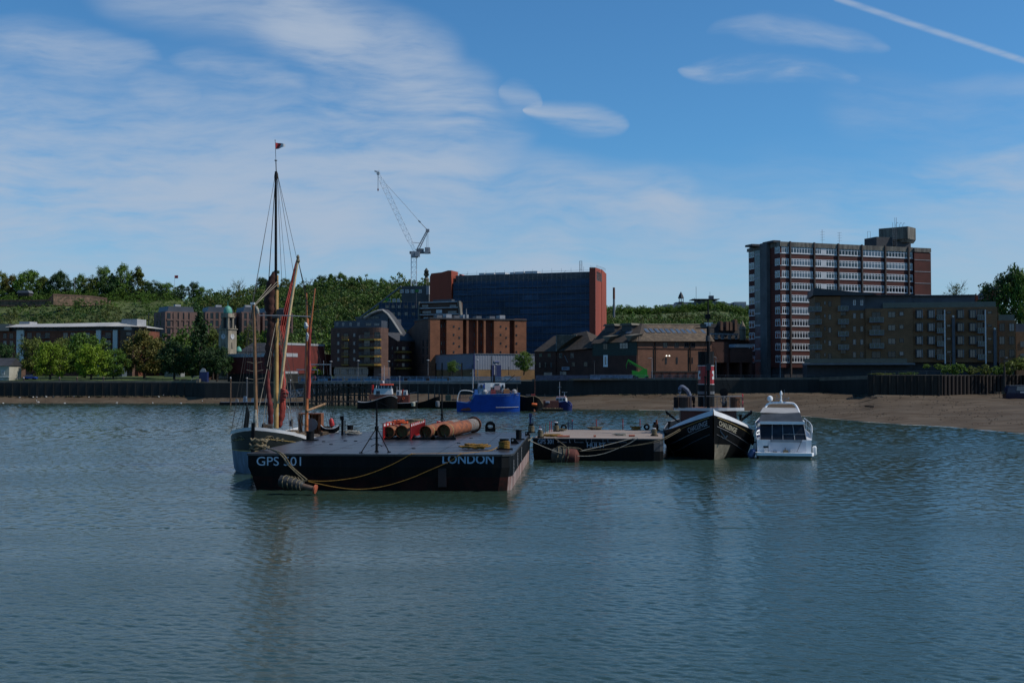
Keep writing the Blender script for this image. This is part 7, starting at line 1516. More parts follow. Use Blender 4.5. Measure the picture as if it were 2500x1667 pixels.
b.cyl((cx(1928), 3, cz(974)), (cx(1928), 3, cz(971)), .06, n=8); b.cyl((cx(1900), 3, cz(969)), (cx(1900), 3, cz(966)), .06, n=8); b.build('aerial', MAT['pale_grey'], T)
for sd_ in (-1, 1):
    b = MB(); a_ = [Vector((sd_ * 2.74, .6, 1.9)), Vector((sd_ * 2.8, 2.5, 1.95)), Vector((sd_ * 2.75, 5, 2.1)), Vector((sd_ * 2.3, 8.5, 2.75))]; u_ = [p + Vector((sd_ * .05, 0, h_)) for p, h_ in zip(a_, (.7, 1.25, 1.3, 1.0))]; b.tube(u_, .035, 5); b.tube([p.lerp(q, .5) for p, q in zip(a_, u_)], .02, 4)
    for k in range(8): t_ = k / 7 * 3; i_ = min(2, int(t_)); f_ = t_ - i_; b.bar(a_[i_].lerp(a_[i_ + 1], f_), u_[i_].lerp(u_[i_ + 1], f_), .035)
    b.build('side_rail', wh, T)
for k in range(3): q = Vector((-2.85, .8 + k * 1.1, .95)); b = MB(); b.lathe([(.05, .55), (.16, .4), (.18, -.3), (.06, -.5)], tuple(q), 10); b.build('side_fender', navy if k else MAT['white_paint'], T, True)
b = MB(); b.lathe([(.1, .5), (.34, .3), (.38, -.3), (.2, -.5)], (cx(1838), .2, .45), 12, Matrix.Rotation(.5, 3, 'Y')); b.build('big_fender', mat('fender_blue', (.12, .18, .36), .5, .15), T, True)
for k in range(5): b = MB(); b.bar((cx(1851), -.1 + .1, cz(1030 + k * 9)), (cx(1856), .3, cz(1028 + k * 9)), .16); b.build('rolled_fender', MAT['pale_grey'] if k % 2 else navy, T)

# ---- sailing barge, bow on, masts and furled red sails
O = Vector((Xp(621, 96, 1047), 96, 0)); T = thing('sailing_barge', 'old sailing barge with tall black topmast and red brown furled sails', 'sailing barge', tuple(O)); v = lambda px, py, Y: P(px, py, Y) - O
H = Hull([(0, .12), (.3, .9), (.8, 1.7), (1.5, 2.3), (2.5, 2.75), (4, 3.0), (8, 3.1), (18, 3.05), (23, 2.7), (26, 2.1)], [(0, .08), (.8, 1.1), (2, 2.2), (4, 2.75), (8, 2.95), (18, 2.9), (26, 1.6)], [(0, 3.98), (1, 3.7), (3, 3.3), (6, 2.85), (12, 2.45), (19, 2.4), (26, 2.8)], .35)
ys = [0, .15, .3, .55, .8, 1.2, 1.6, 2.1, 2.6, 3.3, 4, 5, 6.5, 8, 11, 14, 18, 21, 23, 26]; sh = lambda y: interp(H.sh, y)
def sk(b): b.v = [(x + .04 * y, y, z) for x, y, z in b.v]; return b
sk(H.band(lambda y: 2.02 - .03 * y, lambda y: sh(y) - .28, ys, 4)).build('hull', mat('barge_dark_green', (.016, .022, .019), .5, .3, .6), T, True)
sk(H.band(lambda y: -.7, lambda y: 1.99 - .03 * y, ys, 5)).build('lower_hull', mat('pale_blue_hull', (.22, .30, .42), .6, .15, .5, col2=(.15, .2, .27), streak=True), T, True)
sk(H.band(lambda y: sh(y) - .27, lambda y: sh(y), ys, 1, .02)).build('white_rail', MAT['white_paint'], T, True)
sk(H.band(lambda y: 1.9, lambda y: 1.98, ys, 1, .02)).build('gold_toned_line', gold, T, True)
b = MB()
for sd_ in (-1, 1): b.tube([H.pt(sd_, y, sh(y) - .95 + .05 * y, .02) for y in (.3, .8, 1.6, 2.6, 4, 6)], .03, 4)
sk(b).build('gold_toned_line', gold, T)
for sd_ in (-1, 1):
    b = MB()
    for c_, R_ in ((.5, .22), (.95, .17), (1.35, .13)): b.tube([H.pt(sd_, max(.05, c_ + R_ * (1 - i / 18) * math.cos(i * .7)), sh(c_) - .85 + R_ * (1 - i / 18) * math.sin(i * .7), .04) for i in range(16)], .03, 4)
    sk(b).build('bow_scroll', mat('scroll_pale', (.25, .2, .12), .7, .3, 4), T)
b = MB(); b.bar((0, -.5, -.5), (0, -.42, 4.35), .26, .3); b.build('stem_post', MAT['black_steel'], T)
b = MB(); b.grid([[H.pt(s_, y, sh(y) - .45) + Vector((.04 * y, 0, 0)) for s_ in (-1, 1)] for y in ys]); b.build('deck', mat('barge_deck', (.12, .085, .055), .85, .25, 1), T)
spar = mat('varnished_spar', (.62, .38, .13), .45, .2, 1.5); sparp = mat('pale_spar', (.85, .62, .34), .45, .15, 1.5); brsp = mat('brown_spar', (.28, .14, .06), .5, .3, 1.5); rsp = mat('red_spar', (.58, .19, .06), .45, .25, 1.5)
redsail = mat('red_sail', (.62, .10, .075), .85, .3, 1.2, col2=(.32, .05, .04), bump=.6, stretch=(2, 2, .3)); dksail = mat('brown_sail', (.075, .026, .018), .9, .3, 1.2, bump=.6, stretch=(2, 2, .4))
YM = 104.3
b = MB(); b.cyl(v(674, 1045, YM), v(675, 672, YM), .235, .19, 12); b.build('main_mast', spar, T, True)
b = MB(); b.cyl(v(674, 705, YM) + Vector((.05, -.32, 0)), v(674.5, 420, YM) + Vector((0, -.2, 0)), .135, .10, 10); b.build('topmast', MAT['black_steel'], T, True)
b = MB(); b.cyl(v(675.5, 668, YM), v(675.5, 661, YM), .26, n=10); b.cyl(v(675, 705, YM), v(675, 701, YM), .3, n=10); b.build('mast_cap', mat('green_cap', (.02, .06, .035), .6, .2), T)
b = MB(); b.lathe([(.12, -.6), (.2, -.3), (.16, 0), (.05, .25)], tuple(v(674.5, 424, YM)), 8); b.tube([v(670, 436, YM), v(674.5, 420, YM), v(679, 436, YM)], .05, 5); b.build('masthead', MAT['timber'], T)
b = MB(); b.cyl(v(674.5, 420, YM), v(673.5, 391, YM), .05, n=6); b.cyl(v(673.5, 391, YM), v(672, 345, YM), .025, n=5); b.cyl(v(673.5, 391, YM) - Vector((0, 0, .08)), v(673.5, 391, YM), .13, n=8); b.lathe([(.01, 0), (.05, .08), (.01, .16)], tuple(v(671.7, 345, YM)), 6); b.build('flag_staff', MAT['mid_grey'], T)
def fl(i, j):  # burgee, red with white fly
    a_ = v(672.4, 348.5, YM); w_ = 24.5 * YM / FP * i; h_ = (348.5 - 364.5) * YM / FP * j; dr = i * i * 3.2 * YM / FP; q = a_ + Vector((w_, .16 * math.sin(i * 6.0), h_ * (1 - .35 * i) - dr * (1 - j) * 1.6)); return q
for nm, rng_, mm in (('flag_red_field', (0, .55), MAT['red_paint']), ('flag_white_fly', (.55, 1.0), MAT['white_paint'])):
    b = MB(); n = 8; b.grid([[fl(rng_[0] + (rng_[1] - rng_[0]) * i / n, j / 4) for i in range(n + 1)] for j in range(5)]); b.grid([[fl(rng_[0] + (rng_[1] - rng_[0]) * i / n, j / 4) + Vector((0, .015, 0)) for i in range(n + 1)] for j in range(5)]); b.build(nm, mm, T, True)
b = MB(); b.add([fl(.3, .95) + Vector((0, -.02, 0)), fl(.75, .98) + Vector((0, -.02, 0)), fl(.52, .4) + Vector((0, -.02, 0))], [(0, 1, 2)]); b.build('flag_white_patch', MAT['white_paint'], T)
def bundle(pts, radii, m, name, seed=1, n=12, sq=.7):  # lumpy furled sail
    g = random.Random(seed); P_ = smoothpts(pts, 6); K = len(P_); rows = []
    for i, p in enumerate(P_):
        t_ = i / (K - 1) * (len(radii) - 1); j = min(int(t_), len(radii) - 2); r_ = radii[j] + (radii[j + 1] - radii[j]) * (t_ - j); r_ *= 1 + .12 * math.sin(i * 1.9 + seed) + g.uniform(-.07, .07)
        rows.append([p + Vector((r_ * (1 + .16 * math.sin(3 * q + seed + i * .25)) * math.cos(q), r_ * sq * math.sin(q), .05 * math.sin(q * 3))) for q in [2 * math.pi * k / n for k in range(n + 1)]])
    b = MB(); b.grid(rows); return b.build(name, m, T, True)
bundle([v(668, 664, YM - .4), v(662, 690, YM - .4), v(659, 730, YM - .4), v(660, 765, YM - .4), v(662, 800, YM - .4), v(659, 850, YM - .4), v(657, 890, YM - .4), v(662, 925, YM - .4)], [.12, .38, .5, .42, .36, .42, .36, .12], dksail, 'topsail', 2)
bundle([v(px_, py_, YM + .7) for px_, py_ in ((688, 860), (689, 900), (690, 960), (688, 1010), (682, 1043))], [.3, .28, .3, .28, .16], redsail, 'mainsail_bundle', 3, sq=.8)
bundle([v(690, 948, YM - .5), v(695, 958, YM - .5), v(692, 972, YM - .5), v(686, 982, YM - .5)], [.16, .34, .3, .1], redsail, 'mainsail_fold', 8)
bundle([v(655, 903, YM - 3), v(653, 935, YM - 3), v(656, 968, YM - 3), v(660, 1000, YM - 3), v(661, 1038, YM - 3)], [.12, .2, .2, .24, .2], dksail if False else mat('foresail_red', (.19, .03, .025), .85, .3, 1.5, bump=.5), 'foresail', 4)
# mainsail cloth gathered between sprit head and mast
rows = []
edge = [(638, 722, 726.5), (660, 716, 724), (690, 709, 721), (720, 701.5, 717), (750, 694, 712), (775, 687, 708.5), (795, 684, 704), (812, 684, 699), (835, 683, 695), (865, 683.5, 694)]
for py, x0_, x1_ in edge:
    rows.append([v(x0_ + (x1_ - x0_) * k / 12, py, YM + .3 + .09 * k + .16 * math.sin(k * 2.1 + py * .02)) for k in range(13)])
b = MB(); b.grid(rows); b.grid([[p + Vector((0, .12, 0)) for p in r] for r in rows]); b.build('mainsail', redsail, T, True)
b = MB(); b.cyl(v(680, 985, YM - .3), v(691, 893, YM - .55), .12, .15, 10); b.cyl(v(691, 893, YM - .55), v(706, 770, YM - .55), .15, .15, 10); b.cyl(v(706, 770, YM - .55), v(727, 638, YM - .55), .15, .09, 10); b.build('sprit', sparp, T, True)
b = MB(); b.lathe([(.1, -.2), (.2, .0), (.12, .25), (.15, .4), (.05, .6)], tuple(v(727.5, 638, YM - .5)), 8); b.build('sprit_head', MAT['rope'], T)
b = MB(); b.tube([v(632, 770, YM - 1), v(700, 770.5, YM - 1), v(758, 773, YM - 1)], .045, 5); b.build('cross_yard', MAT['pale_grey'], T)
b = MB(); b.obox(v(672, 773, YM - .4), .5, .5, .3, Matrix.Identity(3)); b.obox(v(684, 762, YM - .4), .6, .4, .5, Matrix.Identity(3)); b.build('mast_fitting', MAT['dark_grey'], T)
# bowsprit topped up
YB = 96.3
b = MB(); b.cyl(v(626, 1050, YB), v(619.5, 745, YB), .17, .12, 10); b.build('bowsprit', brsp, T, True)
b = MB(); b.obox(v(617, 741, YB), .35, .3, .18, Matrix.Identity(3)); b.bar(v(614, 742, YB), v(614, 756, YB), .07); b.build('bowsprit_cap', MAT['white_paint'], T)
bundle([v(624, 748, YB), v(628, 757, YB), v(629, 765, YB)], [.1, .14, .1], MAT['rope_pale'], 'rope_bundle', 5); bundle([v(624, 1000, YB - .3), v(623, 1020, YB - .3), v(624, 1046, YB - .3)], [.08, .2, .16], MAT['rope_pale'], 'jib_furled', 6)
# mizzen
YZ = 112
b = MB(); b.cyl(v(748, 1062, YZ), v(750.5, 778, YZ), .19, .15, 10); b.cyl(v(749.5, 800, YZ) - Vector((0, .2, 0)), v(749, 716, YZ) - Vector((0, .2, 0)), .09, .08, 8); b.build('mizzen_mast', rsp, T, True)
b = MB(); b.cyl(v(754, 835, YZ - .4), v(769, 704, YZ - .4), .11, .07, 8); b.build('mizzen_sprit', rsp, T, True)
bundle([v(762, 765, YZ - .4), v(757, 800, YZ - .4), v(755, 850, YZ - .4), v(755, 910, YZ - .4), v(752, 972, YZ - .4)], [.06, .14, .17, .17, .2], redsail, 'mizzen_sail', 7)
bundle([v(746, 787, YZ - .5), v(748, 796, YZ - .5), v(747, 802, YZ - .5)], [.1, .2, .12], MAT['white_paint'], 'white_bundle', 9); bundle([v(750, 812, YZ - .5), v(751, 820, YZ - .5), v(750, 832, YZ - .5)], [.06, .12, .05], MAT['white_paint'], 'white_bundle', 10)
b = MB(); b.cyl(v(748, 1003, YZ - .5), v(793, 986, YZ + 3), .11, .13, 8); b.build('mizzen_boom', mat('boom_wood', (.38, .22, .10), .5, .2), T)
# wheelhouse frame, wheel, clutter
z0_ = v(728, 1060, 113).z; b = MB(); a_, c_, e_ = v(728, 1012, 113), v(784, 1012, 113), 113 - O.y
b.box(a_.x, a_.x + .12, e_, e_ + 1.6, z0_, a_.z); b.box(a_.x + .3, a_.x + .42, e_, e_ + .15, z0_, a_.z); b.box(c_.x - .28, c_.x, e_, e_ + 1.6, z0_, a_.z); b.box(a_.x + .9, c_.x - .3, e_ + 1.2, e_ + 1.4, z0_, a_.z); b.box(a_.x, c_.x, e_ - .05, e_ + 1.7, a_.z + .003, a_.z + .12); b.build('wheel_shelter', mat('shelter_orange', (.26, .085, .03), .75, .25, 1.5), T)
b = MB(); q = v(760, 1036, 112.6); b.cyl(q, q + Vector((0, -.1, 0)), .62, n=24); b.build('round_plate', mat('plate_grey', (.11, .13, .16), .5, .2), T)
for px, py, dx, dz, Y_ in ((700, 1056, 1.2, .4, 104), (715, 1052, .9, .6, 106), (725, 1056, 1.5, .4, 109), (690, 1052, .7, .5, 101), (650, 1040, .5, .5, 98), (738, 1060, 1.2, .5, 108), (792, 1056, 1.0, .6, 112)): q = v(px, py, Y_); b = MB(); b.obox(q - Vector((0, 0, .2)), dx, .6, dz, Matrix.Rotation(px * .3, 3, 'Z')); b.build('deck_gear', mat('gear_brown', (.14, .09, .05), .8, .5, 2, col2=(.32, .28, .2), thr=(.55, .65)), T)
bundle([v(700, 1060, 103), v(712, 1055, 103.6), v(722, 1059, 104.2), v(740, 1062, 105.5)], [.14, .2, .17, .12], MAT['rope_pale'], 'coiled_rope', 11)
b = MB(); b.cyl(v(640, 1043, 98), v(665, 1043, 98), .28, n=12); b.cyl(v(644, 1043, 98), v(646, 1043, 98), .42, n=12); b.build('windlass', MAT['timber'], T)
b = MB(); b.tube(smoothpts([v(708, 1040, 106), v(705, 1000, 106), v(700, 990, 106), v(695, 1000, 106), v(690, 1030, 106)], 4), .045, 6); b.tube([v(697, 1000, 105.5), v(683, 1036, 105)], .05, 5); b.build('davit', MAT['pale_grey'], T)
b = MB(); b.cyl(v(710, 1040, 106), v(713, 1023, 106), .2, .1, 8); b.build('capstan', MAT['dark_grey'], T)
# standing and running rigging
rg = mat('rigging', (.07, .065, .06), .8, .2); rgp = mat('rigging_pale', (.3, .26, .2), .8, .2)
def lines(L_, name, m, r=.02):
    for (pa, ya, Ya, pb, yb, Yb) in L_: b = MB(); b.tube([v(pa, ya, Ya), v(pb, yb, Yb)], r, 4); b.build(name, m, T)
lines([(671, 432, YM, 563, 1060, 99.5), (671, 434, YM, 611, 770, 97), (672, 436, YM, 646, 830, YM), (672, 436, YM, 652, 760, YM), (673, 436, YM, 655, 700, YM), (677, 436, YM, 688, 690, YM), (679, 434, YM, 716, 662, YM), (679, 432, YM, 725, 633, YM), (678, 440, YM, 730, 1056, 107)], 'topmast_stay', rg)
lines([(729, 640, YM, 748, 716, YZ), (729, 640, YM, 818, 1040, 113), (729, 642, YM, 812, 1040, 112), (769, 704, YZ, 820, 1042, 115), (749, 716, YZ, 769, 704, YZ), (754, 800, YZ, 800, 1040, 114)], 'vang', rg)
lines([(620, 745, YB, 666, 690, YM), (622, 746, YB, 680, 684, YM), (621, 746, YB, 682, 690, YM)], 'topping_lift', rgp, .03)
lines([(672, 775, YM, 641, 1046, 102), (673, 775, YM, 648, 1046, 103), (676, 775, YM, 652, 895, 100), (677, 775, YM, 708, 1052, 103), (678, 775, YM, 716, 1054, 105), (679, 775, YM, 740, 1058, 107.5), (679, 780, YM, 733, 1057, 106.5), (680, 790, YM, 746, 1060, 109), (652, 900, YM - 3, 625, 1030, 98)], 'shroud', rgp, .026)
lines([(748, 780, YZ, 738, 1055, 111), (750, 780, YZ, 772, 1052, 113), (749, 780, YZ, 764, 1056, 113), (752, 780, YZ, 806, 1045, 115)], 'mizzen_shroud', rg)
sh_b = [(617, 590, 97.5), (618, 600, 97), (622, 636, 97), (623, 655, 98)]
lines([(a_, 750, YB, c_, 1055, y_) for a_, c_, y_ in sh_b] + [(616, 750, YB, 583, 1000, 98.5), (578, 985, 99, 563, 1060, 99.8), (596, 985, 98, 574, 1056, 99)], 'bowsprit_stay', rg)
for py in (786, 807, 828, 848, 866, 885, 905, 925): 
    t_ = (py - 750) / 305; xa = 617 + (597 - 617) * t_ * 1.15 - 4; xb = 623 + (655 - 623) * t_ + 3; b = MB(); b.tube([v(xa, py - 2, YB + .6), v((xa + xb) / 2, py + 2, YB + .6), v(xb, py - 2, YB + .6)], .022, 4); b.build('ratline', rgp, T)
b = MB(); n = 9
for k in range(n): b.tube([v(603 + k * .8, 985 + k * 3, 97.6), v(594 + k * 1.4, 1048, 98.4)], .03, 4)
b.build('net', rg, T)
# red life bag and white dinghy at the stern quarter
p = P(811, 1042, 113); b = MB(); b.lathe([(.12, 0), (.26, .15), (.24, .45), (.2, .75), (.08, .88)], n=10, M=Matrix.Rotation(-.15, 3, 'Y')); k = b.build('life_bag', MAT['orange_paint'], smooth=True); k.location = p; k.data.materials[0] = mat('bright_red', (.62, .03, .03), .6, .15); tag(k, 'bright red bag hanging above the stern quarter of the sailing barge', 'bag')
T2 = thing('dinghy', 'small white rimmed dinghy piled with gear at the barge stern', 'dinghy', tuple(P(806, 1061, 113)))
b = MB(); b.grid([[Vector((x * .9, -.45 * math.cos(x * .9) * c_, .15 + z_ + .35 * abs(x) ** 3)) for x in [-1 + .2 * i for i in range(11)]] for c_, z_ in ((.2, 0), (.8, .1), (1, .45))]); b.grid([[Vector((x * .9, .45 * math.cos(x * .9) * c_, .15 + z_ + .35 * abs(x) ** 3)) for x in [-1 + .2 * i for i in range(11)]] for c_, z_ in ((.2, 0), (.8, .1), (1, .45))]); b.build('hull', MAT['black_steel'], T2, True)
b = MB(); b.tube([Vector((x * .9, -.46 * math.cos(x * .9), .62 + .35 * abs(x) ** 3)) for x in [-1 + .2 * i for i in range(11)]], .04, 5); b.build('rim', MAT['white_paint'], T2, True)
heap('rope_heap', 'brown gear heap in the dinghy at the barge stern', P(800, 1056, 113), .7, .4, .5, MAT['gear_brown'], 6, .09, 21, 'gear')
# ------------------------------------------------------------------ pier, piles, gangway, pontoon
YP = 306.0; zdk = Zp(932, YP); gl = mat('galvanised', (.32, .37, .42), .5, .15, 1); pblue = mat('pier_blue', (.16, .27, .42), .5, .2, 1)
T = thing('pier', 'long pier on tall piles with pale blue railing, lattice panels at its right part', 'pier', (Xp(729, YP), YP, 0)); ox = T.location.x; X = lambda px, Y=YP: Xp(px, Y) - ox
xe = X(1272)
b = MB(); b.box(0, xe, 0, 7, zdk - .45, zdk); b.build('deck', MAT['timber'], T)
b = MB(); b.box(0, xe, -.12, -.01, zdk - .5, zdk + .12); b.build('edge_beam', mat('edge_beam', (.16, .18, .18), .7, .2), T)
zt_ = zdk + (930 - 917.5) * YP / FP
b = MB(); b.bar((0, -.1, zt_), (xe, -.1, zt_), .12); b.bar((0, -.1, zt_ - .42), (X(1095), -.1, zt_ - .42), .08); b.bar((0, -.1, zdk + .25), (xe, -.1, zdk + .25), .1); b.build('handrail', pblue, T)
for k in range(0, 24): x = X(729 + k * 16); b = MB(); b.bar((x, -.1, zdk), (x, -.1, zt_), .14); b.build('rail_post', pblue, T)
b = MB()
n = 118
for i in range(n): x = X(1097) + (X(1268) - X(1097)) * i / n; dx = (zt_ - zdk - .3) * .62; b.bar((x, -.12, zdk + .25), (x + dx, -.12, zt_ - .05), .055); b.bar((x + dx, -.14, zdk + .25), (x, -.14, zt_ - .05), .055)
b.build('lattice_panel', mat('lattice_pale', (.28, .38, .46), .5, .15, 1), T)
for k, (pa, pb) in enumerate([(735, 757), (775, 800), (810, 835), (850, 880), (890, 925), (940, 985), (995, 1040), (1050, 1092)]):
    b = MB(); b.box(X(pa), X(pb), -.06, -.03, zdk + .3, zt_ - .5); b.build('rail_panel', mat(f'panel_{k % 3}', [(.07, .17, .30), (.12, .26, .40), (.04, .08, .2)][k % 3], .4, .2, 1), T)
px = 742
while px < 905:
    b = MB(); w_ = .32; x = X(px, YP); b.bar((x, .6, -2.5), (x, .6, zdk - .46), w_); b.build('pile', MAT['timber'], T); px += 9.5
px = 748
while px < 905: b = MB(); x = X(px, YP + 6) ; b.bar((x, 6, -2.5), (x, 6, zdk - .46), .32); b.build('pile', MAT['timber'], T); px += 13
for z_ in (1.1, 2.9, 5.0): b = MB(); b.bar((X(742), .4, z_), (X(905), .4, z_), .3); b.bar((X(742), 6.3, z_), (X(905), 6.3, z_), .3); b.build('brace_beam', MAT['timber'], T)
b = MB()
for k in range(17): x = X(742 + k * 9.5); b.bar((x, .35, .2 if k % 2 else 2.8), (x + 1.06, .35, 2.8 if k % 2 else .2), .12); b.bar((x, .3, 3.2 if k % 2 else 5.6), (x + 1.06, .3, 5.6 if k % 2 else 3.2), .1)
b.build('cross_brace', MAT['timber'], T)
for px in (919, 940, 958, 979, 999, 1020, 1046, 1061, 1072, 1094, 1123, 1165, 1200, 1232, 1262): b = MB(); x = X(px); b.cyl((x, .5, -2.5), (x, .5, zdk - .46), .17, n=8); b.build('steel_pile', mat('pile_steel', (.08, .075, .07), .7, .3, 1), T)
for px in (805, 850, 880, 905, 945): b = MB(); x = X(px, YP + 5); b.cyl((x, 5, -2), (x, 5, zdk - .46), .17, n=8); b.build('steel_pile', MAT['pile_steel'], T)
# gangway truss
T = thing('gangway', 'white lattice gangway sloping from the pier down to the pontoon', 'gangway', tuple(P(688, 972, 318)))
O = Vector(T.location); a0, a1 = Vector((0, 0, 0)), P(905, 936, 311) - O
def seg(t, h, dy): return a0 + (a1 - a0) * t + Vector((0, dy, h))
b = MB(); n = 24
for dy in (0, 1.5):
    for h in (-.2, 1.7): b.bar(seg(0, h, dy), seg(1, h, dy), .16)
    for k in range(n): b.bar(seg(k / n, -.2 if k % 2 else 1.7, dy), seg((k + 1) / n, 1.7 if k % 2 else -.2, dy), .10); b.bar(seg(k / n, -.2, dy), seg(k / n, 1.7, dy), .08)
b.build('truss', gl, T); b = MB(); b.add([seg(0, -.1, 0), seg(1, -.1, 0), seg(1, -.1, 1.5), seg(0, -.1, 1.5), seg(0, -.25, 0), seg(1, -.25, 0), seg(1, -.25, 1.5), seg(0, -.25, 1.5)], [(0, 1, 2, 3), (4, 7, 6, 5), (0, 4, 5, 1), (3, 2, 6, 7)]); b.build('walkway', MAT['mid_grey'], T)
Yq = 314; T = thing('pontoon', 'low dark floating pontoon at the water edge left of the pier', 'pontoon', (Xp(536, Yq), Yq, 0)); ox = T.location.x
b = MB(); b.box(0, Xp(742, Yq) - ox, 0, 3, -.3, .72); b.build('hull', MAT['black_steel'], T); b = MB(); b.box(.1, Xp(741, Yq) - ox, .1, 2.9, .723, .85); b.build('deck', MAT['mid_grey'], T)
b = MB()
for px in range(540, 740, 10): x = Xp(px, Yq) - ox; b.bar((x, .2, .85), (x, .2, 1.7), .05)
b.bar((.4, .2, 1.7), (Xp(738, Yq) - ox, .2, 1.7), .05); b.build('rail', MAT['mid_grey'], T)
for px, w_, h_, m_, lb in ((597, 10, 14, 'pale_grey', 'pale blue covered gear on the pontoon'), (577, 8, 8, 'mid_grey', 'small grey gear crate at the left part of the pontoon'), (616, 8, 9, 'pale_grey', 'small pale gear box on the pontoon beside the rigging'), (648, 9, 9, 'mid_grey', 'grey box on the pontoon behind the main mast')):
    p = (Xp(px, Yq), Yq + 1, .855); s_ = Yq / FP; b = MB(); b.add([(-w_ / 2 * s_, -.5, 0), (w_ / 2 * s_, -.5, 0), (w_ / 2 * s_, .5, 0), (-w_ / 2 * s_, .5, 0), (-w_ / 3 * s_, -.3, h_ * s_), (w_ / 4 * s_, -.3, h_ * s_), (w_ / 4 * s_, .3, h_ * s_), (-w_ / 3 * s_, .3, h_ * s_)], [(0, 1, 2, 3), (4, 5, 6, 7), (0, 1, 5, 4), (1, 2, 6, 5), (2, 3, 7, 6), (3, 0, 4, 7)]); k = b.build('deck_box', mat('gear_blue', (.16, .24, .34), .6, .3, 2) if m_ == 'pale_grey' else MAT[m_]); k.location = p; tag(k, lb, 'box')
for px, pt, Yq_, lb in ((563, 924, 313, 'mooring post with lit orange side and lamp at the left end of the pontoon'), (603, 925, 318, 'thin grey post at the pontoon behind the ratlines'), (709, 930, 318, 'thin grey post right of the main mast by the gangway foot')):
    T = thing('mooring_post', lb, 'post', (Xp(px, Yq_), Yq_, 0)); z_ = Zp(pt, Yq_); b = MB(); b.cyl((0, 0, -2), (0, 0, z_), .2 if px == 563 else .13, n=10); b.build('post', mat('post_brown', (.17, .10, .06), .8, .3, 1) if px == 563 else MAT['mid_grey'], T); b = MB(); b.lathe([(.2, z_), (.25, z_ + .2), (.05, z_ + .5)], n=10); b.build('cap', MAT['pale_grey'], T)
# railings and lamps along the promenade
def railing(pa, pb, Y, zf, h_, label, m, step=2.3, posts=.07, name='railing', n_r=3):
    a = on(pa, Y, 0); e = on(pb, Y, 0); T = thing(name, label, 'railing', (a[0], Y, zf)); L_ = e[0] - a[0]; b = MB(); n = max(2, int(L_ / step))
    for i in range(n + 1): x = L_ * i / n; b.bar((x, 0, 0), (x, -.12, h_), posts)
    b.build('posts', m, T); b = MB()
    for k in range(n_r): z_ = h_ * (k + 1) / n_r; b.bar((0, -.12 * (k + 1) / n_r, z_), (L_, -.12 * (k + 1) / n_r, z_), posts * .8)
    b.build('rails', m, T); return T
zr = Zp(926.5, 300); railing(1510, 1706, 300.8, zr, 1.15, 'galvanised railing along the promenade in front of the sunlit warehouse', gl); railing(1706, 2118, 300.8, zr, 1.2, 'galvanised railing along the promenade below the tower block and flats', mat('rail_dim', (.12, .14, .16), .6, .2))
railing(2127, 2330, 276, Zp(915, 276), .9, 'pale pipe railing behind the edge of the sheet pile wall', MAT['mid_grey'], 3, .06, n_r=2)
railing(-60, 476, 347, Zp(934, 345) + .2, 1.1, 'thin dark railing along the park promenade', MAT['dark_grey'], 2.5, .05)
T = thing('hoarding', 'pale blue painted hoarding wall left of the green boom lift', 'wall', (Xp(1440, 304), 304, zr)); L_ = Xp(1545, 304) - Xp(1440, 304); b = MB(); b.box(0, L_, 0, .2, 0, 1.25); b.build('panel', mat('hoard_blue', (.20, .26, .36), .7, .35, 1.2, col2=(.09, .12, .22), thr=(.5, .6)), T); b = MB(); b.box(0, L_, -.1, .3, 1.253, 1.35); b.build('cap', MAT['mid_grey'], T)
T = thing('hoarding', 'dark blue painted low wall with faded graffiti before the dark warehouses', 'wall', (Xp(1308, 306), 306, zr - .2)); L_ = Xp(1439, 306) - Xp(1308, 306); b = MB(); b.box(0, L_, 0, .2, 0, 1.35); b.build('panel', mat('hoard_dark', (.035, .06, .12), .7, .4, 1.2, col2=(.06, .08, .12), thr=(.5, .6)), T)
T = thing('brick_fence', 'low brick fence with piers in front of the sunlit warehouse', 'wall', (Xp(1590, 309), 309, zr)); L_ = Xp(1706, 309) - Xp(1590, 309); b = MB(); b.box(0, L_, 0, .25, 0, 2.1); b.build('wall_panel', brickr, T); b = MB(); b.box(0, L_, -.05, .3, 2.103, 2.25); b.build('coping', MAT['coping_stone'], T)
for i in range(6): b = MB(); x = L_ * (i + .3) / 6; b.prism([(x, 0), (x + .45, 0), (x + .45, 2.0), (x + .2, 2.0)], -.35, -.01); b.build('buttress', brickd, T)
LAMPS = [(808, 915, 884, 332, 1, 'lamp post beside the white beams left of the balcony block'), (874, 915, 882, 332, 1, 'lamp post in front of the balcony block middle'), (949, 914, 883.5, 332, 1, 'lamp post right of the balcony block beside the tug mast'), (1045, 914, 881, 332, 1, 'lamp post in front of the dark side of the orange brick block'), (1165, 914, 880, 332, 1, 'lamp post by the corner of the grey shed'), (1211, 914, 891, 335, 1, 'short lamp post in front of the blue shed door'), (1242, 913, 897, 340, 0, 'short lamp post right of the blue shed door'), (1451, 922, 882, 306, 0, 'dark thin lamp post before the white framed window'),
 (1592, 922, 876, 304, 2, 'pale curved street lamp in front of the sunlit warehouse'), (1748, 920, 873, 304, 2, 'pale curved street lamp right of the tug funnel'), (1905, 920, 871, 304, 2, 'pale street lamp in front of the tower block'), (2006, 920, 862, 303, 2, 'street lamp with curled head before the left corner of the tan flats'), (2060, 920, 866, 303, 2, 'pale street lamp before the tan flats balconies'), (2320, 905, 866, 284, 0, 'thin lamp post above the bushes in the middle of the tan flats'), (2441, 905, 862, 284, 0, 'thin lamp post above the bushes at the right end')]
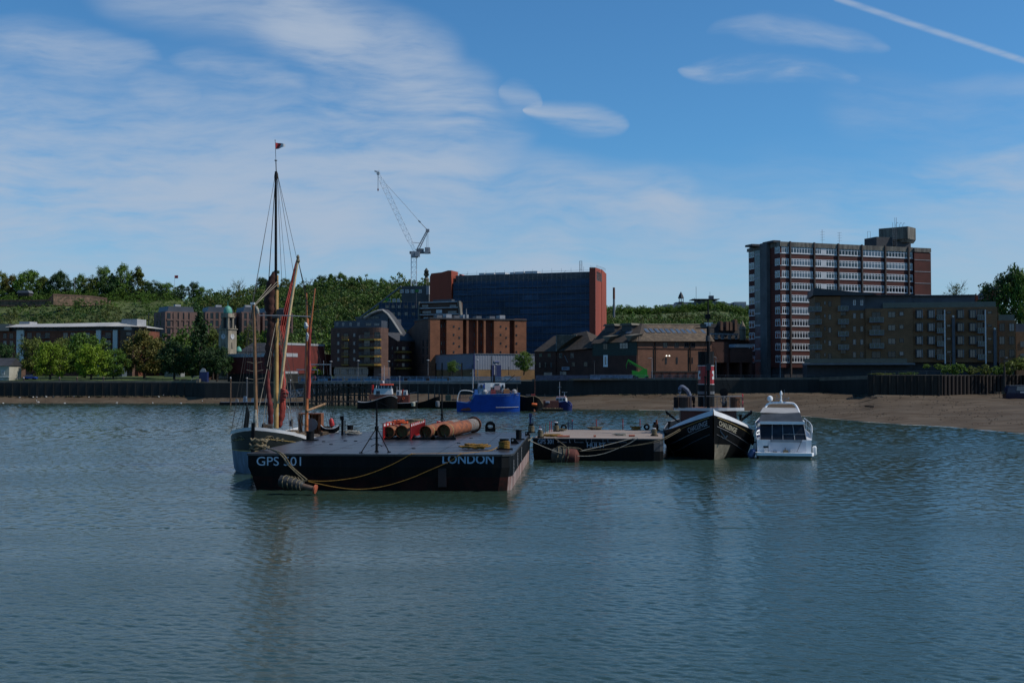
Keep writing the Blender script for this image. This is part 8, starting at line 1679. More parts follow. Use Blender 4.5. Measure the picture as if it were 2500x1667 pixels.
for px, pb, pt, Y, kd, lb in LAMPS:
    p = P(px, pb + 3, Y); T = thing('street_lamp', lb, 'street lamp', tuple(p), 0, 'street lamps along the waterfront'); h_ = Zp(pt, Y) - p.z; b = MB(); b.cyl((0, 0, 0), (0, 0, h_), .10, .06, 8); b.build('post', gl if kd == 2 else MAT['mid_grey'] if kd else MAT['dark_grey'], T)
    b = MB()
    if kd == 1: b.lathe([(.08, h_), (.42, h_ + .12), (.38, h_ + .28), (.1, h_ + .36)], n=12)
    elif kd == 2: b.tube(smoothpts([(0, 0, h_ - .2), (0, 0, h_ + .1), (-.25, 0, h_ + .25), (-.7, 0, h_ + .2)], 3), .06, 6); b.obox((-.85, 0, h_ + .18), .6, .22, .12, Matrix.Identity(3))
    else: b.obox((0, 0, h_), .5, .2, .15, Matrix.Identity(3))
    b.build('lamp_head', MAT['pale_grey'] if kd else MAT['dark_grey'], T)
b = MB(); p = P(1200, 932, 305); b.cyl((0, 0, 0), (0, 0, Zp(869, 305) - p.z), .09, n=8); k = b.build('pole', MAT['black_steel']); k.location = p; tag(k, 'plain black pole rising in front of the blue shed door', 'pole')
T = thing('beam_frame', 'white horizontal beams on posts left of the balcony block', 'frame', tuple(P(724, 915, 352))); b = MB(); O = Vector(T.location)
for py, a_, c_ in ((889.5, 752, 808), (902, 724, 776)): b.bar(P(a_, py, 352) - O, P(c_, py, 352) - O, .3)
for px, pt in ((752, 888), (790, 880), (806, 888), (728, 901), (775, 901)): b.bar(P(px, 915, 352) - O, P(px, pt, 352) - O, .14)
b.build('beams', MAT['pale_grey'], T)
# green boom lift
YG = 306.5; p = P(1560, 924, YG); p.z = zr + .02; T = thing('boom_lift', 'bright green boom lift with raised folded arm on the promenade', 'boom lift', tuple(p)); v = lambda px, py, dy=0: P(px, py, YG) - p + Vector((0, dy, 0)); gg = mat('bright_green', (.03, .36, .02), .45, .12)
b = MB(); z1, z2 = v(1560, 916).z, v(1560, 905).z; b.box(v(1548, 0).x, v(1579, 0).x, -1, 1, .45, z1); b.build('chassis', gg, T); b = MB(); b.prism([(v(1543, 905).x, z1), (v(1580, 905).x, z1), (v(1579, 905).x, v(0, 900).z), (v(1570, 905).x, v(0, 901).z), (v(1560, 905).x, v(0, 907).z), (v(1543, 905).x, v(0, 904).z)], -.8, .8); b.build('turret', gg, T)
b = MB(); b.bar(v(1576, 903), v(1533, 878.5), .42); b.bar(v(1572, 907), v(1540, 886), .16); b.build('boom', gg, T); b = MB(); b.bar(v(1534, 878), v(1529, 892), .2); b.bar(v(1529, 892), v(1529, 900), .1); b.bar(v(1533, 880), v(1540, 890), .1); b.build('jib', gg, T)
for px in (1551, 1575):
    for dy in (-1.05, .8): b = MB(); q = v(px, 0, dy); b.cyl((q.x, dy, .42), (q.x, dy + .28, .42), .42, n=16); b.build('wheel', MAT['black_steel'], T, True)
# ---- boats moored by the pier
def boat(name, label, cat, pxa, pxb, pyw, sheer, hb, m, rz=0, rail=None, blunt=(0, 0), deckm_='tug_deck', boot=None, group=None):
    """side-on boat: sheer = [(px, row)], hb = half beam"""
    pm = W((pxa + pxb) / 2, pyw); Y = pm.y; s = Y / FP; T = thing(name, label, cat, (Xp(pxa, Y), Y + hb * .6, 0), rz, group); L_ = (pxb - pxa) * s; T['_s'] = s; zs_ = [((px - pxa) * s, Zp(py, Y)) for px, py in sheer]
    n = 18; xs = [L_ * i / n for i in range(n + 1)]
    def hw(x, k):
        t = x / L_; e = 1.0
        for side_, bl in ((t, blunt[0]), (1 - t, blunt[1])): q = max(0, min(1, side_ / .32)); e *= bl + (1 - bl) * math.sin(q * math.pi / 2) ** .7
        return max(.03, hb * e * (1 - .22 * (1 - k) * (1.5 - .5 * e)))
    def pt(x, k, sd_): return Vector((x, sd_ * hw(x, k), -.5 + (interp(zs_, x) + .5) * k))
    b = MB()
    for sd_ in (-1, 1): b.grid([[pt(x, k, sd_) for x in xs] for k in (0, .25, .5, .75, 1)])
    for x in (xs[0], xs[-1]): b.grid([[pt(x, k, -1), pt(x, k, 1)] for k in (0, .5, 1)])
    b.build('hull', m, T, True)
    b = MB(); b.grid([[pt(x, .86, -1), pt(x, .86, 1)] for x in xs]); b.build('deck', MAT[deckm_], T)
    if rail: b = MB(); [b.tube([pt(x, 1, sd_) for x in xs], .07 * s / .09, 5) for sd_ in (-1, 1)]; b.build('rail', rail, T, True)
    F_ = lambda px, py, dy=0: Vector(((px - pxa) * s, dy, Zp(py, Y)))
    return T, F_, s, pt
def cabin(T, F_, a, c, top_, bot, dep, m, name='cabin', dy=0, slope=0):
    p, q = F_(a, bot, dy), F_(c, top_, dy); b = MB(); b.add([(p.x, dy - dep, p.z), (q.x, dy - dep, p.z), (q.x, dy + dep, p.z), (p.x, dy + dep, p.z), (p.x + slope, dy - dep * .92, q.z), (q.x - slope, dy - dep * .92, q.z), (q.x - slope, dy + dep * .92, q.z), (p.x + slope, dy + dep * .92, q.z)], [(0, 1, 2, 3), (4, 5, 6, 7), (0, 1, 5, 4), (1, 2, 6, 5), (2, 3, 7, 6), (3, 0, 4, 7)]); return b.build(name, m, T)
def mastb(T, F_, px, pb, pt_, r_, m, bars=(), dy=0, name='mast'):
    b = MB(); b.cyl(F_(px, pb, dy), F_(px, pt_, dy), r_, r_ * .6, 6)
    for a, c, py in bars: b.bar(F_(a, py, dy), F_(c, py, dy), .07)
    return b.build(name, m, T)
T, F_, s, pt = boat('tug', 'black hulled tug with white wheelhouse, orange roof and red funnel by the pier', 'tug', 871, 968, 998, [(871, 980), (880, 982), (895, 982), (910, 979), (930, 972), (945, 967), (955, 965), (962, 967), (968, 972)], 2.6, hullk, 0, MAT['pale_grey'], (.35, .5))
cabin(T, F_, 900, 957, 962, 975, 1.6, mat('tug_brown', (.13, .045, .03), .7, .3), 'deckhouse'); cabin(T, F_, 912, 957, 948, 963, 1.5, MAT['white_paint'], 'lower_wheelhouse', 0, .15); cabin(T, F_, 918, 927.5, 954, 965, 1.56, MAT['dark_grey'], 'door'); cabin(T, F_, 917, 956, 940.5, 948, 1.4, MAT['glass_dark'], 'wheelhouse_window', 0, .2)
b = MB()
for px in (918, 924, 931, 937.5, 947.5, 955): b.bar(F_(px, 948, -1.43), F_(px + (0 if px > 930 else .8), 940.5, -1.32), .12)
b.build('window_post', MAT['white_paint'], T); cabin(T, F_, 928, 958, 937, 940.3, 1.7, mat('orange_roof', (.65, .08, .03), .5, .1), 'wheelhouse_roof')
b = MB(); b.cyl(F_(907, 960), F_(907.5, 939), .33, n=12); b.build('funnel', MAT['red_paint'], T, True); b = MB(); b.cyl(F_(907.5, 938.7), F_(907.5, 935), .25, n=10); b.build('funnel_top', MAT['black_steel'], T)
mastb(T, F_, 936, 937, 892, .1, MAT['pale_grey'], ((928, 944, 901.5), (922, 938, 914), (932, 943, 926), (932, 942, 925))); mastb(T, F_, 949, 937, 902, .05, MAT['mid_grey'], name='aerial')
b = MB()
for px in (919, 922, 926, 929, 942, 946, 950, 953): b.bar(F_(px, 938, -1), F_(px, 928, -1), .06)
b.bar(F_(918, 928, -1), F_(930, 928, -1), .06); b.bar(F_(942, 928, -1), F_(954, 929, -1), .06); b.build('roof_rail', MAT['pale_grey'], T)
b = MB(); q = F_(933.5, 933); b.lathe([(.05, -.4), (.3, -.3), (.35, 0), (.2, .3), (.05, .35)], tuple(q), 10); b.build('searchlight', MAT['white_paint'], T, True)
T, F_, s, pt = boat('work_tug', 'small brown and white tug with red exhaust moored right of the black tug', 'tug', 958, 1018, 997, [(958, 982), (975, 984), (1000, 983), (1018, 980)], 2.0, hullk, 0, MAT['pale_grey'], (.6, .6))
brn = mat('tug_red_brown', (.17, .04, .025), .7, .3); cabin(T, F_, 967, 982, 965, 984, 1.3, brn); cabin(T, F_, 983, 998, 964, 984, 1.2, brn, 'engine_casing'); cabin(T, F_, 967.5, 979, 953, 965, 1.2, MAT['white_paint'], 'wheelhouse', 0, .05); cabin(T, F_, 969.5, 974, 955, 964, 1.24, MAT['glass'], 'window'); cabin(T, F_, 985, 993, 953, 965, 1.1, MAT['white_paint'], 'companion'); cabin(T, F_, 987.5, 991, 956, 963, 1.15, MAT['glass'], 'window')
b = MB(); b.cyl(F_(983, 964, -.6), F_(983, 951, -.6), .22, n=10); b.build('exhaust', MAT['red_paint'], T, True); b = MB(); b.tube([F_(984.5 + 2.6 * math.cos(i * .524), 972 + 2.6 * math.sin(i * .524), -1.35) for i in range(13)], .09, 5); b.build('lifebuoy', MAT['orange_paint'], T, True)
mastb(T, F_, 974.7, 953, 918, .09, MAT['pale_grey'], ((972, 977, 918),)); mastb(T, F_, 968, 953, 944, .06, MAT['pale_grey'], ((965, 971, 944),), name='radar_mast')
b = MB(); q = F_(1009.5, 986, -2.0); b.lathe([(.1, -.6), (.5, -.5), (.55, .3), (.4, .5), (.1, .55)], tuple(q), 12); b.build('fender', mat('fender_cream', (.45, .45, .36), .7, .2), T, True)
T, F_, s, pt = boat('dumb_barge', 'long low dark barge between the small tug and the blue ship', 'barge', 1018, 1072, 996.5, [(1018, 984), (1040, 978), (1060, 970), (1072, 968)], 2.5, hullk, 0, None, (.9, .9)); T.location.y += 1
T, F_, s, pt = boat('dumb_barge', 'dark flat barge with green box and clutter, touching the blue ship', 'barge', 1066, 1122, 996.5, [(1066, 979), (1122, 979)], 2.5, hullk, 0, MAT['rope'], (1, 1))
cabin(T, F_, 1087, 1100, 964, 979, .9, mat('dark_green_box', (.02, .05, .04), .6, .3), 'green_box'); cabin(T, F_, 1102, 1113, 974, 979, .8, MAT['timber'], 'hatch'); b = MB(); q = F_(1069, 986, -2.6); b.lathe([(.1, -.8), (.5, -.65), (.6, 0), (.5, .65), (.1, .8)], tuple(q), 12); b.build('fender', MAT['mid_grey'], T, True); mastb(T, F_, 1106, 978, 946, .06, MAT['dark_grey'], ((1102, 1109, 946),))
T, F_, s, pt = boat('flat_pontoon', 'grey flat decked pontoon with ramps behind the dark barges', 'pontoon', 1000, 1110, 984, [(1000, 976), (1110, 973)], 3, MAT['dark_grey'], 0, None, (1, 1), 'mid_grey')
b = MB(); n = 8
for k in range(n): b.bar(F_(996 + k * 2.2, 975, 0), F_(996 + k * 2.2, 962 - k * .5, 0), .1)
b.bar(F_(992, 961, 0), F_(1020, 956, 0), .16); b.bar(F_(994, 968, 0), F_(1018, 964, 0), .1); b.build('access_frame', MAT['mid_grey'], T)
# blue ship
T, F_, s, pt = boat('coaster', 'bright blue ship with white deckhouse and railed low stern deck', 'ship', 1114, 1268, 1005.5, [(1114, 980), (1130, 983), (1147, 985), (1151, 968), (1156, 963), (1180, 963), (1220, 962), (1250, 961), (1268, 960)], 4.3, mat('ship_blue', (.008, .075, .42), .35, .2, .4), R(4), mat('ship_rail', (.04, .16, .5), .5, .1), (.55, .62))
b = MB(); pts = [pt(x, .34, -1) + Vector((0, -.08, 0)) for x in [13.2 * i / 10 + .8 for i in range(11)]]; b.tube(pts[6:], .07, 4); b.build('rubbing_line', MAT['pale_grey'], T)
b = MB(); q = F_(1258, 967, 0); q2 = F_(1264, 965, 0)
for k in range(2): b.grid([[pt(13.4 - .0 + .1 * i, .93 - .02 * j, -1) + Vector((0, -.06, 0)) for i in range(7)] for j in range(2)])
b.build('white_bow_mark', MAT['white_paint'], T)
def shipname(u_, v_):
    x = 8.0 + 4.2 * u_; p = pt(min(x, 14.1), .905 + .045 * v_, -1); return p + Vector((0, -.07, 0))
lettering('WARDEN  VAN  GREND', shipname, mat('ship_letter', (.30, .42, .6), .6, .1), T)
cabin(T, F_, 1166, 1181, 936, 964, 2.6, mat('ship_pale', (.40, .45, .55), .6, .15), 'deckhouse'); cabin(T, F_, 1182, 1196, 935, 964, 2.8, MAT['white_paint'], 'deckhouse'); cabin(T, F_, 1196, 1231, 935, 945, 2.5, MAT['white_paint'], 'wheelhouse'); cabin(T, F_, 1205, 1220, 940, 952, 2.7, mat('faded_pink', (.4, .28, .3), .7, .1), 'tank'); cabin(T, F_, 1197, 1204, 944, 950, 2.6, MAT['dark_grey'], 'window'); cabin(T, F_, 1206, 1218, 936.5, 939, 2.56, MAT['glass_dark'], 'window'); cabin(T, F_, 1198, 1230, 946, 964, 1.2, MAT['white_paint'], 'inner_house'); cabin(T, F_, 1223, 1230.5, 935, 958, 2.3, MAT['white_paint'], 'ladder_tower')
for px, m_ in ((1173, 'glass_dark'), (1180, 'blue_paint'), (1226, 'glass_dark')): cabin(T, F_, px - 1.5, px + 1.5, 939, 947, 2.85, MAT[m_], 'window')
cabin(T, F_, 1196, 1208, 951, 963, 3.2, mat('ship_crimson', (.22, .015, .02), .6, .2), 'winch'); cabin(T, F_, 1228, 1242, 950, 962, 2.9, mat('tan_cover', (.30, .14, .05), .8, .2), 'hatch_cover'); cabin(T, F_, 1156, 1166, 951, 964, 3.0, MAT['ship_rail'], 'breakwater', 0, .2)
for px, r_ in ((1182, .62), (1254, .6)): b = MB(); q = F_(px, 957, -2.4); b.lathe([(.1, -.7), (r_, -.4), (r_ * 1.1, .1), (r_ * .7, .5), (.1, .62)], tuple(q), 14); b.build('round_fender', MAT['pale_grey'], T, True)
b = MB(); q = F_(1148, 972, -2.2); b.lathe([(.1, -.5), (.45, -.3), (.5, .1), (.3, .45), (.05, .5)], tuple(q), 12); b.build('round_fender', mat('cream_fender', (.6, .55, .42), .7, .1), T, True)
b = MB(); b.tube(smoothpts([F_(1115, 980, -3.2), F_(1115.5, 970, -3.2), F_(1120, 957, -3.2), F_(1128, 953, -3.2), F_(1145, 954, -3.2), F_(1153, 957, -3.2)], 4), .12, 6); b.build('gantry', MAT['white_paint'], T, True)
b = MB()
for px in range(1119, 1147, 3): b.bar(F_(px, 982, -3), F_(px, 962 + (px % 2) * 6, -3), .07)
for py in (968, 975): b.bar(F_(1117, py, -3), F_(1146, py, -3), .06)
b.build('deck_rail', mat('ship_pinkrail', (.45, .2, .18), .7, .2), T)
b = MB()
for px in range(1186, 1266, 4): b.bar(F_(px, 963, -3.6), F_(px, 954, -3.6), .06)
b.bar(F_(1186, 954, -3.6), F_(1262, 954, -3.6), .07); b.build('fore_rail', MAT['ship_pinkrail'], T)
b = MB(); b.bar(F_(1232, 956, -2.4), F_(1238, 948, -2.4), .18); b.bar(F_(1238, 948, -2.4), F_(1247, 959, -2.4), .18); b.build('frame_bar', MAT['pale_grey'], T)
mastb(T, F_, 1153.5, 962, 901, .16, MAT['pale_grey'], ((1147, 1159, 911),)); mastb(T, F_, 1166, 945, 898, .08, MAT['mid_grey'], name='aerial'); mastb(T, F_, 1206, 935, 915, .3, MAT['black_steel'], name='exhaust_stack'); mastb(T, F_, 1220.5, 962, 932, .18, mat('derrick_brown', (.08, .03, .025), .7, .2), name='derrick_post')
b = MB(); b.bar(F_(1223, 943, 0), F_(1258, 915, 0), .14); b.build('derrick', MAT['black_steel'], T)
b = MB(); b.prism([(.6, .35), (3.2, .35), (2.8, 1.05), (1.2, .8)], -3.6, -3.2); b.build('rudder_fin', mat('dark_orange', (.25, .06, .03), .7, .2), T)
# dark barge with orange fender, red brown barge, blue workboat
T, F_, s, pt = boat('lighter', 'dark rounded barge with orange fender hanging on its side, right of the blue ship', 'barge', 1268, 1326, 1003, [(1268, 966), (1285, 969), (1296, 967), (1306, 967), (1316, 972), (1326, 988)], 3.2, hullk, 0, MAT['rope'], (.8, .35))
cabin(T, F_, 1297, 1307, 962, 968, .8, mat('crate_red', (.25, .03, .03), .7, .2), 'red_box'); cabin(T, F_, 1284, 1295, 963, 968, .7, MAT['dark_grey'], 'hatch'); mastb(T, F_, 1306, 967, 919, .09, mat('rust_pole', (.14, .06, .04), .8, .3)); b = MB(); q = F_(1304, 987, -3.5); b.lathe([(.1, -.62), (.34, -.55), (.36, .5), (.28, .62), (.05, .64)], tuple(q), 14, Matrix.Rotation(math.pi / 2 + .08, 3, 'Y')); b.build('orange_fender', mat('fender_orange', (.75, .13, .02), .5, .1), T, True); b = MB(); b.tube([F_(1302, 968, -3.3), F_(1302, 983, -3.5)], .05, 4); b.build('fender_line', MAT['rope'], T)
T, F_, s, pt = boat('red_barge', 'red brown box barge with small white sign, between dark barge and blue workboat', 'barge', 1324, 1374, 1002.5, [(1324, 997), (1374, 997.5)], 2.2, mat('red_barge_hull', (.06, .03, .022), .8, .3), 0, MAT['rope'], (1, 1))
cabin(T, F_, 1327, 1364, 978, 998, 1.6, mat('box_redbrown', (.12, .035, .025), .75, .3, 1), 'hopper'); cabin(T, F_, 1332, 1342, 979, 983.5, 1.66, MAT['pale_grey'], 'sign'); cabin(T, F_, 1333, 1341, 980.5, 982, 1.70, navy, 'sign_band'); mastb(T, F_, 1330.5, 978, 960, .03, MAT['mid_grey'], name='pole')
b = MB()
for k in range(7): q = F_(1330 + k * 6, 996, -1.9); b.obox(q, .4, .3, .25, Matrix.Rotation(k, 3, 'Z'))
b.build('deck_clutter', MAT['gear_brown'], T)
T, F_, s, pt = boat('workboat', 'small blue workboat with white wheelhouse and T shaped radar', 'workboat', 1364, 1396, 1001.5, [(1364, 984), (1374, 981), (1384, 979), (1391, 983), (1396, 990)], 1.7, mat('workboat_blue', (.008, .02, .13), .45, .2), R(-12), MAT['blue_paint'], (.9, .6))
cabin(T, F_, 1359, 1384, 971, 982, 1.2, MAT['white_paint'], 'wheelhouse', 0, .08); cabin(T, F_, 1360.5, 1366.5, 972.8, 977.5, 1.26, MAT['glass_dark'], 'window'); cabin(T, F_, 1368.5, 1374.5, 972.8, 977.5, 1.26, MAT['glass'], 'window'); cabin(T, F_, 1376.5, 1382, 972.8, 977.5, 1.26, MAT['glass_dark'], 'window'); cabin(T, F_, 1360, 1382, 967.5, 970.8, .9, mat('roof_mix', (.4, .15, .15), .6, .3, 3, col2=(.7, .7, .7), thr=(.5, .55)), 'roof_gear')
mastb(T, F_, 1366.5, 970, 932, .1, MAT['pale_grey'], ((1362, 1371, 945.5), (1366, 1369, 941))); mastb(T, F_, 1378.5, 970, 958, .09, MAT['white_paint'], ((1372, 1385.5, 957.5),), name='radar')
for k in range(4): b = MB(); q = F_(1385 + k * 3.2, 990, -1.3 + k * .25); b.tube([q + Vector((.3 * math.cos(i * .524), -.05, .45 * math.sin(i * .524))) for i in range(13)], .09, 5); b.build('tyre_fender', MAT['blue_paint'] if k % 2 else MAT['black_steel'], T, True)
T = thing('mooring_marker', 'small rusty marker floating just before the dark rounded barge', 'buoy', tuple(W(1304, 1004))); b = MB(); b.lathe([(.05, -.2), (.3, 0), (.25, .3), (.08, .5)], n=8); b.build('float', MAT['rust'], T, True); rope('mooring_rope', 'pale line from the red brown barge down to the rusty marker', [P(1326, 996, 258), W(1306, 1003)], .04, MAT['rope_pale'])
# stranded blue boat, right edge
pz = P(2452, 973, 262); T = thing('stranded_boat', 'dark blue cabin boat lying on the mud at the right edge', 'boat', tuple(pz)); s = 262 / FP; q = lambda px, py, dy=0: Vector(((px - 2452) * s, dy, (973 - py) * s)); bb = mat('boat_navy', (.012, .022, .06), .35, .2)
b = MB(); b.grid([[Vector((x, sd_ * w_, z_)) for x, w_ in ((0, 1.0), (1.5, 1.25), (4, 1.3), (6.5, 1.1), (8.5, .5), (9.6, .05))] for sd_, z_ in ((-.7, -.25), (-1, .5), (-1.05, 1.35))]); b.grid([[Vector((x, sd_ * w_, z_)) for x, w_ in ((0, 1.0), (1.5, 1.25), (4, 1.3), (6.5, 1.1), (8.5, .5), (9.6, .05))] for sd_, z_ in ((.7, -.25), (1, .5), (1.05, 1.35))]); b.add([(0, -.7, -.25), (0, .7, -.25), (0, 1.05, 1.35), (0, -1.05, 1.35)], [(0, 1, 2, 3)]); b.grid([[Vector((x, -w_ * 1.05, 1.35)), Vector((x, w_ * 1.05, 1.35))] for x, w_ in ((0, 1.0), (1.5, 1.25), (4, 1.3), (6.5, 1.1), (8.5, .5), (9.6, .05))]); b.build('hull', bb, T, True)
b = MB(); b.prism([(.25, 1.355), (6.0, 1.355), (4.9, 3.0), (1.0, 3.0), (.5, 2.6)], -.95, .95); b.build('cabin', bb, T); b = MB(); b.prism([(2.4, 1.9), (5.2, 1.9), (4.6, 2.85), (2.6, 2.85)], -.98, -.96); b.build('window', MAT['glass_pale'], T); b = MB(); b.box(.8, 5.1, -1.0, 1.0, 3.003, 3.12); b.bar((4.5, -1.0, 3.0), (5.9, -1.0, 1.6), .1); b.build('roof_trim', MAT['mid_grey'], T); b = MB(); b.box(3.2, 4.2, -1.12, -1.06, .9, 1.7); b.build('side_board', MAT['pale_grey'], T)
b = MB(); b.box(-2.0, -.05, -.8, .8, 1.1, 1.25); b.bar((-1.4, -.7, -.3), (-1.4, -.7, 1.1), .06); b.bar((-1.9, -.7, 1.25), (0, -.7, 1.9), .06); 
for k in range(5): b.obox((-1.8 + k * .4, -.3, 1.4), .4, .5, .35, Matrix.Rotation(k, 3, 'Z'))
b.build('stern_platform', MAT['gear_brown'], T)
p = P(2453, 965, 266); T = thing('mooring_post', 'tall dark mooring post with fittings on top above the stranded blue boat', 'post', tuple(p)); h_ = Zp(868, 266) - p.z; b = MB(); b.cyl((0, 0, -1), (0, 0, h_ * .72), .28, .22, 10); b.cyl((0, 0, h_ * .72), (0, 0, h_), .12, .08, 8); b.build('post', MAT['timber'], T); b = MB(); b.bar((-.3, 0, h_ * .86), (1.0, 0, h_ * .86), .07); b.obox((.5, 0, h_ * .95), .5, .3, .3, Matrix.Identity(3)); b.build('fittings', MAT['mid_grey'], T)
# debris on the mud
def onmud(px, py):
    s = W(px, lerp_tab(SHORE, px)[0]); f_ = foot(px); best = None
    for k in range(101):
        t = k / 100; p = s.lerp(f_, t); p.z -= .25 * math.sin(t * math.pi); yy_ = HY - (p.z - CAMZ) / p.y * FP
        if best is None or abs(yy_ - py) < best[0]: best = (abs(yy_ - py), p)
    return best[1]
for px, py, l, w_, hh_, a, m_, nm, lb in ((2122, 994, 1.9, .35, .3, .15, 'black_steel', 'plank', 'short black plank lying alone on the mud, right of the cruiser'), (2124, 972, 3.0, 1.2, .3, .2, 'timber', 'broken_slab', 'dark broken slab on the upper mud below the pile wall'), (2104, 974, 2.2, 1.0, .15, -.35, 'concrete', 'broken_slab', 'pale tilted slab left of the dark broken one on the mud'), (2142, 968, 2.6, .9, .15, .4, 'concrete', 'broken_slab', 'pale slab right of the dark broken one on the mud'), (2095, 968, 2.0, .4, .2, .1, 'timber', 'plank', 'weathered plank on the mud left of the slabs'), (2035, 963, 4.5, .5, .25, .08, 'timber', 'plank', 'long dark driftwood plank near the foot of the river wall')):
    p = onmud(px, py); b = MB(); b.obox((0, 0, 0), l, w_, hh_, Matrix.Rotation(a, 3, 'Z') @ Matrix.Rotation(.06, 3, 'Y')); k = b.build(nm, MAT[m_]); k.location = p + Vector((0, 0, hh_ * .3 + .12)); tag(k, lb, nm.split('_')[-1])
g = random.Random(3); b = MB()
for i in range(420):
    px = g.choice([g.uniform(1995, 2118), g.uniform(1400, 1800), g.uniform(0, 480), g.uniform(2000, 2110)]); p = foot(px) + Vector((g.uniform(-.3, .3), -g.uniform(.1, 4.0 if px > 1990 else 1.6), 0)); p.z += -.02; q_ = g.uniform(.15, .5); b.obox(p, q_ * 2, q_, q_ * .6, Matrix.Rotation(g.uniform(0, 3), 3, 'Z'))
b.build('seaweed_rubble', mat('weed', (.045, .045, .022), .9, .5, 1, island=.6), kind='stuff')
# swans and gulls
def bird_mesh(swan):
    b = MB(); b.lathe([(.02, -.55), (.16, -.4), (.27, -.05), (.22, .3), (.06, .48)], (0, 0, .22), 10, Vector((1, 0, .12)).to_track_quat('Z', 'Y').to_matrix()); b.add([(-.5, -.08, .25), (-.5, .08, .25), (-.85, 0, .42)], [(0, 1, 2)])
    if swan: b.tube(smoothpts([(.4, 0, .3), (.62, 0, .5), (.6, 0, .85), (.66, 0, 1.02), (.82, 0, .98)], 3), .07, 6, .05)
    else: b.tube([(.35, 0, .3), (.5, 0, .45), (.68, 0, .46)], .09, 6, .04)
    return b.mesh('bird', MAT['bird_white'], True)
sw, gu = bird_mesh(True), bird_mesh(False)
for px, py, a, lb in ((94, 983.5, 1, 'swan floating alone near the left mud edge'), (243, 982, 0, 'swan floating below the middle of the park'), (502, 983, 1, 'swan left of a pair near the pontoon'), (547, 982, 1, 'swan close to the left end of the pontoon'), (572, 981, 0, 'swan just in front of the pontoon left end')):
    p = W(px, py); o = bpy.data.objects.new('swan', sw); C.objects.link(o); o.location = p; o.scale = (.9,) * 3; o.rotation_euler = (0, 0, a * math.pi); tag(o, lb, 'swan', 'swans along the shore')
gl_ = [(48, 972), (81, 971), (90, 971), (113, 970), (131, 970), (182, 969), (217, 971), (313, 969), (388, 970), (399, 963), (285, 984), (373, 984), (442, 985), (8, 985), (430, 962), (158, 985), (494, 980)]
for i, (px, py) in enumerate(gl_):
    p = onmud(px, py) if py < 982 else W(px, py); p.z += .12 if py < 982 else 0; o = bpy.data.objects.new('gull', gu); C.objects.link(o); o.location = p; o.scale = (.55,) * 3; o.rotation_euler = (0, 0, i * 1.3); tag(o, ('small white gull standing on the mud below the park wall' if py < 982 else 'small white gull floating at the water edge below the park'), 'gull', 'gulls on the left mud' if py < 982 else 'gulls floating by the left shore')
# people, cars and small things on the left promenade
def person(px, Y, zf, label, top_col, walk=.15):
    me = bpy.data.meshes.new('person'); bm = bmesh.new(); lay = bm.verts.layers.skin.new(); V = lambda *c: bm.verts.new(c)
    pel = V(0, 0, .95); ch = V(0, 0, 1.35); nk = V(0, 0, 1.5); hd = V(0, 0, 1.62); h2 = V(0, 0, 1.75); J = [(pel, ch), (ch, nk), (nk, hd), (hd, h2)]; rad = {pel: .14, ch: .17, nk: .06, hd: .10, h2: .08}
    for s_ in (-1, 1):
        hp, kn, an, to = V(s_ * .1, 0, .88), V(s_ * .11, s_ * walk * .6, .5), V(s_ * .11, s_ * walk, .08), V(s_ * .11, s_ * walk - .18, .04); sh_, el, ha = V(s_ * .2, 0, 1.4), V(s_ * .26, -s_ * .08, 1.12), V(s_ * .25, -s_ * .16, .88)
        J += [(pel, hp), (hp, kn), (kn, an), (an, to), (ch, sh_), (sh_, el), (el, ha)]; rad.update({hp: .1, kn: .07, an: .045, to: .04, sh_: .07, el: .05, ha: .04})
    for a_, c_ in J: bm.edges.new((a_, c_))
    for v_, r_ in rad.items(): v_[lay].radius = (r_, r_); v_[lay].use_root = (v_ is pel)
    bm.to_mesh(me); bm.free(); o = bpy.data.objects.new('person', me); C.objects.link(o); o.modifiers.new('s', 'SKIN'); md = o.modifiers.new('u', 'SUBSURF'); md.levels = md.render_levels = 1
    dg = bpy.context.evaluated_depsgraph_get(); m2 = bpy.data.meshes.new_from_object(o.evaluated_get(dg)); o.modifiers.clear(); o.data = m2; m2.materials.clear(); m2.materials.append(mat('skin', (.35, .2, .14), .6, .05))
    o.location = (Xp(px, Y), Y, zf); tag(o, label, 'person')
    b = MB(); b.lathe([(.17, .92), (.2, 1.1), (.22, 1.38), (.1, 1.5)], n=12); b.build('jacket', mat('cloth_' + top_col[0], top_col[1], .9, .15, 3), o, True); b = MB(); b.lathe([(.13, 0), (.15, .5), (.19, .96)][::-1], n=10, c=(0, 0, 0)); b.build('trousers', mat('cloth_trousers', (.03, .035, .05), .9, .2), o, True); b = MB(); b.lathe([(.11, 1.66), (.12, 1.74), (.06, 1.84)], n=10); b.build('hair', mat('hair_dark', (.03, .02, .015), .8, .1), o, True); return o
zp_ = Zp(934, 345) + .2
person(252, 350, zp_, 'person in dark coat walking on the park promenade, middle of the park', ('dark', (.05, .05, .06))); person(145, 350, zp_, 'person in grey standing by the railing, left half of the park', ('grey', (.2, .2, .22))); person(58, 350, zp_, 'person in white top beside the parked blue car', ('white', (.6, .6, .6))); person(769, 308.5, zdk, 'person in red jacket walking on the pier behind the rigging', ('red', (.5, .02, .03))); person(188, 350, zp_, 'person seated low by the promenade between the bright trees', ('brown', (.12, .08, .05)))
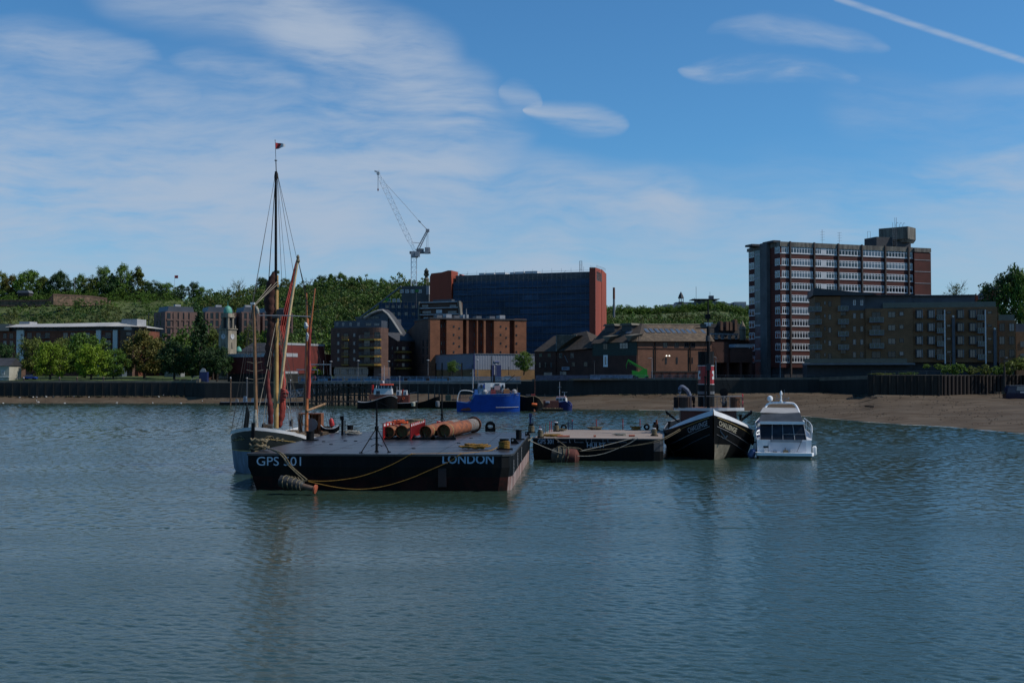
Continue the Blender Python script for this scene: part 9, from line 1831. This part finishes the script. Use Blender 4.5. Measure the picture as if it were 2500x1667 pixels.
def car(px, Y, zf, col, label, rz=0.0, L_=4.2):
    T = thing('parked_car', label, 'car', (Xp(px, Y), Y, zf), rz); b = MB(); b.prism([(-L_ / 2, .35), (L_ / 2, .3), (L_ / 2, .75), (L_ * .32, .92), (-L_ * .45, .98), (-L_ / 2, .8)], -.85, .85); b.build('body', col, T); b = MB(); b.prism([(-L_ * .42, .983), (L_ * .28, .93), (L_ * .1, 1.42), (-L_ * .3, 1.45)], -.75, .75); b.build('windows', MAT['glass'], T); b = MB(); b.prism([(-L_ * .31, 1.44), (L_ * .11, 1.41), (L_ * .08, 1.5), (-L_ * .28, 1.5)], -.76, .76); b.build('roof', col, T)
    for x in (-L_ * .3, L_ * .3):
        for y in (-.87, .67): b = MB(); b.cyl((x, y, .32), (x, y + .2, .32), .32, n=14); b.build('wheel', MAT['black_steel'], T, True)
car(74, 366, 6.9, MAT['blue_paint'], 'blue car parked under the first bright park tree'); car(1243, 344, 6.6, MAT['white_paint'], 'white car roof in front of the grey shed, left of the round tree')
T = thing('blue_shed', 'small navy blue hut with white arched top at the right end of the park', 'shed', (Xp(487, 354), 354, zp_ - .1)); s = 354 / FP; b = MB(); b.box(0, 18 * s, 0, 2.2, 0, 3.2); b.build('wall', navy, T); b = MB(); b.prism([(0.1, 3.203), (16 * s, 3.203), (13 * s, 4.2), (7 * s, 4.4), (3 * s, 3.9)], 0, .3); b.build('arched_top', MAT['pale_grey'], T)
T = thing('steps', 'pale stair rail and steps left of the navy hut at the end of the lawn', 'steps', (Xp(466, 352), 352, zp_ - .1)); b = MB(); 
for k in range(5): b.box(k * .4, 2.6, 0, 2, k * .22, (k + 1) * .22 - .003)
b.build('step', MAT['coping_stone'], T); b = MB(); b.bar((0, -.1, .3), (1.1, -.1, 1.9), .1); b.bar((1.1, -.1, 1.9), (2.7, -.1, 1.9), .1); b.build('stair_rail', MAT['pale_grey'], T)
for px, Y, w_, h_, py, m_, lb in ((421, 405, 40, 26, 899, 'white_paint', 'white building glimpsed under the dark chestnut tree'), (283, 410, 30, 18, 895, 'gear_blue', 'pale blue building glimpsed below the green park tree')):
    f = Fr(px - w_ / 2, Y, px + w_ / 2, Y, 6.5); T = f.thing('park_building', lb, 'building'); h = f.z(px, py); body(T, f.w, 5, 0, h, mat('faint_' + m_, (.3, .32, .33) if m_ == 'white_paint' else (.10, .14, .17), .8, .2)); wins(T, f, [px - 12, px, px + 12], [907], 5, 9, 2, 1, 'frame_white', 'glass', y=-.02); roofslab(T, -.2, f.w + .2, -.3, 5.3, h, MAT['slate_roof'] if 'slate_roof' in MAT else slate, .5)
for px, lb in ((430, 'park bench under the dark chestnut, left one'), (448, 'park bench near the steps, right one')):
    T = thing('park_bench', lb, 'bench', (Xp(px, 351), 351, zp_), 0, 'benches on the park promenade'); b = MB(); b.box(-.8, .8, -.2, .25, .4, .46); b.build('seat', MAT['timber'], T); b = MB(); b.box(-.8, .8, .26, .31, .5, .9); b.build('backrest', MAT['timber'], T)
    for x in (-.7, .7): b = MB(); b.box(x - .04, x + .04, -.2, .3, 0, .397); b.build('leg', MAT['black_steel'], T)
